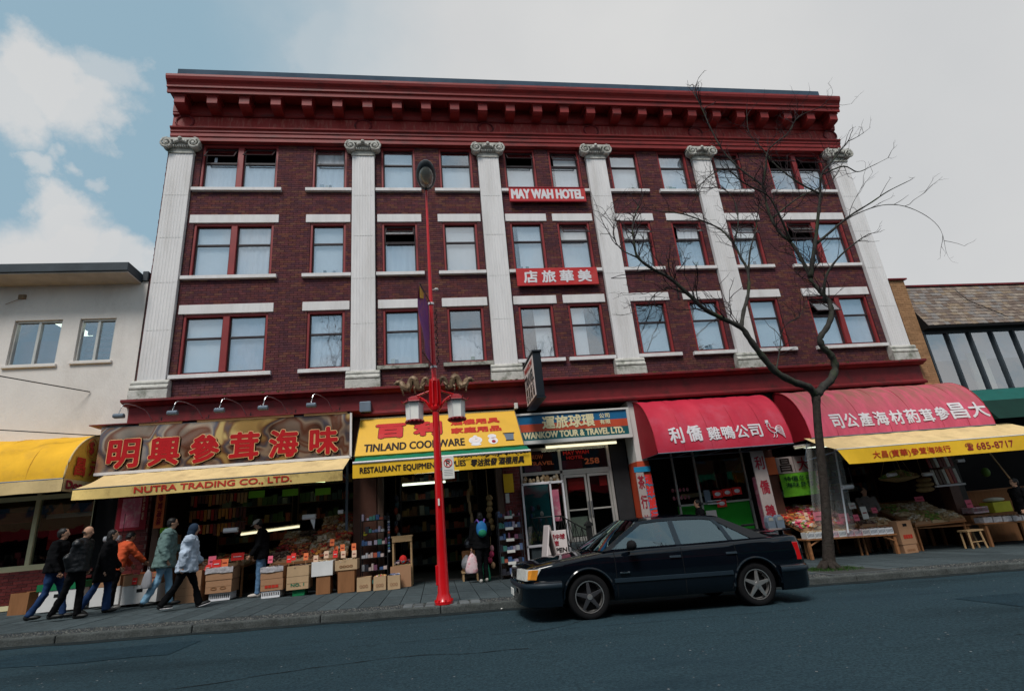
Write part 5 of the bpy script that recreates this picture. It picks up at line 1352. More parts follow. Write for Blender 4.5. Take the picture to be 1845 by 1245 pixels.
LIMBS = [
 ('w', [(1471, 712, 0), (1455, 697, -.1), (1430, 688, -.2), (1398, 670, -.3), (1372, 640, -.4), (1350, 610, -.5), (1335, 590, -.55), (1300, 573, -.6), (1268, 556, -.7), (1240, 530, -.8), (1205, 500, -.9), (1178, 486, -1.0), (1150, 465, -1.1), (1143, 440, -1.1), (1140, 405, -1.1), (1150, 372, -1.0)], .095, .015),
 ('n', [(1471, 712, 0), (1485, 695, .05), (1498, 683, .1), (1505, 660, .15), (1497, 640, .1), (1482, 625, .05), (1478, 608, 0), (1490, 590, 0), (1498, 568, .05), (1494, 545, .1), (1478, 525, .15), (1463, 508, .2), (1455, 488, .25), (1440, 460, .3), (1425, 437, .35), (1405, 420, .4), (1390, 395, .4), (1380, 365, .45), (1374, 335, .5), (1340, 310, .6), (1305, 275, .7), (1282, 235, .8), (1262, 190, .9), (1248, 165, 1.0)], .10, .012),
 ('e', [(1460, 500, .2), (1464, 470, .1), (1470, 430, 0), (1474, 390, -.1), (1478, 350, -.2), (1480, 315, -.3), (1500, 290, -.3), (1528, 255, -.3)], .065, .014),
 ('s', [(1335, 592, -.55), (1340, 560, -.3), (1348, 530, -.1), (1348, 490, 0), (1335, 465, .1), (1322, 440, .2), (1300, 415, .3), (1270, 400, .4), (1230, 386, .5), (1180, 380, .6)], .05, .012),
 ('e2', [(1486, 545, .1), (1485, 515, -.1), (1492, 490, -.2), (1515, 460, -.4), (1545, 435, -.5), (1565, 422, -.6)], .045, .010),
 ('e3', [(1470, 440, .1), (1500, 415, 0), (1530, 390, -.2), (1570, 365, -.4), (1600, 345, -.5), (1640, 325, -.6)], .04, .008),
 ('e4', [(1505, 408, .1), (1545, 385, .3), (1590, 370, .5), (1630, 372, .7), (1670, 390, .8), (1695, 415, .9), (1705, 455, 1.0)], .018, .004),
 ('n2', [(1348, 495, 0), (1352, 450, .2), (1362, 415, .3), (1365, 385, .4), (1375, 355, .5)], .028, .008),
 ('n3', [(1425, 437, .35), (1410, 400, .1), (1395, 370, 0), (1380, 350, -.1), (1340, 330, -.3), (1305, 305, -.5), (1265, 330, -.6), (1255, 355, -.7)], .035, .007),
 ('n4', [(1374, 335, .5), (1380, 300, .3), (1385, 270, .2), (1420, 240, .1), (1440, 210, 0), (1490, 190, -.1)], .035, .006),
 ('n5', [(1478, 350, -.2), (1440, 330, -.1), (1400, 300, .1), (1375, 270, .3), (1350, 240, .4), (1345, 200, .5)], .03, .006),
 ('e5', [(1480, 315, -.3), (1520, 300, -.1), (1545, 310, .1), (1570, 300, .2), (1600, 285, .3)], .025, .005),
 ('n6', [(1390, 395, .4), (1420, 370, .5), (1450, 350, .6), (1495, 330, .7), (1520, 290, .8)], .03, .006),
 ('w2', [(1240, 530, -.8), (1210, 520, -.6), (1180, 530, -.4), (1165, 560, -.3)], .02, .004),
 ('w3', [(1150, 465, -1.1), (1120, 450, -1.1), (1105, 425, -1.1), (1108, 400, -1.1)], .018, .004),
 ('s2', [(1322, 440, .2), (1330, 400, .4), (1322, 360, .5), (1300, 340, .6), (1270, 340, .6)], .025, .005),
 ('s3', [(1398, 670, -.3), (1405, 630, -.1), (1412, 590, 0), (1440, 570, .1), (1455, 540, .2)], .018, .004),
]
def twig(p, d, ln, r, lev):
    n = max(3, int(ln / .16)); pts = [p]; q = p.copy(); d = d.normalized()
    for i in range(n):
        d = (d + Vector((rr.uniform(-.35, .35), rr.uniform(-.35, .35), rr.uniform(-.28, .36)))).normalized(); q = q + d * (ln / n); pts.append(q.copy())
        if lev > 0 and rr.random() < .8 and i > 0:
            sd__ = Vector((rr.uniform(-1, 1), rr.uniform(-1, 1), rr.uniform(-.4, .9))); twig(q, d * .7 + sd__, ln * rr.uniform(.35, .65), r * .65, lev - 1)
    k = len(pts); twigs.tube(pts, [r * (1 - .6 * i / (k - 1)) for i in range(k)], 4, cap=False)
for nm, pts, r0, r1 in LIMBS:
    P = catmull([tp_(*p) for p in pts], 4); n = len(P)
    lm = MB(); lm.tube(P, [(r0 + (r1 - r0) * (i / (n - 1)) ** .8) * (1 + .12 * math.sin(i * 2.1)) for i in range(n)], 8)
    lo_ = lm.build('limb', 'bark', tr, smooth=True)
    main = nm in ('w', 'n', 'e', 's'); sparse = nm in ('e2', 'e3', 'e4', 'e5')
    for i in range(3, n, 1):
        f = i / n
        if main and f < .35: continue
        if rr.random() < .4 and not sparse: twig(P[i], Vector((rr.uniform(-1, 1), rr.uniform(-1, 1), rr.uniform(-.2, 1))), rr.uniform(.3, .65), .009, 2)
        if rr.random() < (.3 if sparse else (.85 if f > .4 else .5)):
            d = (P[min(i + 1, n - 1)] - P[i - 1]).normalized() + Vector((rr.uniform(-1, 1), rr.uniform(-.9, .9), rr.uniform(-.3, 1)))
            twig(P[i], d, rr.uniform(.35, .6 if f > .75 else .95), max(.009, r0 * .17), 2)
    twig(P[-1], P[-1] - P[-2], .3, r1, 1)
trunk.build('trunk', 'bark_pale', tr, smooth=True)
twigs.build('twigs', 'twig', tr, kind='stuff')
for i, (dx, w_) in enumerate(((-13.5, 'left'), (-2.2, 'middle'))):  # unseen copies of the tree, put in for reflections
    t2 = tr.copy(); COL.objects.link(t2); t2.location = (4.1 + dx, -18.9, gz(4.1 + dx)); t2.scale = (1.15, 1.15, 1.15); t2.rotation_euler = (0, 0, 1.4 + i * 2); t2['label'] = 'bare tree across the street behind the viewer, the %s one, added only for reflections' % w_
    for ch in list(tr.children): c = ch.copy(); COL.objects.link(c); c.parent = t2
pit = MB(); sloped(pit, 3.45, 4.75, -4.40, -3.0, -.03, .004); po = pit.build('tree_pit', 'pebble_bed', kind='structure')
m = MB()
for (xa, xb, ya, yb) in ((3.38, 4.82, -4.44, -4.38), (3.38, 4.82, -3.02, -2.96), (3.38, 3.44, -4.38, -3.02), (4.76, 4.82, -4.38, -3.02)): sloped(m, xa, xb, ya, yb, -.03, .012)
m.build('pit_edge', 'cobble', po)
m = MB()
for i in range(2600):
    a = rr.uniform(0, 6.28); r = abs(rr.gauss(.18, .16)); x, y = base.x + math.cos(a) * r * 1.3, base.y + math.sin(a) * r; z = gz(x); h = rr.uniform(.02, .07); t = rr.uniform(0, 3)
    if not (3.45 < x < 4.75 and -4.38 < y < -3.0): continue
    m.poly([(x - .005 * math.cos(t), y - .005 * math.sin(t), z), (x + .005 * math.cos(t), y + .005 * math.sin(t), z), (x + rr.uniform(-.03, .03), y + rr.uniform(-.03, .03), z + h)])
g_ = m.build('grass', 'grass_green', None, kind='stuff', org=tuple(base)); tag(g_, 'patch of short grass round the foot of the bare tree', 'grass')

# ================================================================ CAR
CX, CYc, CA = -.55, -5.78, math.atan(SL)
car = thing('parked_car', 'glossy black four door saloon with five spoke alloy wheels parked at the kerb', 'car', (CX, CYc, gz(CX) - .092), None, (0, -CA, 0))
car.scale = (.94, .94, .94)
def lerp(a, b, t): return a + (b - a) * t
def curve(P, x):
    if x <= P[0][0]: return P[0][1]
    for (a, fa), (b, fb) in zip(P, P[1:]):
        if x <= b: t = (x - a) / (b - a); t = t * t * (3 - 2 * t) * .5 + t * .5; return lerp(fa, fb, t)
    return P[-1][1]
TOPC = [(-2.33, .70), (-2.26, .745), (-1.8, .815), (-1.0, .905), (-.5, .925), (.6, .94), (1.45, .965), (2.1, .985), (2.28, .975), (2.33, .90)]
WC = [(-2.33, .68), (-2.2, .775), (-1.9, .83), (-1.2, .865), (0, .875), (1.2, .87), (1.9, .84), (2.2, .80), (2.33, .72)]
WH = [-1.41, 1.25]; AR = .375; WR = .315
def body_bottom(x):
    b = .24 if -1.9 < x < 1.9 else .30
    for xw in WH:
        if abs(x - xw) < AR: b = max(b, .31 + math.sqrt(AR * AR - (x - xw) ** 2))
    return b
sts = sorted(set([round(v, 3) for v in [-2.33, -2.30, -2.24, -2.12, -1.98] + [WH[k] + AR * math.cos(PI * i / 14) for k in range(2) for i in range(15)] + [-1.85, -.9, -.7, -.5, -.25, 0, .25, .5, .7, 1.75, 1.9, 2.05, 2.18, 2.26, 2.30, 2.33]]))
def section(x):
    T = curve(TOPC, x); Wd = curve(WC, x); B = body_bottom(x)
    zs = [.0, .06, .20, .30, .42, .55, .68, .80, .90, 1.0]; P = []
    for k, t in enumerate(zs):
        z = lerp(B, T - .035, t); zz = z
        y = Wd - .035 * max(0, (.42 - zz) / .2) ** 2 - .055 * max(0, (zz - .62) / .35) ** 2 * 1.0 - (.02 if k == 0 else 0)
        P.append((y, z))
    P += [(P[-1][0] - .02, T - .012), (P[-1][0] - .07, T), (Wd * .6, T + .018), (Wd * .3, T + .028), (0, T + .032)]
    return P
m = MB(); rows = []
for x in sts:
    S_ = section(x); b = len(m.v)
    xq = x if x < 1.7 else 1.7 + (x - 1.7) * .76
    for y, z in S_: m.v.append((xq, -y, z))
    for y, z in S_[:-1][::-1]: m.v.append((xq, y, z))
    rows.append((b, 2 * len(S_) - 1))
for (a, n), (b, _) in zip(rows, rows[1:]):
    for i in range(n - 1): m.face((a + i, a + i + 1, b + i + 1, b + i))
m.face([rows[0][0] + i for i in range(rows[0][1])]); m.face([rows[-1][0] + i for i in range(rows[-1][1])][::-1])
body = smooth_by_angle(m.build('body', 'car_paint', car, local=True), 50)
MB().box(-2.1, 2.1, -.62, .62, .22, .60).build('underbody', 'rubber', car, local=True)
# door gaps and seams: narrow sunk dark lines
def sidey(x, z):
    Wd = curve(WC, x); return Wd - .035 * max(0, (.42 - z) / .2) ** 2 - .055 * max(0, (z - .62) / .35) ** 2
for s_ in (-1, 1):
    for x in (-.98, .085, .97):
        m = MB(); P = [(x + (.0 if x != .97 else -.14 * max(0, min(1, (.62 - z) / .3))), z) for z in [.28, .36, .45, .55, .65, .75, .85, .91]]
        m.tube([(px_, s_ * (sidey(px_, z) + .0005), z) for px_, z in P], .0045, 4); m.build('door_gap', 'rubber', car, local=True)
    m = MB()
    for (a, b) in ((-1.02, .86), ):
        k = 12
        for i in range(k):
            xa, xb = lerp(a, b, i / k), lerp(a, b, (i + 1) / k); ya, yb = sidey(xa, .5), sidey(xb, .5)
            m.hexa([(xa, s_ * ya, .475), (xb, s_ * yb, .475), (xb, s_ * (yb + .018), .48), (xa, s_ * (ya + .018), .48), (xa, s_ * ya, .535), (xb, s_ * yb, .535), (xb, s_ * (yb + .018), .53), (xa, s_ * (ya + .018), .53)])
    m.build('side_strip', 'car_trim', car, local=True)
    for x in (-.02, .90): bevel(MB().hexa([(x - .10, s_ * (sidey(x, .78) - .01), .765), (x + .08, s_ * (sidey(x, .78) - .01), .765), (x + .08, s_ * (sidey(x, .78) + .022), .768), (x - .10, s_ * (sidey(x, .78) + .022), .768), (x - .10, s_ * (sidey(x, .78) - .02), .80), (x + .08, s_ * (sidey(x, .78) - .02), .80), (x + .08, s_ * (sidey(x, .78) + .012), .80), (x - .10, s_ * (sidey(x, .78) + .012), .80)]).build('door_handle', 'car_trim', car, local=True), .006, 2)
    bevel(MB().box(-.93, -.78, s_ * .875 - .03 if s_ > 0 else -.905, s_ * .875 + .03 if s_ > 0 else -.845, .60, .62).build('badge', 'chrome', car, local=True), .003, 1)
    # wheel arch lips
    for xw in WH:
        m = MB(); pts = [(xw + (AR + .012) * math.cos(t), s_ * (sidey(xw, .6) + .004), .31 + (AR + .012) * math.sin(t)) for t in [PI * i / 18 for i in range(19)]]
        m.tube(pts, .02, 6); smooth_by_angle(m.build('arch_lip', 'car_paint', car, local=True), 50)
    # mirror
    m = MB(); m.ell((-.74, s_ * .99, .985), (.07, .11, .075), 12, 8); m.tube([(-.74, s_ * .84, .94), (-.74, s_ * .92, .96)], [.04, .03], 6); smooth_by_angle(m.build('door_mirror', 'rubber', car, local=True))
# bumpers
def bumper(xs_path, prof, name, mat):
    m = MB(); R_ = []
    for (x, y, nx, ny) in xs_path:
        b = len(m.v)
        for (o, z) in prof: m.v.append((x + nx * o, y + ny * o, z))
        R_.append(b)
    n = len(prof)
    for a, b in zip(R_, R_[1:]):
        for i in range(n): j = (i + 1) % n; m.face((a + i, a + j, b + j, b + i))
    m.face([R_[0] + i for i in range(n)]); m.face([R_[-1] + i for i in range(n)][::-1])
    return smooth_by_angle(m.build(name, mat, car, local=True), 40)
def ushape(xe, sgn, xin):
    P = []
    for i in range(17):
        t = -1 + 2 * i / 16; y = t * .84; 
        x = xe - sgn * .10 * abs(t) ** 3 - sgn * .10 * max(0, abs(t) - .85) / .15
        P.append((x, y))
    P = [(xin, -.862)] + [(lerp(xin, P[0][0], .6), -.868)] + P + [(lerp(xin, P[-1][0], .6), .868)] + [(xin, .862)]
    O = []
    for i, (x, y) in enumerate(P):
        a = P[max(0, i - 1)]; b = P[min(len(P) - 1, i + 1)]; d = Vector((b[0] - a[0], b[1] - a[1])).normalized(); nx, ny = (d.y, -d.x)
        if nx * sgn < 0 and abs(nx) > .2: nx, ny = -nx, -ny
        elif abs(nx) <= .2 and ny * y < 0: nx, ny = -nx, -ny
        O.append((x, y, nx, ny))
    return O
PF = [(-.05, .20), (.02, .22), (.035, .30), (.04, .44), (.05, .46), (.05, .54), (.03, .56), (-.05, .57)]
bumper(ushape(-2.36, -1, -1.83), PF, 'front_bumper', 'car_paint'); bumper(ushape(2.225, 1, 1.64), PF, 'rear_bumper', 'car_paint')
ST = [(.052, .465), (.064, .48), (.064, .52), (.052, .535), (.03, .53), (.03, .47)]
bumper(ushape(-2.36, -1, -1.83), ST, 'bumper_strip', 'car_trim'); bumper(ushape(2.225, 1, 1.64), ST, 'bumper_strip', 'car_trim')
# front details
for s_ in (-1, 1):
    m = MB(); m.hexa([(-2.41, s_ * .30, .57), (-2.345, s_ * .80, .575), (-2.20, s_ * .80, .575), (-2.20, s_ * .30, .57), (-2.385, s_ * .30, .725), (-2.315, s_ * .80, .725), (-2.1, s_ * .80, .725), (-2.1, s_ * .30, .725)]); bevel(m.build('headlight', 'head_lamp', car, local=True), .008, 2)
    m = MB(); m.hexa([(-2.32, s_ * .815, .59), (-2.28, s_ * .83, .59), (-2.18, s_ * .81, .58), (-2.20, s_ * .80, .58), (-2.30, s_ * .805, .72), (-2.24, s_ * .822, .72), (-2.14, s_ * .80, .72), (-2.14, s_ * .80, .72)]); bevel(m.build('indicator', 'amber', car, local=True), .006, 2)
    m = MB(); m.hexa([(2.195, s_ * .45, .62), (2.075, s_ * .83, .62), (1.99, s_ * .81, .62), (2.05, s_ * .45, .62), (2.185, s_ * .45, .88), (2.06, s_ * .815, .88), (1.98, s_ * .79, .88), (2.05, s_ * .45, .88)]); bevel(m.build('taillight', 'tail_lamp', car, local=True), .008, 2)
m = MB(); m.box(-2.40, -2.34, -.28, .28, .57, .585).box(-2.40, -2.34, -.28, .28, .705, .72).box(-2.40, -2.34, -.28, -.265, .585, .705).box(-2.40, -2.34, .265, .28, .585, .705)
for i in range(9): m.box(-2.385, -2.345, -.25 + i * .0625 - .004, -.25 + i * .0625 + .004, .585, .705)
m.hexa([(-2.405, -.27, .69), (-2.39, -.25, .69), (-2.39, .26, .59), (-2.405, .24, .59), (-2.405, -.27, .705), (-2.39, -.25, .705), (-2.39, .26, .605), (-2.405, .24, .605)]); gr_ = m.build('grille', 'chrome', car, local=True)
bevel(MB().box(-2.445, -2.435, -.15, .15, .33, .43).build('number_plate', 'paper', car, local=True), .003, 1); bevel(MB().box(2.285, 2.295, -.15, .15, .66, .76).build('number_plate', 'paper', car, local=True), .003, 1)
# greenhouse
def gy(z): t = max(0.0, (z - .92) / .43); return .80 - .20 * t ** 1.25
def gp(x, z, s_, o=0): return (x, s_ * (gy(z) + o), z)
A0, A1 = (-1.14, .915), (-.50, 1.31); RF = [(-.50, 1.31), (-.15, 1.345), (.25, 1.355), (.62, 1.345), (.90, 1.315)]; C1 = (1.60, .98)
for s_ in (-1, 1):
    def strip(name, P0, P1, mat='car_paint'):   # ruled strip between two polylines in (x,z)
        m = MB(); k = len(P0)
        for o in (0, -.03):
            for P in (P0, P1):
                for p in P: m.v.append(gp(p[0], p[1], s_, o))
        for i in range(k - 1):
            m.face((i, i + 1, k + i + 1, k + i)); m.face((2 * k + i, 3 * k + i, 3 * k + i + 1, 2 * k + i + 1))
            m.face((i, 2 * k + i, 2 * k + i + 1, i + 1)); m.face((k + i, k + i + 1, 3 * k + i + 1, 3 * k + i))
        m.face((0, k, 3 * k, 2 * k)); m.face((k - 1, 3 * k - 1, 4 * k - 1, 2 * k - 1))
        smooth_by_angle(m.build(name, mat, car, local=True), 50)
    strip('window_pillar', [A0, (-.83, 1.115), A1], [(-1.02, .925), (-.74, 1.10), (-.43, 1.28)])
    strip('roof_rail', RF, [(-.43, 1.28), (-.15, 1.30), (.25, 1.308), (.60, 1.30), (.80, 1.275)])
    strip('window_pillar', [(.04, .925), (.02, 1.30)], [(.13, .925), (.10, 1.305)], 'car_trim')
    strip('window_pillar', [(.93, .94), (.83, 1.18), (.74, 1.29)], [(1.0, .94), (.90, 1.18), (.80, 1.285)], 'car_trim')
    strip('window_pillar', [(.80, 1.275), (1.02, 1.14), (1.30, .975)], [(.90, 1.315), (1.22, 1.16), (1.62, .975)])
    strip('belt_line', [(-1.14, .895), (.3, .925), (1.64, .955)], [(-1.04, .93), (.3, .952), (1.50, .98)])
    for name, P in (('side_window', [(-1.0, .935), (.04, .95), (.02, 1.30), (-.15, 1.30), (-.43, 1.28), (-.74, 1.10)]), ('side_window', [(.13, .95), (.93, .955), (.83, 1.18), (.74, 1.29), (.60, 1.30), (.25, 1.308), (.10, 1.305)]), ('side_window', [(1.0, .96), (1.30, .975), (1.02, 1.14), (.80, 1.275), (.90, 1.18)])):
        m = MB(); m.poly([gp(x, z, s_, -.012) for x, z in P]); m.build(name, 'car_glass', car, local=True)
m = MB()
def roofp(u, v):
    i = v * (len(RF) - 1); k = min(int(i), len(RF) - 2); f = i - k; x = lerp(RF[k][0], RF[k + 1][0], f); z = lerp(RF[k][1], RF[k + 1][1], f); t = -1 + 2 * u
    return (x + (.05 if v == 1 else (-.05 if v == 0 else 0)) * (1 - t * t), t * gy(z), z + .045 * (1 - t * t))
m.grid(roofp, 12, 12); smooth_by_angle(m.build('roof', 'car_paint', car, local=True))
def ws(x0, z0, x1, z1, bow, s1):
    def f(u, v):
        t = -1 + 2 * u; x = lerp(x0, x1, v); z = lerp(z0, z1, v); w0 = lerp(gy(z0) - .03, gy(z1) - .01, v); return (x + bow * (1 - t * t), t * w0, z + .045 * (1 - t * t) * (v * .8 + .2))
    return f
m = MB(); m.grid(ws(-1.13, .918, -.50, 1.305, -.07, 1), 10, 6); m.build('windscreen', 'car_glass', car, local=True, smooth=True)
m = MB(); m.grid(ws(1.60, .978, .90, 1.31, .06, 1), 10, 6); m.build('rear_window', 'car_glass', car, local=True, smooth=True)
MB().tube([(-1.24, -.5, .925), (-1.14, .15, .95), (-1.07, .1, .96)], .008, 5).tube([(-1.24, .1, .925), (-1.14, .65, .94)], .008, 5).build('wiper', 'rubber', car, local=True)
bevel(MB().hexa([(1.80, -.62, 1.045), (2.12, -.62, 1.055), (2.12, .62, 1.055), (1.80, .62, 1.045), (1.86, -.62, 1.065), (2.13, -.62, 1.085), (2.13, .62, 1.085), (1.86, .62, 1.065)]).box(1.97, 2.03, -.55, -.50, .98, 1.05).box(1.97, 2.03, .50, .55, .98, 1.05).build('spoiler', 'car_paint', car, local=True), .01, 2)
# interior
for x in (-.25, .75):
    for y in (-.36, .36):
        st_ = bevel(MB().box(x - .05, x + .06, y - .22, y + .22, .55, 1.0).build('seat', 'seat_dark', car, local=True), .04, 2)
        bevel(MB().box(x - .02, x + .06, y - .11, y + .11, 1.04, 1.17).build('headrest', 'seat_dark', st_, local=True), .03, 2)
bevel(MB().box(-1.08, -.80, -.66, .66, .78, .905).build('dashboard', 'seat_dark', car, local=True), .03, 2)
MB().tube([(-.58 + .05 * math.sin(t), -.36 + .18 * math.cos(t), .93 + .16 * math.sin(t)) for t in [i * PI / 10 for i in range(21)]], .014, 5, cap=False).build('steering_wheel', 'rubber', car, local=True)
# wheels
for xw in WH:
    for s_ in (-1, 1):
        yo = s_ * .80
        tyre = MB(); tyre.lathe([(.20, yo - s_ * .0), (.23, yo + s_ * .03), (.285, yo + s_ * .035), (.31, yo + s_ * .015), (WR, yo - s_ * .02), (WR, yo - s_ * .16), (.29, yo - s_ * .185), (.2, yo - s_ * .18)], (xw, 0, .312), 32, 'y', cap=False)
        w_ = smooth_by_angle(tyre.build('wheel', 'rubber', car, local=True), 50)
        dk = xw < 0
        rim = MB(); rim.lathe([(.205, yo + s_ * .028), (.218, yo + s_ * .03), (.212, yo + s_ * .0), (.19, yo - s_ * .05)], (xw, 0, .312), 28, 'y', cap=False)
        smooth_by_angle(rim.build('rim', 'rim', w_, local=True), 50)
        MB().lathe([(.001, yo - s_ * .06), (.195, yo - s_ * .06)], (xw, 0, .312), 20, 'y', cap=False).build('brake_disc', 'rubber', w_, local=True)
        for k in range(5):
            th = k * 2 * PI / 5 + (.4 if dk else .25); c, q = math.cos(th), math.sin(th); sp = MB()
            def P_(r, w2, o): return (xw + c * r - q * w2, yo + s_ * o, .312 + q * r + c * w2)
            sp.hexa([P_(.03, -.034, .0), P_(.205, -.018, .0), P_(.205, -.018, .022), P_(.03, -.034, .034), P_(.03, .034, .0), P_(.205, .018, .0), P_(.205, .018, .022), P_(.03, .034, .034)]); bevel(sp.build('spoke', 'rim_dark' if dk else 'rim', w_, local=True), .005, 2)
        MB().lathe([(.045, yo + s_ * .0), (.04, yo + s_ * .038), (.001, yo + s_ * .042)], (xw, 0, .312), 12, 'y', cap=False).build('hub', 'rim', w_, local=True)

# ================================================================ parking meter and bicycle behind the car
pm_ = thing('parking_meter', 'twin headed grey parking meter on a post behind the car', 'parking meter', (3.05, -3.9, gz(3)))
mx_, my_ = 2.62, -4.2
LOC[pm_.name] = Vector((mx_, my_, gz(mx_))); pm_.location = (mx_, my_, gz(mx_))
MB().tube([(mx_, my_, gz(mx_)), (mx_, my_, .72)], .03, 8).build('post', 'grey_metal', pm_)
bevel(MB().box(mx_ - .12, mx_ + .12, my_ - .04, my_ + .04, .66, .74).build('yoke', 'steel', pm_), .01, 2)
for s_ in (-1, 1):
    m = MB(); x = mx_ + s_ * .095; m.prism([(x - .075, .74), (x + .075, .74), (x + .085, .92), (x + .07, .99), (x + .03, 1.03), (x - .03, 1.03), (x - .07, .99), (x - .085, .92)], my_ - .06, my_ + .06, 'y'); h_ = bevel(m.build('meter_head', 'grey_metal', pm_), .012, 2)
    MB().prism([(x - .05, .93), (x + .05, .93), (x + .04, .99), (x - .04, .99)], my_ - .064, my_ - .0605, 'y').build('window', 'lens', h_)
bk = thing('bicycle', 'black bicycle leaning at the kerb, its wheel showing past the car boot', 'bicycle', (2.3, -4.2, gz(2.3)))
def wheelb(x, y, r=.335):
    z = gz(x) + r
    m = MB(); m.tube([(x + r * math.cos(t), y, z + r * math.sin(t)) for t in [i * 2 * PI / 36 for i in range(37)]], .02, 6, cap=False); w_ = m.build('wheel', 'rubber', bk, smooth=True)
    m = MB()
    for i in range(18): t = i * 2 * PI / 18; m.tube([(x, y, z), (x + r * math.cos(t), y, z + r * math.sin(t))], .0018, 3, cap=False)
    m.build('spokes', 'steel', w_)
    return Vector((x, y, z))
wa = wheelb(2.42, -4.3); wb = wheelb(1.40, -4.3)
m = MB(); s0 = Vector((1.82, -4.3, .28)); st1 = Vector((1.98, -4.3, .82)); hd_ = Vector((1.52, -4.3, .78))
for a, b in ((wa, s0), (s0, st1), (st1, wa), (s0, hd_), (st1, hd_), (hd_, wb)): m.tube([a, b], .014, 6)
m.build('frame', 'black_iron', bk)
bevel(MB().box(1.88, 2.12, -4.36, -4.24, .88, .92).build('saddle', 'rubber', bk), .015, 2)
MB().tube([hd_, hd_ + Vector((0, 0, .2)), hd_ + Vector((-.05, -.25, .22))], .012, 5).tube([hd_ + Vector((0, 0, .2)), hd_ + Vector((-.05, .25, .22))], .012, 5).build('handlebar', 'black_iron', bk)
# ================================================================ PEOPLE
def remesh(mb, voxel, smooth_it=3, fac=.5):
    me = bpy.data.meshes.new('tmp'); me.from_pydata(mb.v, [], mb.f); bm_fix(me)
    o = bpy.data.objects.new('tmp', me); COL.objects.link(o)
    md = o.modifiers.new('r', 'REMESH'); md.mode = 'VOXEL'; md.voxel_size = voxel
    sm = o.modifiers.new('s', 'SMOOTH'); sm.iterations = smooth_it; sm.factor = fac
    dg = bpy.context.evaluated_depsgraph_get(); ev = o.evaluated_get(dg); m2 = bpy.data.meshes.new_from_object(ev)
    V = [v.co.copy() for v in m2.vertices]; F = [tuple(p.vertices) for p in m2.polygons]
    bpy.data.objects.remove(o); bpy.data.meshes.remove(me); bpy.data.meshes.remove(m2)
    return V, F

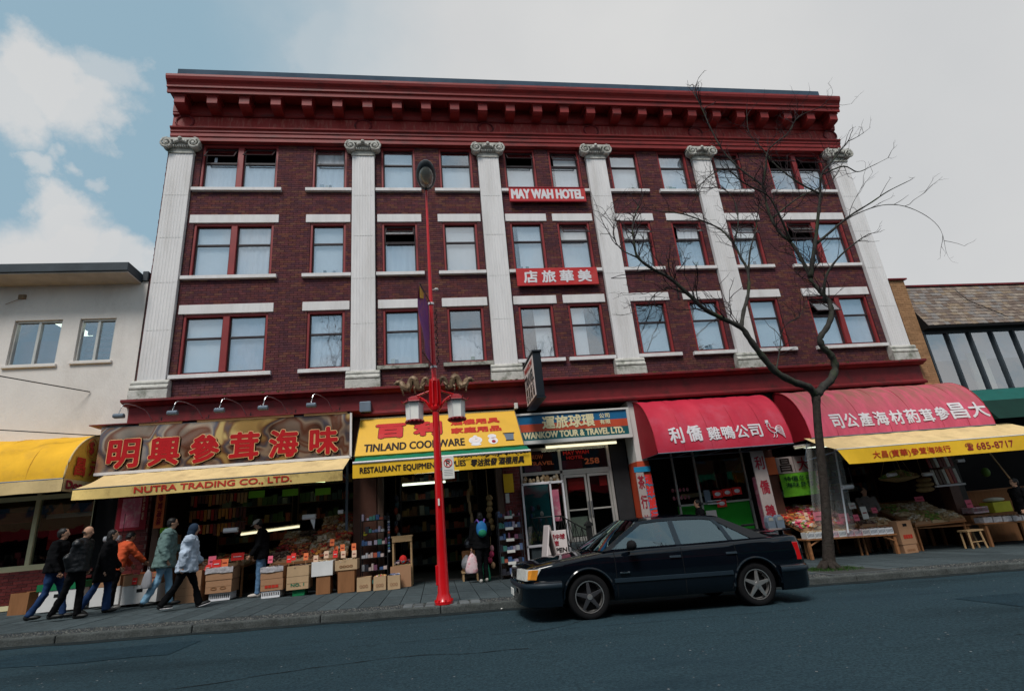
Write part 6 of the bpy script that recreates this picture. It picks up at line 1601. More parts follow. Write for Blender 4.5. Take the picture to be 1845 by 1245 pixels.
def person(label, x, y, face, H, st, wear, group=None, z0=None):
    """face: heading in degrees (0 looks right along the street, 90 away from the road).  st: pose, wear: clothes"""
    zb = gz(x) if z0 is None else z0
    t = thing('person', label, 'person', (x, y, zb), group)
    fw = Vector((math.cos(math.radians(face)), math.sin(math.radians(face)), 0)); sd = Vector((fw.y, -fw.x, 0)); up = Vector((0, 0, 1))   # sd: the person's right
    g = lambda k, d: st.get(k, d)
    lean = math.radians(g('lean', 3)); bulk = g('bulk', 1.0)
    TL, SL_ = .245 * H, .245 * H; FH = .045 * H
    def leg(hip, a, k):   # a: thigh swing forward, k: knee bend
        a = math.radians(a); k = math.radians(k); kn = hip + (fw * math.sin(a) - up * math.cos(a)) * TL; b = a - k
        an = kn + (fw * math.sin(b) - up * math.cos(b)) * SL_; return kn, an
    la = g('legs', ((4, 2), (-4, 2)))
    hipz = 0; tmp = [leg(Vector((0, 0, 0)), *q)[1].z for q in la]; hip0 = Vector((x, y, zb)) + up * (FH - min(tmp))
    hw = .052 * H
    hips = [hip0 - sd * hw, hip0 + sd * hw]
    legs = [leg(h, *q) for h, q in zip(hips, la)]
    td = (up * math.cos(lean) + fw * math.sin(lean)).normalized()
    chest = hip0 + td * .20 * H; neckb = hip0 + td * .305 * H; 
    hl = math.radians(g('head', 0)); hd = (up * math.cos(lean * .4 + hl) + fw * math.sin(lean * .4 + hl)).normalized()
    hc = neckb + hd * .095 * H + fw * .012 * H
    sw = .115 * H * g('shoulder', 1)
    sh = [neckb - sd * sw - td * .028 * H, neckb + sd * sw - td * .028 * H]
    arms = []
    for s_, S0, q in zip((-1, 1), sh, g('arms', ((10, 15), (-10, 15)))):
        a, k = math.radians(q[0]), math.radians(q[1]); ab = math.radians(q[2] if len(q) > 2 else 10); inn = math.radians(q[3] if len(q) > 3 else 0)
        d1 = (fw * math.sin(a) - up * math.cos(a)) * math.cos(ab) + sd * s_ * math.sin(ab)
        el = S0 + d1 * .168 * H
        d2 = (fw * math.sin(a + k) - up * math.cos(a + k)) * math.cos(inn) - sd * s_ * math.sin(inn)
        wr = el + d2 * .145 * H; arms.append((S0, el, wr, d2.normalized()))
    fr = Matrix((sd, fw, up)).transposed()
    frt = Matrix((sd, (fw * math.cos(lean) - up * math.sin(lean)), td)).transposed()
    B = MB()
    B.ell(hip0 + up * .02 * H, (.085 * H, .065 * H, .07 * H), 10, 7, frt); B.ell(chest, (.088 * H, .06 * H, .12 * H), 10, 7, frt); B.ell(neckb - td * .05 * H, (.10 * H, .05 * H, .05 * H), 10, 6, frt)
    B.tube([neckb - td * .03 * H, hc - hd * .03 * H], [.034 * H, .030 * H], 8)
    for (h, (kn, an)) in zip(hips, legs): B.tube([h, kn, an], [.045 * H, .030 * H, .020 * H], 8); B.ell(kn, (.03 * H,) * 3, 8, 5)
    for (S0, el, wr, d2) in arms: B.tube([S0, el, wr], [.028 * H, .021 * H, .015 * H], 8); B.ell(S0, (.032 * H,) * 3, 8, 5); B.ell(el, (.021 * H,) * 3, 8, 5)
    fh = Matrix((sd, (fw * math.cos(hl) - up * math.sin(hl)), hd)).transposed() if True else fr
    B.ell(hc + hd * .012 * H, (.043 * H, .053 * H, .058 * H), 14, 10, fh); B.ell(hc + fh @ Vector((0, .018 * H, -.032 * H)), (.030 * H, .034 * H, .034 * H), 10, 7, fh)
    B.ell(hc + fh @ Vector((0, .056 * H, -.004 * H)), (.009 * H, .014 * H, .016 * H), 8, 5, fh)
    for s_ in (-1, 1): B.ell(hc + fh @ Vector((s_ * .043 * H, -.004 * H, -.002 * H)), (.006 * H, .011 * H, .017 * H), 8, 5, fh)
    for (S0, el, wr, d2) in arms:
        pc = wr + d2 * .028 * H; B.ell(pc, (.020 * H, .020 * H, .024 * H), 8, 6)
    V, F = remesh(B, .0105 * H)
    M_ = MB(); M_.v = [tuple(v) for v in V]; M_.f = F; M_.mi = [0] * len(F)
    for i, (S0, el, wr, d2) in enumerate(arms):      # five fingers curling off the palm, thumb from its side
        s_ = (-1, 1)[i]; pc = wr + d2 * .046 * H; nrm = (-sd * s_); ac = d2.cross(nrm).normalized()
        for k, ln in enumerate((.036, .041, .038, .030)):
            o = ac * ((k - 1.5) * .0105 * H); p0 = pc + o - d2 * .008 * H; p1 = p0 + d2 * ln * .55 * H; p2 = p1 + (d2 * .7 + nrm * .7) * ln * .5 * H
            M_.tube([p0, p1, p2], [.0058 * H, .0052 * H, .0040 * H], 5)
        p0 = wr + d2 * .02 * H - ac * .016 * H; p1 = p0 + (d2 * .7 - ac * .7) * .022 * H; M_.tube([p0, p1, p1 + (d2 + nrm * .3) * .018 * H], [.0065 * H, .006 * H, .0045 * H], 5)
    # eyes and mouth
    skin_o = M_.build('body', 'skin', t, smooth=True)
    e = MB()
    for s_ in (-1, 1): e.ell(hc + fh @ Vector((s_ * .018 * H, .0485 * H, .008 * H)), (.0058 * H, .003 * H, .0035 * H), 6, 4, fh)
    e.build('eyes', 'hair_black', skin_o)
    e = MB(); e.ell(hc + fh @ Vector((0, .0475 * H, -.032 * H)), (.011 * H, .003 * H, .0028 * H), 6, 4, fh); e.build('mouth', 'maroon_print', skin_o)
    # trousers
    T = MB(); tb = wear.get('flare', 1.0)
    T.ell(hip0 + up * .01 * H, (.10 * H * bulk ** .4, .080 * H, .075 * H), 12, 7, fr)
    for (h, (kn, an)) in zip(hips, legs):
        hem = an + (kn - an).normalized() * (-.012 * H)
        T.tube([h + up * .02 * H, lerp3(h, kn, .5), kn, lerp3(kn, an, .5), hem], [.062 * H, .053 * H, .040 * H, .038 * H * tb, .037 * H * tb], 10); T.ell(kn, (.041 * H,) * 3, 8, 6)
    V, F = remesh(T, .013 * H, 2); q = MB(); q.v = wrinkle(V, H, .006); q.f = F; q.mi = [0] * len(F); q.build('trousers', wear['legs'], t, smooth=True)
    # jacket
    J = MB(); hem = wear.get('hem', .02); jb = wear.get('puff', 1.0) * bulk
    J.ell(chest, (.106 * H * jb, .070 * H * jb, .15 * H), 14, 9, frt); J.ell(neckb - td * .055 * H, (.118 * H * jb ** .6, .072 * H * jb ** .6, .055 * H), 12, 7, frt)
    hp = hip0 - up * hem * H
    J.tube([neckb - td * .06 * H, chest, lerp3(chest, hip0, .6), hp], [.060 * H * jb, .070 * H * jb, .074 * H * jb, .080 * H * jb * wear.get('skirt', 1)], 14, up=sd, r2=1.38)
    if wear.get('collar', 1): J.tube([neckb - td * .02 * H, neckb + hd * .035 * H], [.056 * H, .046 * H], 10)
    ar = wear.get('sleeve', 1) * jb ** .5
    for (S0, el, wr, d2) in arms:
        end = wr if not wear.get('short') else lerp3(S0, el, .8)
        pts, rd = ([S0, el, wr], [.045 * H * ar, .038 * H * ar, .030 * H * ar]) if not wear.get('short') else ([S0, lerp3(S0, el, .9)], [.045 * H * ar, .040 * H * ar])
        J.tube(pts, rd, 10); J.ell(S0, (.047 * H * ar,) * 3, 8, 6)
        if not wear.get('short'): J.ell(el, (.039 * H * ar,) * 3, 8, 6)
    V, F = remesh(J, .013 * H, 3); q = MB(); q.v = wrinkle(V, H, wear.get('fold', .008)); q.f = F; q.mi = [0] * len(F); q.build(wear.get('top_name', 'jacket'), wear['top'], t, smooth=True)
    # shoes
    for i, (h, (kn, an)) in enumerate(zip(hips, legs)):
        shn = (an - kn).normalized(); pitch = 0
        df = fw.copy(); tilt = math.acos(max(-1, min(1, -shn.z))) * (1 if shn.dot(fw) < 0 else -1) * .8
        back = an.z - (zb + FH) > .03 * H
        ang = -tilt if back or shn.dot(fw) > .2 else 0
        df = fw * math.cos(ang) + up * math.sin(ang) * (1 if shn.dot(fw) > 0 else 1); un = up * math.cos(ang) - fw * math.sin(ang)
        R3 = Matrix((sd, df, un)).transposed(); S = MB(); c = an - un * .018 * H + df * .045 * H
        S.ell(c, (.030 * H, .082 * H, .024 * H), 10, 7, R3); S.ell(an - un * .012 * H - df * .005 * H, (.028 * H, .04 * H, .035 * H), 10, 6, R3)
        so_ = S.build('shoe', wear.get('shoes', 'shoe_black'), t, smooth=True)
        if wear.get('sole'):
            S = MB(); S.ell(c - un * .017 * H, (.031 * H, .083 * H, .008 * H), 10, 4, R3); S.build('sole', wear['sole'], so_)
    # hair / hat
    hr = wear.get('hair', 'short')
    if hr != 'none':
        Hh = MB(); 
        Hh.ell(hc + fh @ Vector((0, -.011 * H, .020 * H)), (.050 * H, .058 * H, .055 * H), 14, 9, fh); Hh.ell(hc + fh @ Vector((0, -.024 * H, -.004 * H)), (.049 * H, .041 * H, .046 * H), 12, 8, fh)
        if hr == 'bald': Hh = MB(); Hh.tube([hc + fh @ Vector((a * .046 * H, b * .05 * H, -.002 * H)) for a, b in [(math.cos(q), math.sin(q)) for q in [PI + i * PI / 10 for i in range(11)]]], .014 * H, 6)
        if hr == 'bob': Hh.ell(hc + fh @ Vector((0, -.020 * H, -.012 * H)), (.054 * H, .048 * H, .055 * H), 12, 8, fh)
        if hr == 'long': Hh.ell(hc + fh @ Vector((0, -.026 * H, -.03 * H)), (.055 * H, .045 * H, .085 * H), 12, 8, fh)
        V, F = remesh(Hh, .010 * H, 2); q = MB(); q.v = wrinkle(V, H, .004, 60); q.f = F; q.mi = [0] * len(F); q.build('hair', wear.get('hair_mat', 'hair_black'), t, smooth=True)
    if wear.get('hood'):
        Hh = MB(); Hh.ell(hc + fh @ Vector((0, -.012 * H, .012 * H)), (.056 * H, .062 * H, .066 * H), 14, 9, fh); Hh.ell(hc + fh @ Vector((0, -.02 * H, -.04 * H)), (.052 * H, .055 * H, .05 * H), 12, 8, fh)
        V, F = remesh(Hh, .012 * H, 2); q = MB(); q.v = [tuple(v) for v in V]; q.f = F; q.mi = [0] * len(F); q.build('hood', wear['hood'], t, smooth=True)
    if wear.get('cap'):
        Hh = MB(); Hh.ell(hc + fh @ Vector((0, 0, .040 * H)), (.050 * H, .058 * H, .036 * H), 14, 8, fh); Hh.ell(hc + fh @ Vector((0, .062 * H, .028 * H)), (.038 * H, .036 * H, .006 * H), 12, 4, fh); Hh.build('cap', wear['cap'], t, smooth=True)
    return t, dict(hip=hip0, chest=chest, neck=neckb, fw=fw, sd=sd, up=up, arms=arms, frt=frt, H=H, td=td)
def lerp3(a, b, t): return a + (b - a) * t
def wrinkle(V, H, amp, fq=22):
    o = []
    for v in V:
        n = mnoise.noise_vector(v * fq / H * 1.0); m_ = mnoise.noise_vector(Vector((v.x * 9, v.y * 9, v.z * 30)))
        o.append(tuple(v + (n * amp + m_ * amp * .7) * H))
    return o
def carrier_bag(name, label, p, w_, h_, mat, group=None):
    t = thing(name, label, 'bag', tuple(p - Vector((0, 0, h_))), group)
    m = MB(); n = 14; R_ = []
    for j, (f, k) in enumerate(((0, .10), (.08, .35), (.2, .62), (.45, .82), (.75, 1.0), (.95, 1.0), (1.0, .88))):
        b = len(m.v)
        for i in range(n):
            th = 2 * PI * i / n; rr_ = w_ / 2 * k * (1 + .1 * math.sin(3 * th + j)); m.v.append((p.x + rr_ * math.cos(th), p.y + rr_ * .55 * math.sin(th), p.z - h_ * f))
        R_.append(b)
    for a, b in zip(R_, R_[1:]):
        for i in range(n): m.face((a + i, a + (i + 1) % n, b + (i + 1) % n, b + i))
    m.face([R_[-1] + i for i in range(n)]); m.face([R_[0] + i for i in range(n)][::-1])
    m.build('sack', mat, t, smooth=True)
    MB().tube([p + Vector((-.02, 0, -.01)), p + Vector((-.012, 0, .05)), p + Vector((.012, 0, .05)), p + Vector((.02, 0, -.01))], .006, 5).build('handle', mat, t)
    return t
walkR = ((26, 12), (-24, 14)); walkR2 = ((-22, 16), (24, 8))
person('dark clothed person cut by the left edge of the photo, walking right', -11.15, -2.35, 8, 1.64, dict(legs=((20, 10), (-8, 22)), arms=((-12, 20), (8, 20)), bulk=1.2), dict(top='black_cloth', legs='jeans_dark', puff=1.15))
person('balding man in a black leather jacket and black trousers striding right', -10.60, -2.62, 0, 1.62, dict(legs=((8, 8), (-16, 8)), arms=((-6, 30, 14, 25), (-22, 30, 12, 20)), lean=4, head=8, bulk=1.2), dict(top='black_leather', legs='black_cloth', hair='bald', hair_mat='hair_black', puff=1.12, hem=.03))
person('person with long dark hair, long black coat and blue jeans beside the orange jacket', -10.48, -1.95, 12, 1.56, dict(legs=((10, 8), (-18, 14)), arms=((6, 30, 8), (-8, 20, 8)), lean=4, bulk=1.15), dict(top='black_cloth', legs='jeans_dark', hair='long', puff=1.15, hem=.16, skirt=1.15, flare=1.3))
person('shopper in an orange jacket leaning over the red price cards', -10.62, -1.30, 50, 1.54, dict(legs=((4, 3), (-4, 3)), arms=((22, 22, 5), (38, 12, 8)), lean=16, head=18), dict(top='orange_coat', legs='black_cloth', puff=1.18, hem=.05, shoes='shoe_white', sleeve=1.1))
person('man in a loose green grey coat and light jeans carrying a pale shoulder bag', -9.66, -1.35, 16, 1.77, dict(legs=((14, 8), (-10, 18)), arms=((14, 70, 8, 20), (-4, 22, 12)), lean=3, head=8, bulk=1.2), dict(top='green_coat', legs='jeans_light', puff=1.2, hem=.10, skirt=1.12, sleeve=1.25, flare=1.1, fold=.012))
person('walker in a pale blue padded jacket with a dark hood and black trousers', -8.85, -2.22, 14, 1.62, dict(legs=((22, 6), (-20, 14)), arms=((10, 30, 12), (-12, 12, 14)), lean=3, head=8, bulk=1.15), dict(top='pale_coat', legs='black_cloth', hair='none', hood='hood_navy', puff=1.22, hem=.09, skirt=1.15, sleeve=1.25, sole='white_letter', flare=1.15, fold=.012))
person('man in a cream baseball cap, black jacket and jeans standing between the stalls', -7.92, -.62, 190, 1.68, dict(legs=((3, 2), (-3, 4)), arms=((8, 30, 6), (4, 24, 10)), lean=2, head=26, bulk=1.12), dict(top='black_cloth', legs='jeans', cap='cap_white', puff=1.12, hem=.06, shoes='shoe_white'))
t, B_ = person('person with a blue backpack seen from behind at the cookware shop door', -2.88, -.95, 96, 1.56, dict(legs=((-6, 2), (8, 4)), arms=((2, 10, 12), (28, 70, 12)), lean=2, bulk=1.12), dict(top='black_cloth', legs='black_cloth', hair='bob', puff=1.08, hem=.06, shoes='shoe_white'))
c = B_['chest'] - B_['fw'] * .15 + B_['up'] * .03
m = MB(); m.ell(c, (.135, .085, .19), 14, 9, B_['frt']); m.ell(c - B_['fw'] * .05 - B_['up'] * .08, (.11, .07, .10), 12, 7, B_['frt'])
pk_t = thing('backpack', 'blue and teal backpack with purple straps on the shopper', 'backpack', tuple(c))
V, F = remesh(m, .012, 3); q = MB(); q.v = [tuple(v) for v in V]; q.f = F; q.mi = [0] * len(F); pk = q.build('pack', 'pack_blue', pk_t, smooth=True)
m = MB(); m.ell(c - B_['fw'] * .085 - B_['up'] * .09, (.10, .05, .085), 12, 7, B_['frt']); m.build('front_pocket', 'green_cloth', pk_t, smooth=True)
for s_ in (-1, 1):
    m = MB(); m.tube([c + B_['sd'] * s_ * .05 + B_['up'] * .14 - B_['fw'] * .02, c + B_['sd'] * s_ * .09 + B_['up'] * .22 + B_['fw'] * .05, c + B_['sd'] * s_ * .12 + B_['up'] * .17 + B_['fw'] * .17], .018, 6); m.build('strap', 'pack_purple', pk_t)
hand = B_['arms'][0][2] + B_['arms'][0][3] * .07
carrier_bag('carrier_bag', 'white carrier bag with pink print hanging from the shopper', hand + Vector((0, 0, -.06)), .32, .44, 'bag_pink')
carrier_bag('carrier_bag', 'green carrier bag held between the legs of the backpack wearer', Vector((-2.80, -.62, .55)), .24, .45, 'bag_green')
carrier_bag('carrier_bag', 'pale bag on the arm of the man in the green grey coat', Vector((-9.84, -1.60, 1.10)), .20, .36, 'bag_white')
person('dark haired shopkeeper half hidden behind the car under the glossy red awning', 3.05, -.35, 170, 1.62, dict(arms=((10, 40), (10, 40))), dict(top='black_cloth', legs='black_cloth'))
person('stallholder in a grey brown shirt standing behind the right hand stall', 8.15, -.15, 250, 1.72, dict(arms=((20, 60, 4, 30), (20, 60, 4, 30)), lean=0), dict(top='grey_shirt', legs='black_cloth', top_name='shirt', collar=0, puff=1.0))
person('person in dark clothes and jeans cut by the right edge of the photo', 11.55, -1.55, 172, 1.74, dict(legs=((18, 8), (-20, 14)), arms=((12, 30), (-12, 25))), dict(top='black_cloth', legs='jeans_dark', puff=1.15, hem=.06, sole='white_letter'))
# ================================================================ STALL GOODS
R6 = random.Random(21)
ORD = ('first', 'second', 'third', 'fourth', 'fifth', 'sixth', 'seventh', 'eighth', 'ninth', 'tenth', 'eleventh')
def heap(mb, x0, x1, y0, y1, z, h, n, size, flat_=.6, tilt=None):
    for i in range(n):
        u, v = R6.random(), R6.random(); x, y = lerp(x0, x1, u), lerp(y0, y1, v)
        zz = z + h * (math.sin(u * PI) * math.sin(v * PI)) ** .6 * R6.uniform(.85, 1.0) + (tilt * v if tilt else 0)
        s_ = size * R6.uniform(.6, 1.3); rot = Matrix.Rotation(R6.uniform(0, 6), 3, 'Z') @ Matrix.Rotation(R6.uniform(-.8, .8), 3, 'X')
        if i % 3 == 0:
            a_, b_, c_ = s_ * R6.uniform(.7, 1.7), s_ * R6.uniform(.4, .9), s_ * R6.uniform(.2, .5); b = len(mb.v)
            mb.v += [tuple(Vector((x, y, zz)) + rot @ Vector((p * a_, q * b_, r * c_))) for r in (-1, 1) for p, q in ((-1, -1), (1, -1), (1, 1), (-1, 1))]
            for q in ((0, 3, 2, 1), (4, 5, 6, 7), (0, 1, 5, 4), (1, 2, 6, 5), (2, 3, 7, 6), (3, 0, 4, 7)): mb.face([b + k for k in q])
            continue
        P = [rot @ Vector(p) for p in ((s_, 0, 0), (0, s_ * .7, 0), (-s_, 0, 0), (0, -s_ * .7, 0), (0, 0, s_ * flat_), (0, 0, -s_ * flat_))]
        b = len(mb.v); mb.v += [(x + p.x, y + p.y, zz + p.z) for p in P]
        for q in ((0, 1, 4), (1, 2, 4), (2, 3, 4), (3, 0, 4), (1, 0, 5), (2, 1, 5), (3, 2, 5), (0, 3, 5)): mb.face([b + k for k in q])
    return mb
def carton(label, x0, x1, y0, dep, z0, z1, mat='card', mark=None, mcol='red_print', goods=None, hole=False, group=None, open_top=True, film=False, cat='box', name='cardboard_box', lip=0, goods_h=.06, seam=True, gn=160, gs=.022):
    t = thing(name, label, cat, ((x0 + x1) / 2, y0 + dep / 2, z0), group)
    m = MB(); w_ = .012; b = z0 + .002
    m.box(x0, x1, y0, y0 + w_, b, z1).box(x0, x1, y0 + dep - w_, y0 + dep, b, z1).box(x0, x0 + w_, y0 + w_, y0 + dep - w_, b, z1).box(x1 - w_, x1, y0 + w_, y0 + dep - w_, b, z1)
    if open_top: m.box(x0 + w_, x1 - w_, y0 + w_, y0 + dep - w_, b, max(b + .02, z1 - .07))
    else: m.box(x0 + w_, x1 - w_, y0 + w_, y0 + dep - w_, b, z1 - .004)
    o = m.build('carton', mat, t)
    rr_ = bmesh.new(); rr_.from_mesh(o.data)
    for v in rr_.verts:
        n_ = mnoise.noise_vector((v.co + Vector((x0 * 3, 0, z0))) * 6); v.co += Vector((n_.x * .006, n_.y * .006, n_.z * .004))
    rr_.to_mesh(o.data); rr_.free()
    if seam:
        MB().box(x0 + .01, x1 - .01, y0 - .003, y0 + .001, (z0 + z1) / 2 - .001, (z0 + z1) / 2 + .004).build('fold_line', 'card_inside', t)
    if mark: text(mark, mcol, t, flat(y0), x0 + (x1 - x0) * .2, z0 + (z1 - z0) * .25, (x1 - x0) * .6, min(.09, (z1 - z0) * .22), bold=.003, lift=.005)
    if hole: MB().box((x0 + x1) / 2 - .06, (x0 + x1) / 2 + .06, y0 - .003, y0 + .001, z1 - .14, z1 - .07).build('hand_hole', 'dark', t)
    if film:
        m = MB(); m.grid(lambda u, v: (x0 - .012 + (x1 - x0 + .024) * u, y0 - .012 - .012 * R6.random(), z1 + .01 - (z1 - z0) * .45 * v - .02 * R6.random()), 10, 5); m.build('plastic_wrap', 'plastic_film', t, smooth=True)
    if goods:
        heap(MB(), x0 + .02, x1 - .02, y0 + .02, y0 + dep - .02, z1 - .04, goods_h, gn, gs).build('goods', goods, t, kind='stuff')
    return t
def crate(label, x0, x1, y0, dep, z0, z1, mat, goods=None, slots=5, group=None):
    t = thing('plastic_crate', label, 'crate', ((x0 + x1) / 2, y0 + dep / 2, z0), group)
    m = MB(); b = z0 + .002
    m.box(x0, x1, y0, y0 + dep, b, b + .012)
    for yy in (y0, y0 + dep - .012):
        m.box(x0, x1, yy, yy + .012, b + .013, b + .04).box(x0, x1, yy, yy + .012, z1 - .03, z1)
        n = slots * 2 + 1
        for i in range(n): x = lerp(x0, x1 - .014, i / (n - 1)); m.box(x, x + .014, yy + .002, yy + .010, b + .04, z1 - .03)
    m.box(x0, x0 + .012, y0 + .012, y0 + dep - .012, b, z1).box(x1 - .012, x1, y0 + .012, y0 + dep - .012, b, z1)
    m.build('crate', mat, t)
    if goods: heap(MB(), x0 + .02, x1 - .02, y0 + .02, y0 + dep - .02, z1 - .03, .05, 120, .022).build('goods', goods, t, kind='stuff')
    return t
def card(label, x, y, z, w_=.10, h_=.13, mat='paper_red', tilt=.0, group='price cards on the stalls'):
    t = thing('price_card', label, 'price card', (x, y, z), group)
    m = MB(); m.hexa([(x - w_ / 2, y, z), (x + w_ / 2, y + tilt, z), (x + w_ / 2, y + tilt + .004, z), (x - w_ / 2, y + .004, z), (x - w_ / 2, y + .02, z + h_), (x + w_ / 2, y + .02 + tilt, z + h_), (x + w_ / 2, y + .024 + tilt, z + h_), (x - w_ / 2, y + .024, z + h_)])
    m.build('card', mat, t); MB().box(x - .004, x + .004, y + .006, y + .01, z - .08, z + .002).build('stick', 'wood_light', t)
    MB().box(x - w_ * .3, x + w_ * .3, y - .001, y + .004, z + h_ * .45, z + h_ * .55).build('written_line', 'maroon_print' if mat != 'paper_red' else 'white_letter', t)
def G(x): return gz(x)
# --- right hand bank of the trading shop, four columns on the pavement
y0 = -1.12
crate('white plastic crate under the leftmost taped carton column', -7.74, -7.36, y0 + .02, .4, G(-7.6), G(-7.6) + .14, 'plastic_white')
carton('printed brown carton on the white crate, red marks on its side', -7.76, -7.30, y0, .45, G(-7.6) + .145, G(-7.6) + .38, 'card', '■■■■', 'red_print')
carton('wrapped carton of dark dried goods above the red marked carton', -7.77, -7.31, y0, .46, G(-7.6) + .385, G(-7.6) + .63, 'card', None, goods='goods_dark', film=True, seam=False)
crate('green plastic crate under the green printed carton', -7.10, -6.85, y0 + .05, .35, G(-7) + .0, G(-7) + .13, 'plastic_green')
carton('tan carton with green printing on the green crate', -7.22, -6.76, y0, .45, G(-7) + .135, G(-7) + .40, 'card_light', 'NO. 1', 'green_cloth')
carton('tan carton of dried goods above the green printed one', -7.22, -6.76, y0, .45, G(-7) + .405, G(-7) + .62, 'card_light', None, goods='goods_dark', seam=False)
carton('upright brown carton holding up the white box', -6.60, -6.30, y0 + .02, .35, G(-6.5), G(-6.5) + .37, 'card_dark', seam=False)
carton('white box of dried goods on an upright brown carton', -6.70, -6.25, y0, .42, G(-6.5) + .375, G(-6.5) + .68, 'white_box', goods='goods_cream', seam=False, name='white_box')
carton('tall dark brown carton beside the white box column', -6.14, -5.78, y0 + .02, .35, G(-6), G(-6) + .46, 'card_dark', seam=False)
carton('shallow pale lidded tray on the tall dark brown carton', -6.20, -5.72, y0, .42, G(-6) + .465, G(-6) + .68, 'card_light', 'OOOO', 'card_dark', goods='goods_cream', seam=False)
# sloping display behind them
def bench(label, x0, x1, y0, y1, z0, z1, gl, mat='wood_table', goods_s=.03, rows=3, zb=None, goods_n=260):
    t = thing('display_bench', label, 'display bench', ((x0 + x1) / 2, y0, gz(x0)))
    m = MB(); m.hexa([(x0, y0, z0 - .05), (x1, y0, z0 - .05), (x1, y1, z1 - .05), (x0, y1, z1 - .05), (x0, y0, z0), (x1, y0, z0), (x1, y1, z1), (x0, y1, z1)]); m.build('bench_top', mat, t)
    m = MB()
    for x in (x0 + .03, x1 - .07):
        for y, z in ((y0 + .04, z0), (y1 - .08, z1)): MB().box(x, x + .04, y, y + .04, gz(x), z - .05).build('leg', mat, t)
    nb = len(gl)
    for r in range(rows):
        for k in range(nb):
            a, b = lerp(x0, x1, k / nb) + .015, lerp(x0, x1, (k + 1) / nb) - .015; v0, v1 = r / rows, (r + 1) / rows - .03; ya, yb = lerp(y0, y1, v0), lerp(y0, y1, v1); za, zb_ = lerp(z0, z1, v0), lerp(z0, z1, v1)
            m = MB(); m.hexa([(a, ya, za + .002), (b, ya, za + .002), (b, yb, zb_ + .002), (a, yb, zb_ + .002), (a, ya, za + .07), (b, ya, za + .07), (b, yb, zb_ + .07), (a, yb, zb_ + .07)]); tr_ = m.build('tray', 'card_light' if (r + k) % 2 else 'card', t)
            heap(MB(), a + .01, b - .01, ya + .01, yb - .01, za + .07, .07, goods_n // (rows), goods_s * 1.35, tilt=zb_ - za).build('goods', gl[(k + r) % nb], t, kind='stuff')
    return t
bench('stepped display of red packets and dried goods behind the cartons', -7.75, -6.2, -.55, .7, .95, 1.55, ['goods_dark', 'goods_red', 'goods_mixed', 'goods_cream'], goods_s=.034, rows=4)
bench('tall heap of sacks and packets against the brown pier', -6.75, -6.02, -.45, .5, 1.02, 1.85, ['goods_mixed', 'goods_cream'], goods_s=.045, rows=4)
# middle bank left of the man with the cap
carton('carton with peeling plastic under the near red price cards', -8.95, -8.42, -.95, .5, G(-8.7) + .16, G(-8.7) + .42, 'card', 'O O', 'card_dark')
crate('white crate under the carton near the pale blue jacket', -8.88, -8.45, -.9, .4, G(-8.7), G(-8.7) + .155, 'plastic_white')
carton('carton of dark nuts topped with red price cards', -8.96, -8.41, -.96, .5, G(-8.7) + .425, G(-8.7) + .68, 'card', goods='goods_dark', film=True, seam=False)
carton('brown carton stack bottom left of the pale blue jacket', -9.55, -9.05, -.95, .5, G(-9.3), G(-9.3) + .30, 'card')
carton('brown carton of goods left of the pale blue jacket, on another carton', -9.55, -9.05, -.95, .5, G(-9.3) + .305, G(-9.3) + .64, 'card', goods='goods_mixed', seam=False)
bench('long side counter of dried goods running into the trading shop', -9.7, -8.35, -.4, 2.2, .98, 1.12, ['goods_mixed', 'goods_cream'], goods_s=.03, rows=5, goods_n=500)
# left bank with white boxes
carton('white box with a square hand hole nearest the green grey coat', -10.62, -9.92, -.95, .45, G(-10.3) + .06, G(-10.3) + .42, 'white_box', hole=True, open_top=False, seam=False, name='white_box')
carton('white box between the orange jacket and its holed neighbour', -11.22, -10.66, -.95, .45, G(-11) + .06, G(-11) + .42, 'white_box', open_top=False, seam=False, name='white_box')
carton('white box with a hand hole behind the long black coat', -12.2, -11.5, -.98, .45, G(-12) + .02, G(-12) + .42, 'white_box', hole=True, open_top=False, seam=False, name='white_box')
carton('brown tray of goods on the holed white box', -10.62, -9.95, -.95, .5, G(-10.3) + .425, G(-10.3) + .64, 'card', goods='goods_pink', seam=False)
carton('brown tray of goods behind the orange jacket', -11.22, -10.68, -.95, .5, G(-11) + .425, G(-11) + .64, 'card', goods='goods_mixed', seam=False)
carton('green edged tray of produce between the two dark walkers', -12.25, -11.45, -1.0, .5, G(-12) + .425, G(-12) + .56, 'plastic_green', goods='goods_cream', seam=False, name='produce_tray', cat='tray')
carton('brown box on the ground left of the balding man', -12.75, -12.4, -.95, .45, G(-12.5), G(-12.5) + .42, 'card_dark', seam=False)
for i, (z, w_) in enumerate(((.0, 'bottom'), (.22, 'middle'), (.44, 'top'))):
    carton('marked brown carton, %s of the stack below the orange strip' % w_, -10.60, -10.14, .12, .35, 1.15 + z, 1.365 + z, 'card', '天仔', 'card_dark', seam=False, open_top=False)
bevel(MB().box(-10.62, -10.12, .10, .5, G(-10), 1.14).build('plinth_box', 'card_dark', None, org=(-10.4, .1, .4)), .005, 1)
tag(bpy.data.objects['plinth_box'], 'dark box carrying the stack of marked cartons', 'box')
st_ = thing('hanging_strip', 'orange paper strip with writing hanging beside the wooden door post', 'notice', (-10.5, -.02, 2.0))
MB().box(-10.58, -10.38, -.03, -.02, 1.98, 2.85).build('strip', 'paper_orange', st_); text('參茸海味', 'maroon_print', st_, lambda a, b, d: Vector((-10.48 + b, -.03 - d, 2.75 - a)), .0, -.05, .7, .1, bold=.004)
nn_ = MB().box(-10.42, -10.2, -.03, -.02, 1.86, 1.98).build('notice_card', 'paper_green', None, org=(-10.3, 0, 1.9)); tag(nn_, 'lime green card below the orange strip', 'notice')
ps_ = thing('wall_poster', 'red and pink patterned poster on the red tiled pier', 'poster', (-11.1, -.02, 2.0))
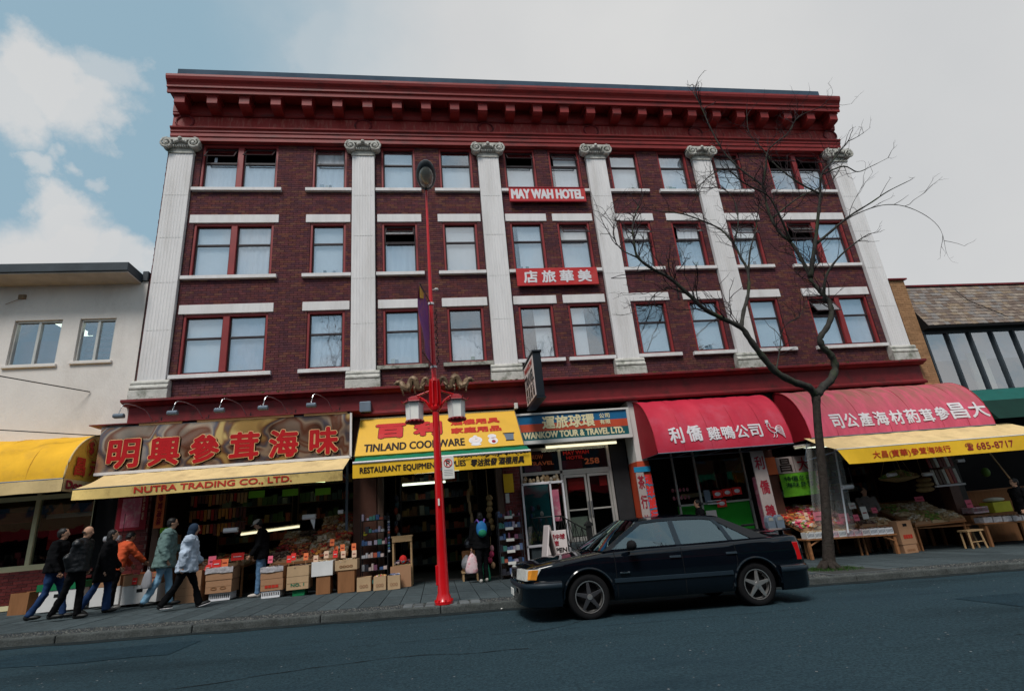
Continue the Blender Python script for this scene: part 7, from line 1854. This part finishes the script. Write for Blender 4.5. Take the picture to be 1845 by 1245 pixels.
MB().box(-11.42, -10.76, -.02, -.012, 1.98, 2.88).build('sheet', 'maroon_print', ps_); MB().box(-11.32, -10.90, -.026, -.021, 2.05, 2.72).build('picture', 'pink_print', ps_)
text('福祿壽', 'paper_cream', ps_, lambda a, b, d: Vector((-10.84 + b, -.026 - d, 2.8 - a)), 0, -.03, .6, .05)
# cards
CARDS = [(-10.45, -.90, .86, 'paper_pink', 'pink'), (-10.28, -.92, .90, 'paper_orange', 'orange'), (-10.12, -.90, .85, 'paper_red', 'red'), (-10.38, -.98, .80, 'paper_red', 'red'), (-10.02, -.96, .84, 'paper_pink', 'pink')]
for i, (x, y, z, mt, cn) in enumerate(CARDS):
    w_ = ('at the far left', 'second', 'third', 'low in front', 'at the right end')[i]; card('%s price card on the tray above the holed white box, %s' % (cn, w_), x, y, z + .02, mat=mt, tilt=R6.uniform(-.03, .03))
CARDS = [(-8.90, -.85, 1.02, 'paper_pink', 'pink edged', .16, .22), (-8.78, -.9, .98, 'paper_red', 'large red', .18, .18), (-8.62, -.88, 1.0, 'paper_orange', 'orange', .15, .16), (-8.45, -.6, 1.10, 'paper_red', 'wide red', .28, .16), (-8.95, -.92, .95, 'paper_red', 'low red', .12, .12)]
for x, y, z, mt, cn, ww, hh in CARDS: card('%s price card on the middle bank beside the pale blue jacket' % cn, x, y, z, ww, hh, mt)
card('small yellow green price card beside the man in the cap', -8.15, -.2, 1.22, .12, .14, 'paper_green')
CARDS = [(-7.62, -1.0, .98, 'paper_pink', 'pink red', 'above the leftmost carton'), (-7.22, -1.0, .95, 'paper_red', 'scarlet', 'left of centre above the dark goods'), (-7.12, -1.03, .99, 'paper_red', 'leaning scarlet', 'beside its twin'), (-6.86, -1.0, .97, 'paper_orange', 'orange', 'above the tan carton'), (-6.64, -1.02, .90, 'paper_cream', 'peach', 'at the left of the white box'), (-6.42, -.98, .97, 'paper_cream', 'cream', 'over the white box'), (-6.22, -1.0, .96, 'paper_red', 'red', 'right of the white box'), (-6.08, -.9, 1.08, 'paper_orange', 'tall orange', 'over the pale tray'), (-6.04, -1.03, .94, 'paper_cream', 'low cream', 'on the pale tray'), (-5.82, -.95, 1.08, 'paper_orange', 'upper orange', 'by the brown pier'), (-5.80, -1.02, .93, 'paper_cream', 'cream', 'at the end by the pier'), (-6.33, -.8, 1.22, 'paper_orange', 'high orange', 'in the heap of sacks'), (-6.25, -.75, 1.05, 'paper_orange', 'orange', 'amid the heap of sacks')]
for x, y, z, mt, cn, w_ in CARDS: card('%s price card %s' % (cn, w_), x, y, z, .10, .15, mt)
# rolls of plastic bags hung on rods
def roll(label, x, y, z, w_=.24, r=.055):
    t = thing('bag_roll', label, 'bag roll', (x, y, z), 'rolls of plastic bags hung over the stalls')
    m = MB().lathe([(.02, -w_ / 2), (r, -w_ / 2), (r, w_ / 2), (.02, w_ / 2)], (x, y, z), 14, 'x', cap=True); smooth_by_angle(m.build('roll', 'plastic_white', t))
    MB().tube([(x - w_ * .6, y, z), (x + w_ * .6, y, z)], .008, 5).tube([(x + w_ * .6, y, z), (x + w_ * .6, y, z + .5)], .006, 5).build('rod', 'black_iron', t)
    return t
roll('white bag roll in front of the red tiled pier', -10.95, -.95, 1.80, .32, .06)
roll('white bag roll over the two walkers in coats', -8.55, -.85, 1.76, .30, .055)
rl_ = roll('white bag roll right of the man in the cap', -6.92, -.5, 1.92, .30, .06)
m = MB(); m.poly([(-6.90, -.5, 1.86), (-6.78, -.5, 1.86), (-6.80, -.5, 1.62)]); m.build('loose_bag', 'plastic_white', rl_)
roll('small bag roll bracketed to the brown pier', -6.22, -.35, 1.98, .12, .05)
pr_ = at(1527, 877, -1.2); roll('cream bag roll before the stallholder', pr_.x, pr_.y, pr_.z, .30, .055); pr_ = at(1607, 855, -1.0); roll('bag roll over the hanging basket', pr_.x, pr_.y, pr_.z, .26, .05); pr_ = at(1671, 854, -1.0); roll('bag roll left of the red packets', pr_.x, pr_.y, pr_.z, .28, .05); roll('dim bag roll by the far right counter', 12.0, .2, 1.95, .25, .05)
# --- racks beside the cookware door
def rack(label, x0, x1, y0, dep, z0, z1, ns, gl, mat='black_iron', tags=False, strip=False):
    t = thing('display_rack', label, 'rack', ((x0 + x1) / 2, y0, z0))
    for x in (x0, x1 - .02):
        for y in (y0, y0 + dep - .02): MB().box(x, x + .02, y, y + .02, z0, z1).build('upright', mat, t)
    for i in range(ns):
        z = lerp(z0 + .10, z1 - .16, i / (ns - 1)); sh_ = MB().box(x0 + .02, x1 - .02, y0 + .005, y0 + dep - .01, z, z + .015).build('shelf', mat, t)
        m = MB(); x = x0 + .03
        while x < x1 - .06:
            w_ = R6.uniform(.04, .10); h_ = R6.uniform(.05, .15)
            if R6.random() < .85: m.box(x, min(x + w_, x1 - .03), y0 + R6.uniform(.0, .04), y0 + dep - .06, z + .0155, z + .016 + h_)
            x += w_ + .008
        m.build('packets', gl, t, kind='stuff')
        if tags and i > 0: MB().box(lerp(x0, x1, .3), lerp(x0, x1, .62), y0 - .012, y0 - .006, z - .035, z + .03).build('shelf_label', 'paper', sh_)
    if strip:
        m = MB()
        for i in range(14): m.ell((x1 + .03, y0 - .02, z1 - .1 - i * .06), (.03, .02, .03), 6, 4)
        m.build('hanging_packets', 'goods_blue', t, kind='stuff')
    return t
rack('black display rack of packets left of the red lamp post', -5.72, -5.08, -.62, .38, G(-5.4), 1.86, 6, 'goods_blue', strip=True)
rack('dark rack with white shelf labels beside the brick pier', -2.42, -1.80, -.55, .4, G(-2), 1.66, 6, 'goods_blue', mat='rim_dark', tags=True)
wr = thing('wooden_stand', 'small wooden stand with a red object inside, beside the black rack', 'stand', (-4.8, -.5, G(-4.8)))
for x in (-4.98, -4.56):
    for y in (-.62, -.22): MB().box(x, x + .04, y, y + .04, G(-4.8), 1.26).build('leg', 'wood_light', wr)
MB().box(-5.0, -4.5, -.64, -.16, 1.262, 1.30).box(-4.98, -4.52, -.64, -.60, 1.16, 1.26).build('stand_top', 'wood_light', wr); MB().box(-4.94, -4.56, -.6, -.2, .62, .65).build('shelf', 'wood_light', wr)
MB().ell((-4.74, -.5, .76), (.09, .07, .10), 10, 7).build('red_jar', 'paper_red', wr); heap(MB(), -4.95, -4.55, -.6, -.25, .68, .1, 60, .03).build('small_goods', 'goods_blue', wr, kind='stuff')
carton('large carton standing in front of the wooden stand', -5.02, -4.55, -.78, .13, G(-4.8), G(-4.8) + .46, 'card', seam=False)
for i, (xa, xb, w_, gd) in enumerate(((-5.72, -5.42, 'leftmost', None), (-5.36, -5.09, 'middle', 'goods_pink'), (-5.05, -4.78, 'rightmost', 'goods_blue'))):
    carton('%s of three small open cartons on the pavement by the rack' % w_, xa, xb, -1.15, .28, G(xa), G(xa) + .29, 'card_light', 'OOO', 'card', goods=gd, seam=False, gn=50, gs=.03)
# things inside the cookware doorway
for lb_, x, y, z, rx, rz, mt in (('white sack standing at the right of the cookware doorway', -3.22, -.35, .52, .14, .17, 'bag_white'), ('dark pot stack in the cookware doorway', -3.12, .0, .95, .13, .14, 'rim_dark')):
    t = thing('sack' if 'sack' in lb_ else 'pot_stack', lb_, 'sack' if 'sack' in lb_ else 'pots', (x, y, z - rz)); V, F = remesh(MB().ell((x, y, z), (rx, rx, rz), 14, 9).tube([(x, y, z + rz * .8), (x, y, z + rz * 1.15)], [.05, .03], 8), .02, 2); q = MB(); q.v = wrinkle(V, 1.6, .008, 10); q.f = F; q.mi = [0] * len(F); q.build('bulk', mt, t, smooth=True)
bt = thing('stool', 'low stool under the sacks in the cookware doorway', 'stool', (-3.15, -.2, .1)); MB().box(-3.36, -2.96, -.4, .12, .30, .34).build('seat', 'wood_light', bt)
for x in (-3.34, -3.0):
    for y in (-.38, .06): MB().box(x, x + .04, y, y + .04, gz(x), .30).build('leg', 'wood_light', bt)
MB().box(-3.32, -3.0, -.15, .14, .345, .8).build('crate_box', 'card_dark', bt)
def hang(label, x, y, z, mat, rx=.07, rz=.12, name='hanging_basket', cat='basket', n=5, top=2.9):
    t = thing(name, label, cat, (x, y, z)); m = MB()
    for k in range(n): m.ell((x + R6.uniform(-.06, .06), y + R6.uniform(-.04, .04), z + k * rz * 1.3), (rx * R6.uniform(.7, 1.1), rx, rz * .8), 10, 6)
    m.build('basket', mat, t, smooth=True); MB().tube([(x, y, z), (x, y, top)], .006, 4).build('cord', 'wood_light', t)
hang('string of wicker baskets hanging right of the cookware door', -2.58, -.2, 1.30, 'wicker', .085, .11, n=6)
hang('bundle of brooms and pale wooden goods above the backpack', -3.02, .25, 1.55, 'wood_light', .04, .22, name='broom_bundle', cat='brooms', n=4)
hang('dark hanging utensils in the left of the cookware doorway', -4.95, .5, 1.3, 'goods_shop', .07, .12, name='hanging_utensils', cat='utensils', n=7)
hang('orange and yellow packet display low beside the backpack wearer', -2.62, -.5, .42, 'goods_pink', .07, .10, name='packet_display', cat='packets', n=4, top=1.3)
oc = MB().box(-2.12, -1.86, -.03, -.014, 2.12, 2.60).build('paper_notice', 'valance_yellow', None, org=(-2, 0, 2.1)); tag(oc, 'orange yellow notice on the brick pier below the green awning', 'notice')
wn_ = MB().box(-2.10, -2.0, -.03, -.014, 1.86, 2.10).build('paper_notice', 'paper', None, org=(-2, 0, 1.9)); tag(wn_, 'narrow white notice below the orange yellow one', 'notice')
yd = MB().lathe([(.05, -.006), (.05, -.001)], (-5.68, 0, 1.42), 14, 'y').build('round_sticker', 'paper_yellow', None, org=(-5.68, 0, 1.4)); tag(yd, 'round yellow sticker on the brown pier', 'sticker')
# --- shop interiors: shelves with goods, hanging packets, lit tubes
def shelfunit(label, x0, x1, y, z0, z1, ns, mat, pal='goods_shop'):
    t = thing('shop_shelf', label, 'shelf', ((x0 + x1) / 2, y, z0))
    for i in range(ns):
        z = lerp(z0 + .1, z1 - .2, i / (ns - 1)); MB().box(x0, x1, y, y + .35, z, z + .02).build('shelf', mat, t)
        m = MB(); x = x0 + .02
        while x < x1 - .1:
            w_ = R6.uniform(.06, .16); h_ = R6.uniform(.12, .30); m.box(x, x + w_, y + R6.uniform(.0, .05), y + .3, z + .021, z + .02 + h_); x += w_ + .01
        m.build('jars', pal, t, kind='stuff')
    for x in (x0 - .03, x1): MB().box(x, x + .03, y, y + .35, z0, z1).build('side_panel', mat, t)
shelfunit('dim wall of shelves at the back of the trading shop, left half', -10.2, -8.2, 3.0, .4, 3.2, 6, 'wood_post'); shelfunit('dim wall of shelves at the back of the trading shop, right half', -8.0, -6.1, 3.0, .4, 3.2, 6, 'wood_post')
shelfunit('shelves deep in the cookware shop', -5.0, -2.6, 3.4, .3, 3.0, 6, 'rim_dark'); shelfunit('dark shelves behind the right hand stall', 6.4, 8.6, 2.6, .2, 2.6, 5, 'wood_post'); shelfunit('dark shelves at the far right of the stall', 8.9, 11.0, 2.6, .2, 2.6, 5, 'wood_post')
def tube_(label, p, q, mat, r=.025):
    t = thing('tube_lamp', label, 'lamp', tuple(p)); MB().tube([p, q], r, 8).build('tube', mat, t)
    MB().tube([Vector(p) + Vector((0, .03, .05)), Vector(q) + Vector((0, .03, .05))], .03, 4).build('holder', 'alu', t)
tube_('lit fluorescent tube low inside the trading shop', (-9.0, 1.2, 1.70), (-7.6, 1.5, 1.78), 'tube_light')
tube_('green tinted ceiling tube at the left of the trading shop', (-9.8, 1.5, 3.1), (-8.6, 1.6, 3.1), 'tube_green'); tube_('green tinted ceiling tube at the right of the trading shop', (-8.2, .9, 2.95), (-6.9, 1.2, 2.9), 'tube_green')
tube_('ceiling tube near the front of the trading shop', (-7.4, .7, 3.05), (-6.4, .7, 3.05), 'tube_light'); tube_('ceiling tube over the right hand stall', (7.2, .6, 2.75), (8.4, .6, 2.72), 'tube_dim'); tube_('ceiling tube far inside the cookware shop', (-4.9, 2.6, 2.75), (-3.6, 2.6, 2.75), 'tube_dim'); tube_('second ceiling tube inside the cookware shop, higher', (-4.5, 1.8, 3.0), (-3.2, 1.8, 3.0), 'tube_dim')
tube_('small tube at the left edge of the clear plastic curtain', (5.9, -.8, 2.60), (6.9, -.9, 2.66), 'tube_off')
hp_ = thing('hanging_packets', 'rows of red and gold packets hung inside the trading shop window', 'packets', (-9.4, .6, 2.0))
for r in range(3):
    z = 2.62 - r * .36; MB().tube([(-10.1, .6, z + .1), (-8.7, .6, z + .1)], .008, 4).build('rod', 'steel', hp_); m = MB()
    for i in range(16): x = -10.05 + i * .085; m.box(x, x + .06, .58, .61, z - R6.uniform(.1, .2), z + .09)
    m.build('packet', 'goods_mixed', hp_, kind='stuff')
for i, (x, z, w_) in enumerate(((-8.55, 2.52, 'left'), (-7.75, 2.50, 'middle'), (-6.95, 2.46, 'right'))):
    o = MB().box(x, x + .38, .2, .21, z, z + .17).build('green_notice', 'paper_green', None, org=(x, .2, z)); tag(o, 'green notice hung under the cream awning, %s of three' % w_, 'notice')
# --- right hand stalls
def table(label, x0, x1, y0, y1, z, mat='wood_table', legs=True, brace=True):
    t = thing('stall_table', label, 'table', ((x0 + x1) / 2, y0, gz(x0)))
    bevel(MB().hexa([(x0, y0, z - .04 + 0), (x1, y0, z - .04 + SL * (x1 - x0)), (x1, y1, z - .04 + SL * (x1 - x0)), (x0, y1, z - .04), (x0, y0, z), (x1, y0, z + SL * (x1 - x0)), (x1, y1, z + SL * (x1 - x0)), (x0, y1, z)]).build('table_top', mat, t), .005, 1)
    for x in (x0 + .04, x1 - .11):
        for y in (y0 + .03, y1 - .1): MB().box(x, x + .07, y, y + .07, gz(x), z - .04 + SL * (x - x0)).build('leg', mat, t)
    if brace:
        for x, s_ in ((x0 + .1, 1), (x1 - .1, -1)): MB().tube([(x, y0 + .05, gz(x) + .32), (x + s_ * .28, y0 + .05, z - .05 + SL * (x - x0))], .025, 4).build('brace', mat, t)
    return t
ty0 = -1.12
table('orange brown wooden table carrying the pink and white punnets', 5.35, 7.95, ty0, .0, .30)
for i in range(11):
    x = 5.40 + i * .226; z = .30 + SL * (x - 5.35); mt = ('white_box', 'white_box', 'white_box', 'bag_pink', 'white_box', 'bag_pink', 'bag_pink', 'light_box', 'plastic_white', 'plastic_white', 'plastic_white')[i]
    t = thing('punnet', 'small slotted punnet on the front edge of the orange brown table, ' + ORD[i] + ' from the left', 'punnet', (x, ty0, z), 'punnets along the front of the table')
    m = MB(); m.box(x, x + .21, ty0 + .01, ty0 + .24, z + .003, z + .155); m.build('tub', mt, t)
    for k in range(5): MB().box(x + .02 + k * .038, x + .038 + k * .038, ty0 + .007, ty0 + .0101, z + .04, z + .12).build('slot', 'grey_metal', t)
    heap(MB(), x + .02, x + .19, ty0 + .02, ty0 + .22, z + .15, .04, 36, .022).build('goods', 'goods_dark' if i > 5 else 'goods_cream', t, kind='stuff')
bench('sloping bank of pink, orange and red produce left of the stallholder', 5.45, 7.1, -.85, .5, .50, 1.0, ['goods_pink', 'goods_mixed', 'goods_pink', 'goods_red'], goods_s=.05, rows=3)
bench('low bank of brown dried goods before the stallholder', 7.15, 8.2, -.85, .3, .43, .60, ['goods_dark', 'goods_cream'], goods_s=.035, rows=2)
hang('tall string of red packets behind the tree trunk', 6.75, -.35, 1.05, 'goods_red', .10, .13, name='packet_string', cat='packets', n=6)
for x, y, z, w_, h_, mt, lb_ in ((6.05, -.85, .70, .26, .22, 'paper_pink', 'big pink price card left of the tree trunk'), (6.75, -.90, .62, .30, .20, 'paper_pink', 'magenta price card right of the tree trunk'), (7.1, -.9, .60, .16, .16, 'paper_pink', 'small pink price card on the right stall'), (7.42, -.85, .62, .18, .32, 'paper', 'tall white price card before the stallholder'), (7.32, -.6, .90, .2, .16, 'paper', 'upper white price card before the stallholder'), (7.95, -.6, .74, .16, .14, 'paper_pink', 'tilted magenta card by the stallholder'), (5.75, -.8, .75, .1, .18, 'paper_cream', 'narrow cream card at the left of the right stall')):
    card(lb_, x, y, z, w_, h_, mt)
carton('tall brown carton with a hand hole at the end of the orange brown table', 8.02, 8.45, -1.12, .4, -.08, .50, 'card', '■■■■', 'red_print', hole=True, open_top=True, seam=False)
carton('lower brown carton under the holed one', 8.03, 8.42, -1.11, .38, G(8.2), -.085, 'card', 'OOOO', 'card_dark', seam=False, open_top=False)
t = table('dark table with tilted trays of pale dried goods', 8.75, 10.6, -.75, .6, .28, 'card_dark', brace=False)
bench('tilted tray bank of shellfish coloured goods', 8.85, 10.45, -.8, .5, .34, .82, ['goods_cream', 'goods_green', 'goods_cream'], goods_s=.04, rows=2)
for x in (10.35, 10.62, 11.05):
    pass
sl_ = thing('stool', 'pale wooden stool with round legs under the trays', 'stool', (10.3, -1.05, G(10.3)))
MB().box(10.0, 10.5, -1.15, -.85, .06, .10).build('seat', 'wood_light', sl_)
for x in (10.04, 10.40):
    for y in (-1.12, -.9): MB().tube([(x + .0, y, .06), (x + (.05 if x > 10.2 else -.02), y - .02, G(x))], .025, 8).build('leg', 'wood_light', sl_)
MB().tube([(10.03, -1.12, -.2), (10.44, -1.12, -.2)], .014, 6).build('rung', 'wood_light', sl_)
table('long low dark table at the right edge', 10.75, 13.6, -1.0, .5, .22, 'card_dark', brace=False)
for i in range(9):
    x = 10.8 + i * .31; z = .22 + SL * (x - 10.75); t = thing('plastic_tub', 'clear tub on the long low dark table, ' + ORD[i] + ' from the left', 'tub', (x, -.98, z), 'clear tubs on the low table'); MB().box(x, x + .27, -.98, -.7, z + .003, z + .14).build('tub', 'plastic_film', t); heap(MB(), x + .02, x + .25, -.96, -.72, z + .14, .03, 30, .022).build('goods', 'goods_dark', t, kind='stuff')
crate('pink crate of red goods on the long low table', 11.1, 11.6, -.5, .35, .45, .62, 'bag_pink', 'goods_red'); carton('greenish yellow box with a cream sack on top at the far right', 11.8, 12.4, -.5, .4, .42, .70, 'paper_yellow', seam=False, open_top=False)
V, F = remesh(MB().ell((12.1, -.3, .76), (.32, .2, .07), 14, 8), .02, 2); q = MB(); q.v = [tuple(v) for v in V]; q.f = F; q.mi = [0] * len(F); o = q.build('sack', 'curtain_cream', None, smooth=True, org=(12.1, -.3, .7)); tag(o, 'cream sack lying on the greenish yellow box', 'sack')
MB()
sup = MB().box(10.9, 12.6, -.55, .3, .20, .415).build('riser_box', 'card_dark', None, org=(11.7, -.3, .2)); tag(sup, 'dark riser at the back of the long low table', 'box')
card('pink paper standing at the left of the pink crate', 11.0, -.55, .62, .2, .22, 'paper_pink'); card('pink red paper on the back of the tray bank', 10.2, .2, .9, .3, .14, 'paper_pink')
# hanging things at the right
BKX, BKY = at(1622, 868, -.75).x, -.75
t = thing('hanging_basket', 'wide shallow hanging basket heaped with green and brown produce', 'basket', (BKX, BKY, 1.5)); m = MB(); m.lathe([(.1, 1.48), (.45, 1.56), (.5, 1.60), (.45, 1.585), (.1, 1.5)], (BKX, BKY, 0), 20); m.build('dish', 'wicker', t, smooth=True)
m = MB()
for i in range(420):
    a, r = R6.uniform(0, 6.28), math.sqrt(R6.random()); x, y = BKX + .46 * r * math.cos(a), BKY + .4 * r * math.sin(a); heap(m, x, x, y, y, 1.6 + .17 * (1 - r * r), 0, 1, .04)
m.build('produce', 'goods_green', t, kind='stuff'); 
for a in range(3): th = a * 2.1; MB().tube([(BKX + .46 * math.cos(th), BKY + .46 * math.sin(th), 1.6), (BKX, BKY, 2.6)], .006, 4).build('cord', 'wood_light', t)
hang('round wicker basket hanging below the bag roll', at(1672, 888, -.6).x, -.6, 1.22, 'wicker', .22, .10, n=3)
PKX = at(1690, 880, -.75).x
rp_ = thing('packet_display', 'slanted rows of red and white packets hanging under the yellow awning at the right', 'packets', (11.4, .2, 1.6))
for r in range(2):
    for k in range(7):
        x = PKX + k * .12 + r * -.04; z = 1.32 + r * .46; MB().hexa([(x, -.75, z), (x + .09, -.75, z), (x + .09, -.73, z), (x, -.73, z), (x - .05, -.75, z + .4), (x + .04, -.75, z + .4), (x + .04, -.73, z + .4), (x - .05, -.73, z + .4)]).build('packet', 'goods_red' if (k + r) % 3 else 'paper', rp_)
MB().box(PKX - .05, PKX + .9, -.78, -.72, 1.25, 1.30).build('rail', 'white_letter', rp_)
MB().ell((13.0, .3, 1.7), (.12, .12, .15), 10, 8)
tag(MB().ell((12.75, .2, 1.55), (.11, .11, .14), 12, 8).build('green_melon', 'goods_green', None, smooth=True, org=(12.75, .2, 1.5)), 'single green gourd hanging at the far right', 'gourd')
tag(MB().tube([(12.85, 0, 2.2), (13.15, -.1, 1.3)], .02, 6).build('pole', 'wood_light', None, org=(13, 0, 1.3)), 'pale slanting pole at the far right', 'pole')
# counters filling the backs
for lb_, x0, x1, y, z, mt in (('dark wooden counter behind the right stalls', 8.9, 11.0, 1.2, .9, 'card_dark'), ('brown panelled counter inside the far right shop', 12.2, 15, .8, 1.0, 'card_dark')):
    t = thing('shop_counter', lb_, 'counter', ((x0 + x1) / 2, y, gz(x0))); MB().box(x0, x1, y, y + .5, gz(x0) - .1, z).build('front_panel', mt, t); MB().box(x0 - .03, x1 + .03, y - .03, y + .5, z + .001, z + .04).build('counter_top', 'wood_table', t)
# litter on the road
for i, (u, v) in enumerate(((478, 1133), (482, 1138), (903, 1109))):
    d = raydir(u, v); k = (-.1 - CP.z) / d.z; p = CP + d * k; p.z = road_z(p.x, p.y) + .004
    tag(MB().poly([p, p + Vector((.05, .01, .012)), p + Vector((.06, .04, 0)), p + Vector((.01, .03, .015))]).build('litter', 'paper', None, org=tuple(p)), ('pale scrap of litter in the gutter left of the lamp post, upper', 'pale scrap of litter in the gutter left of the lamp post, lower', 'scrap of litter by the front of the car')[i], 'litter')
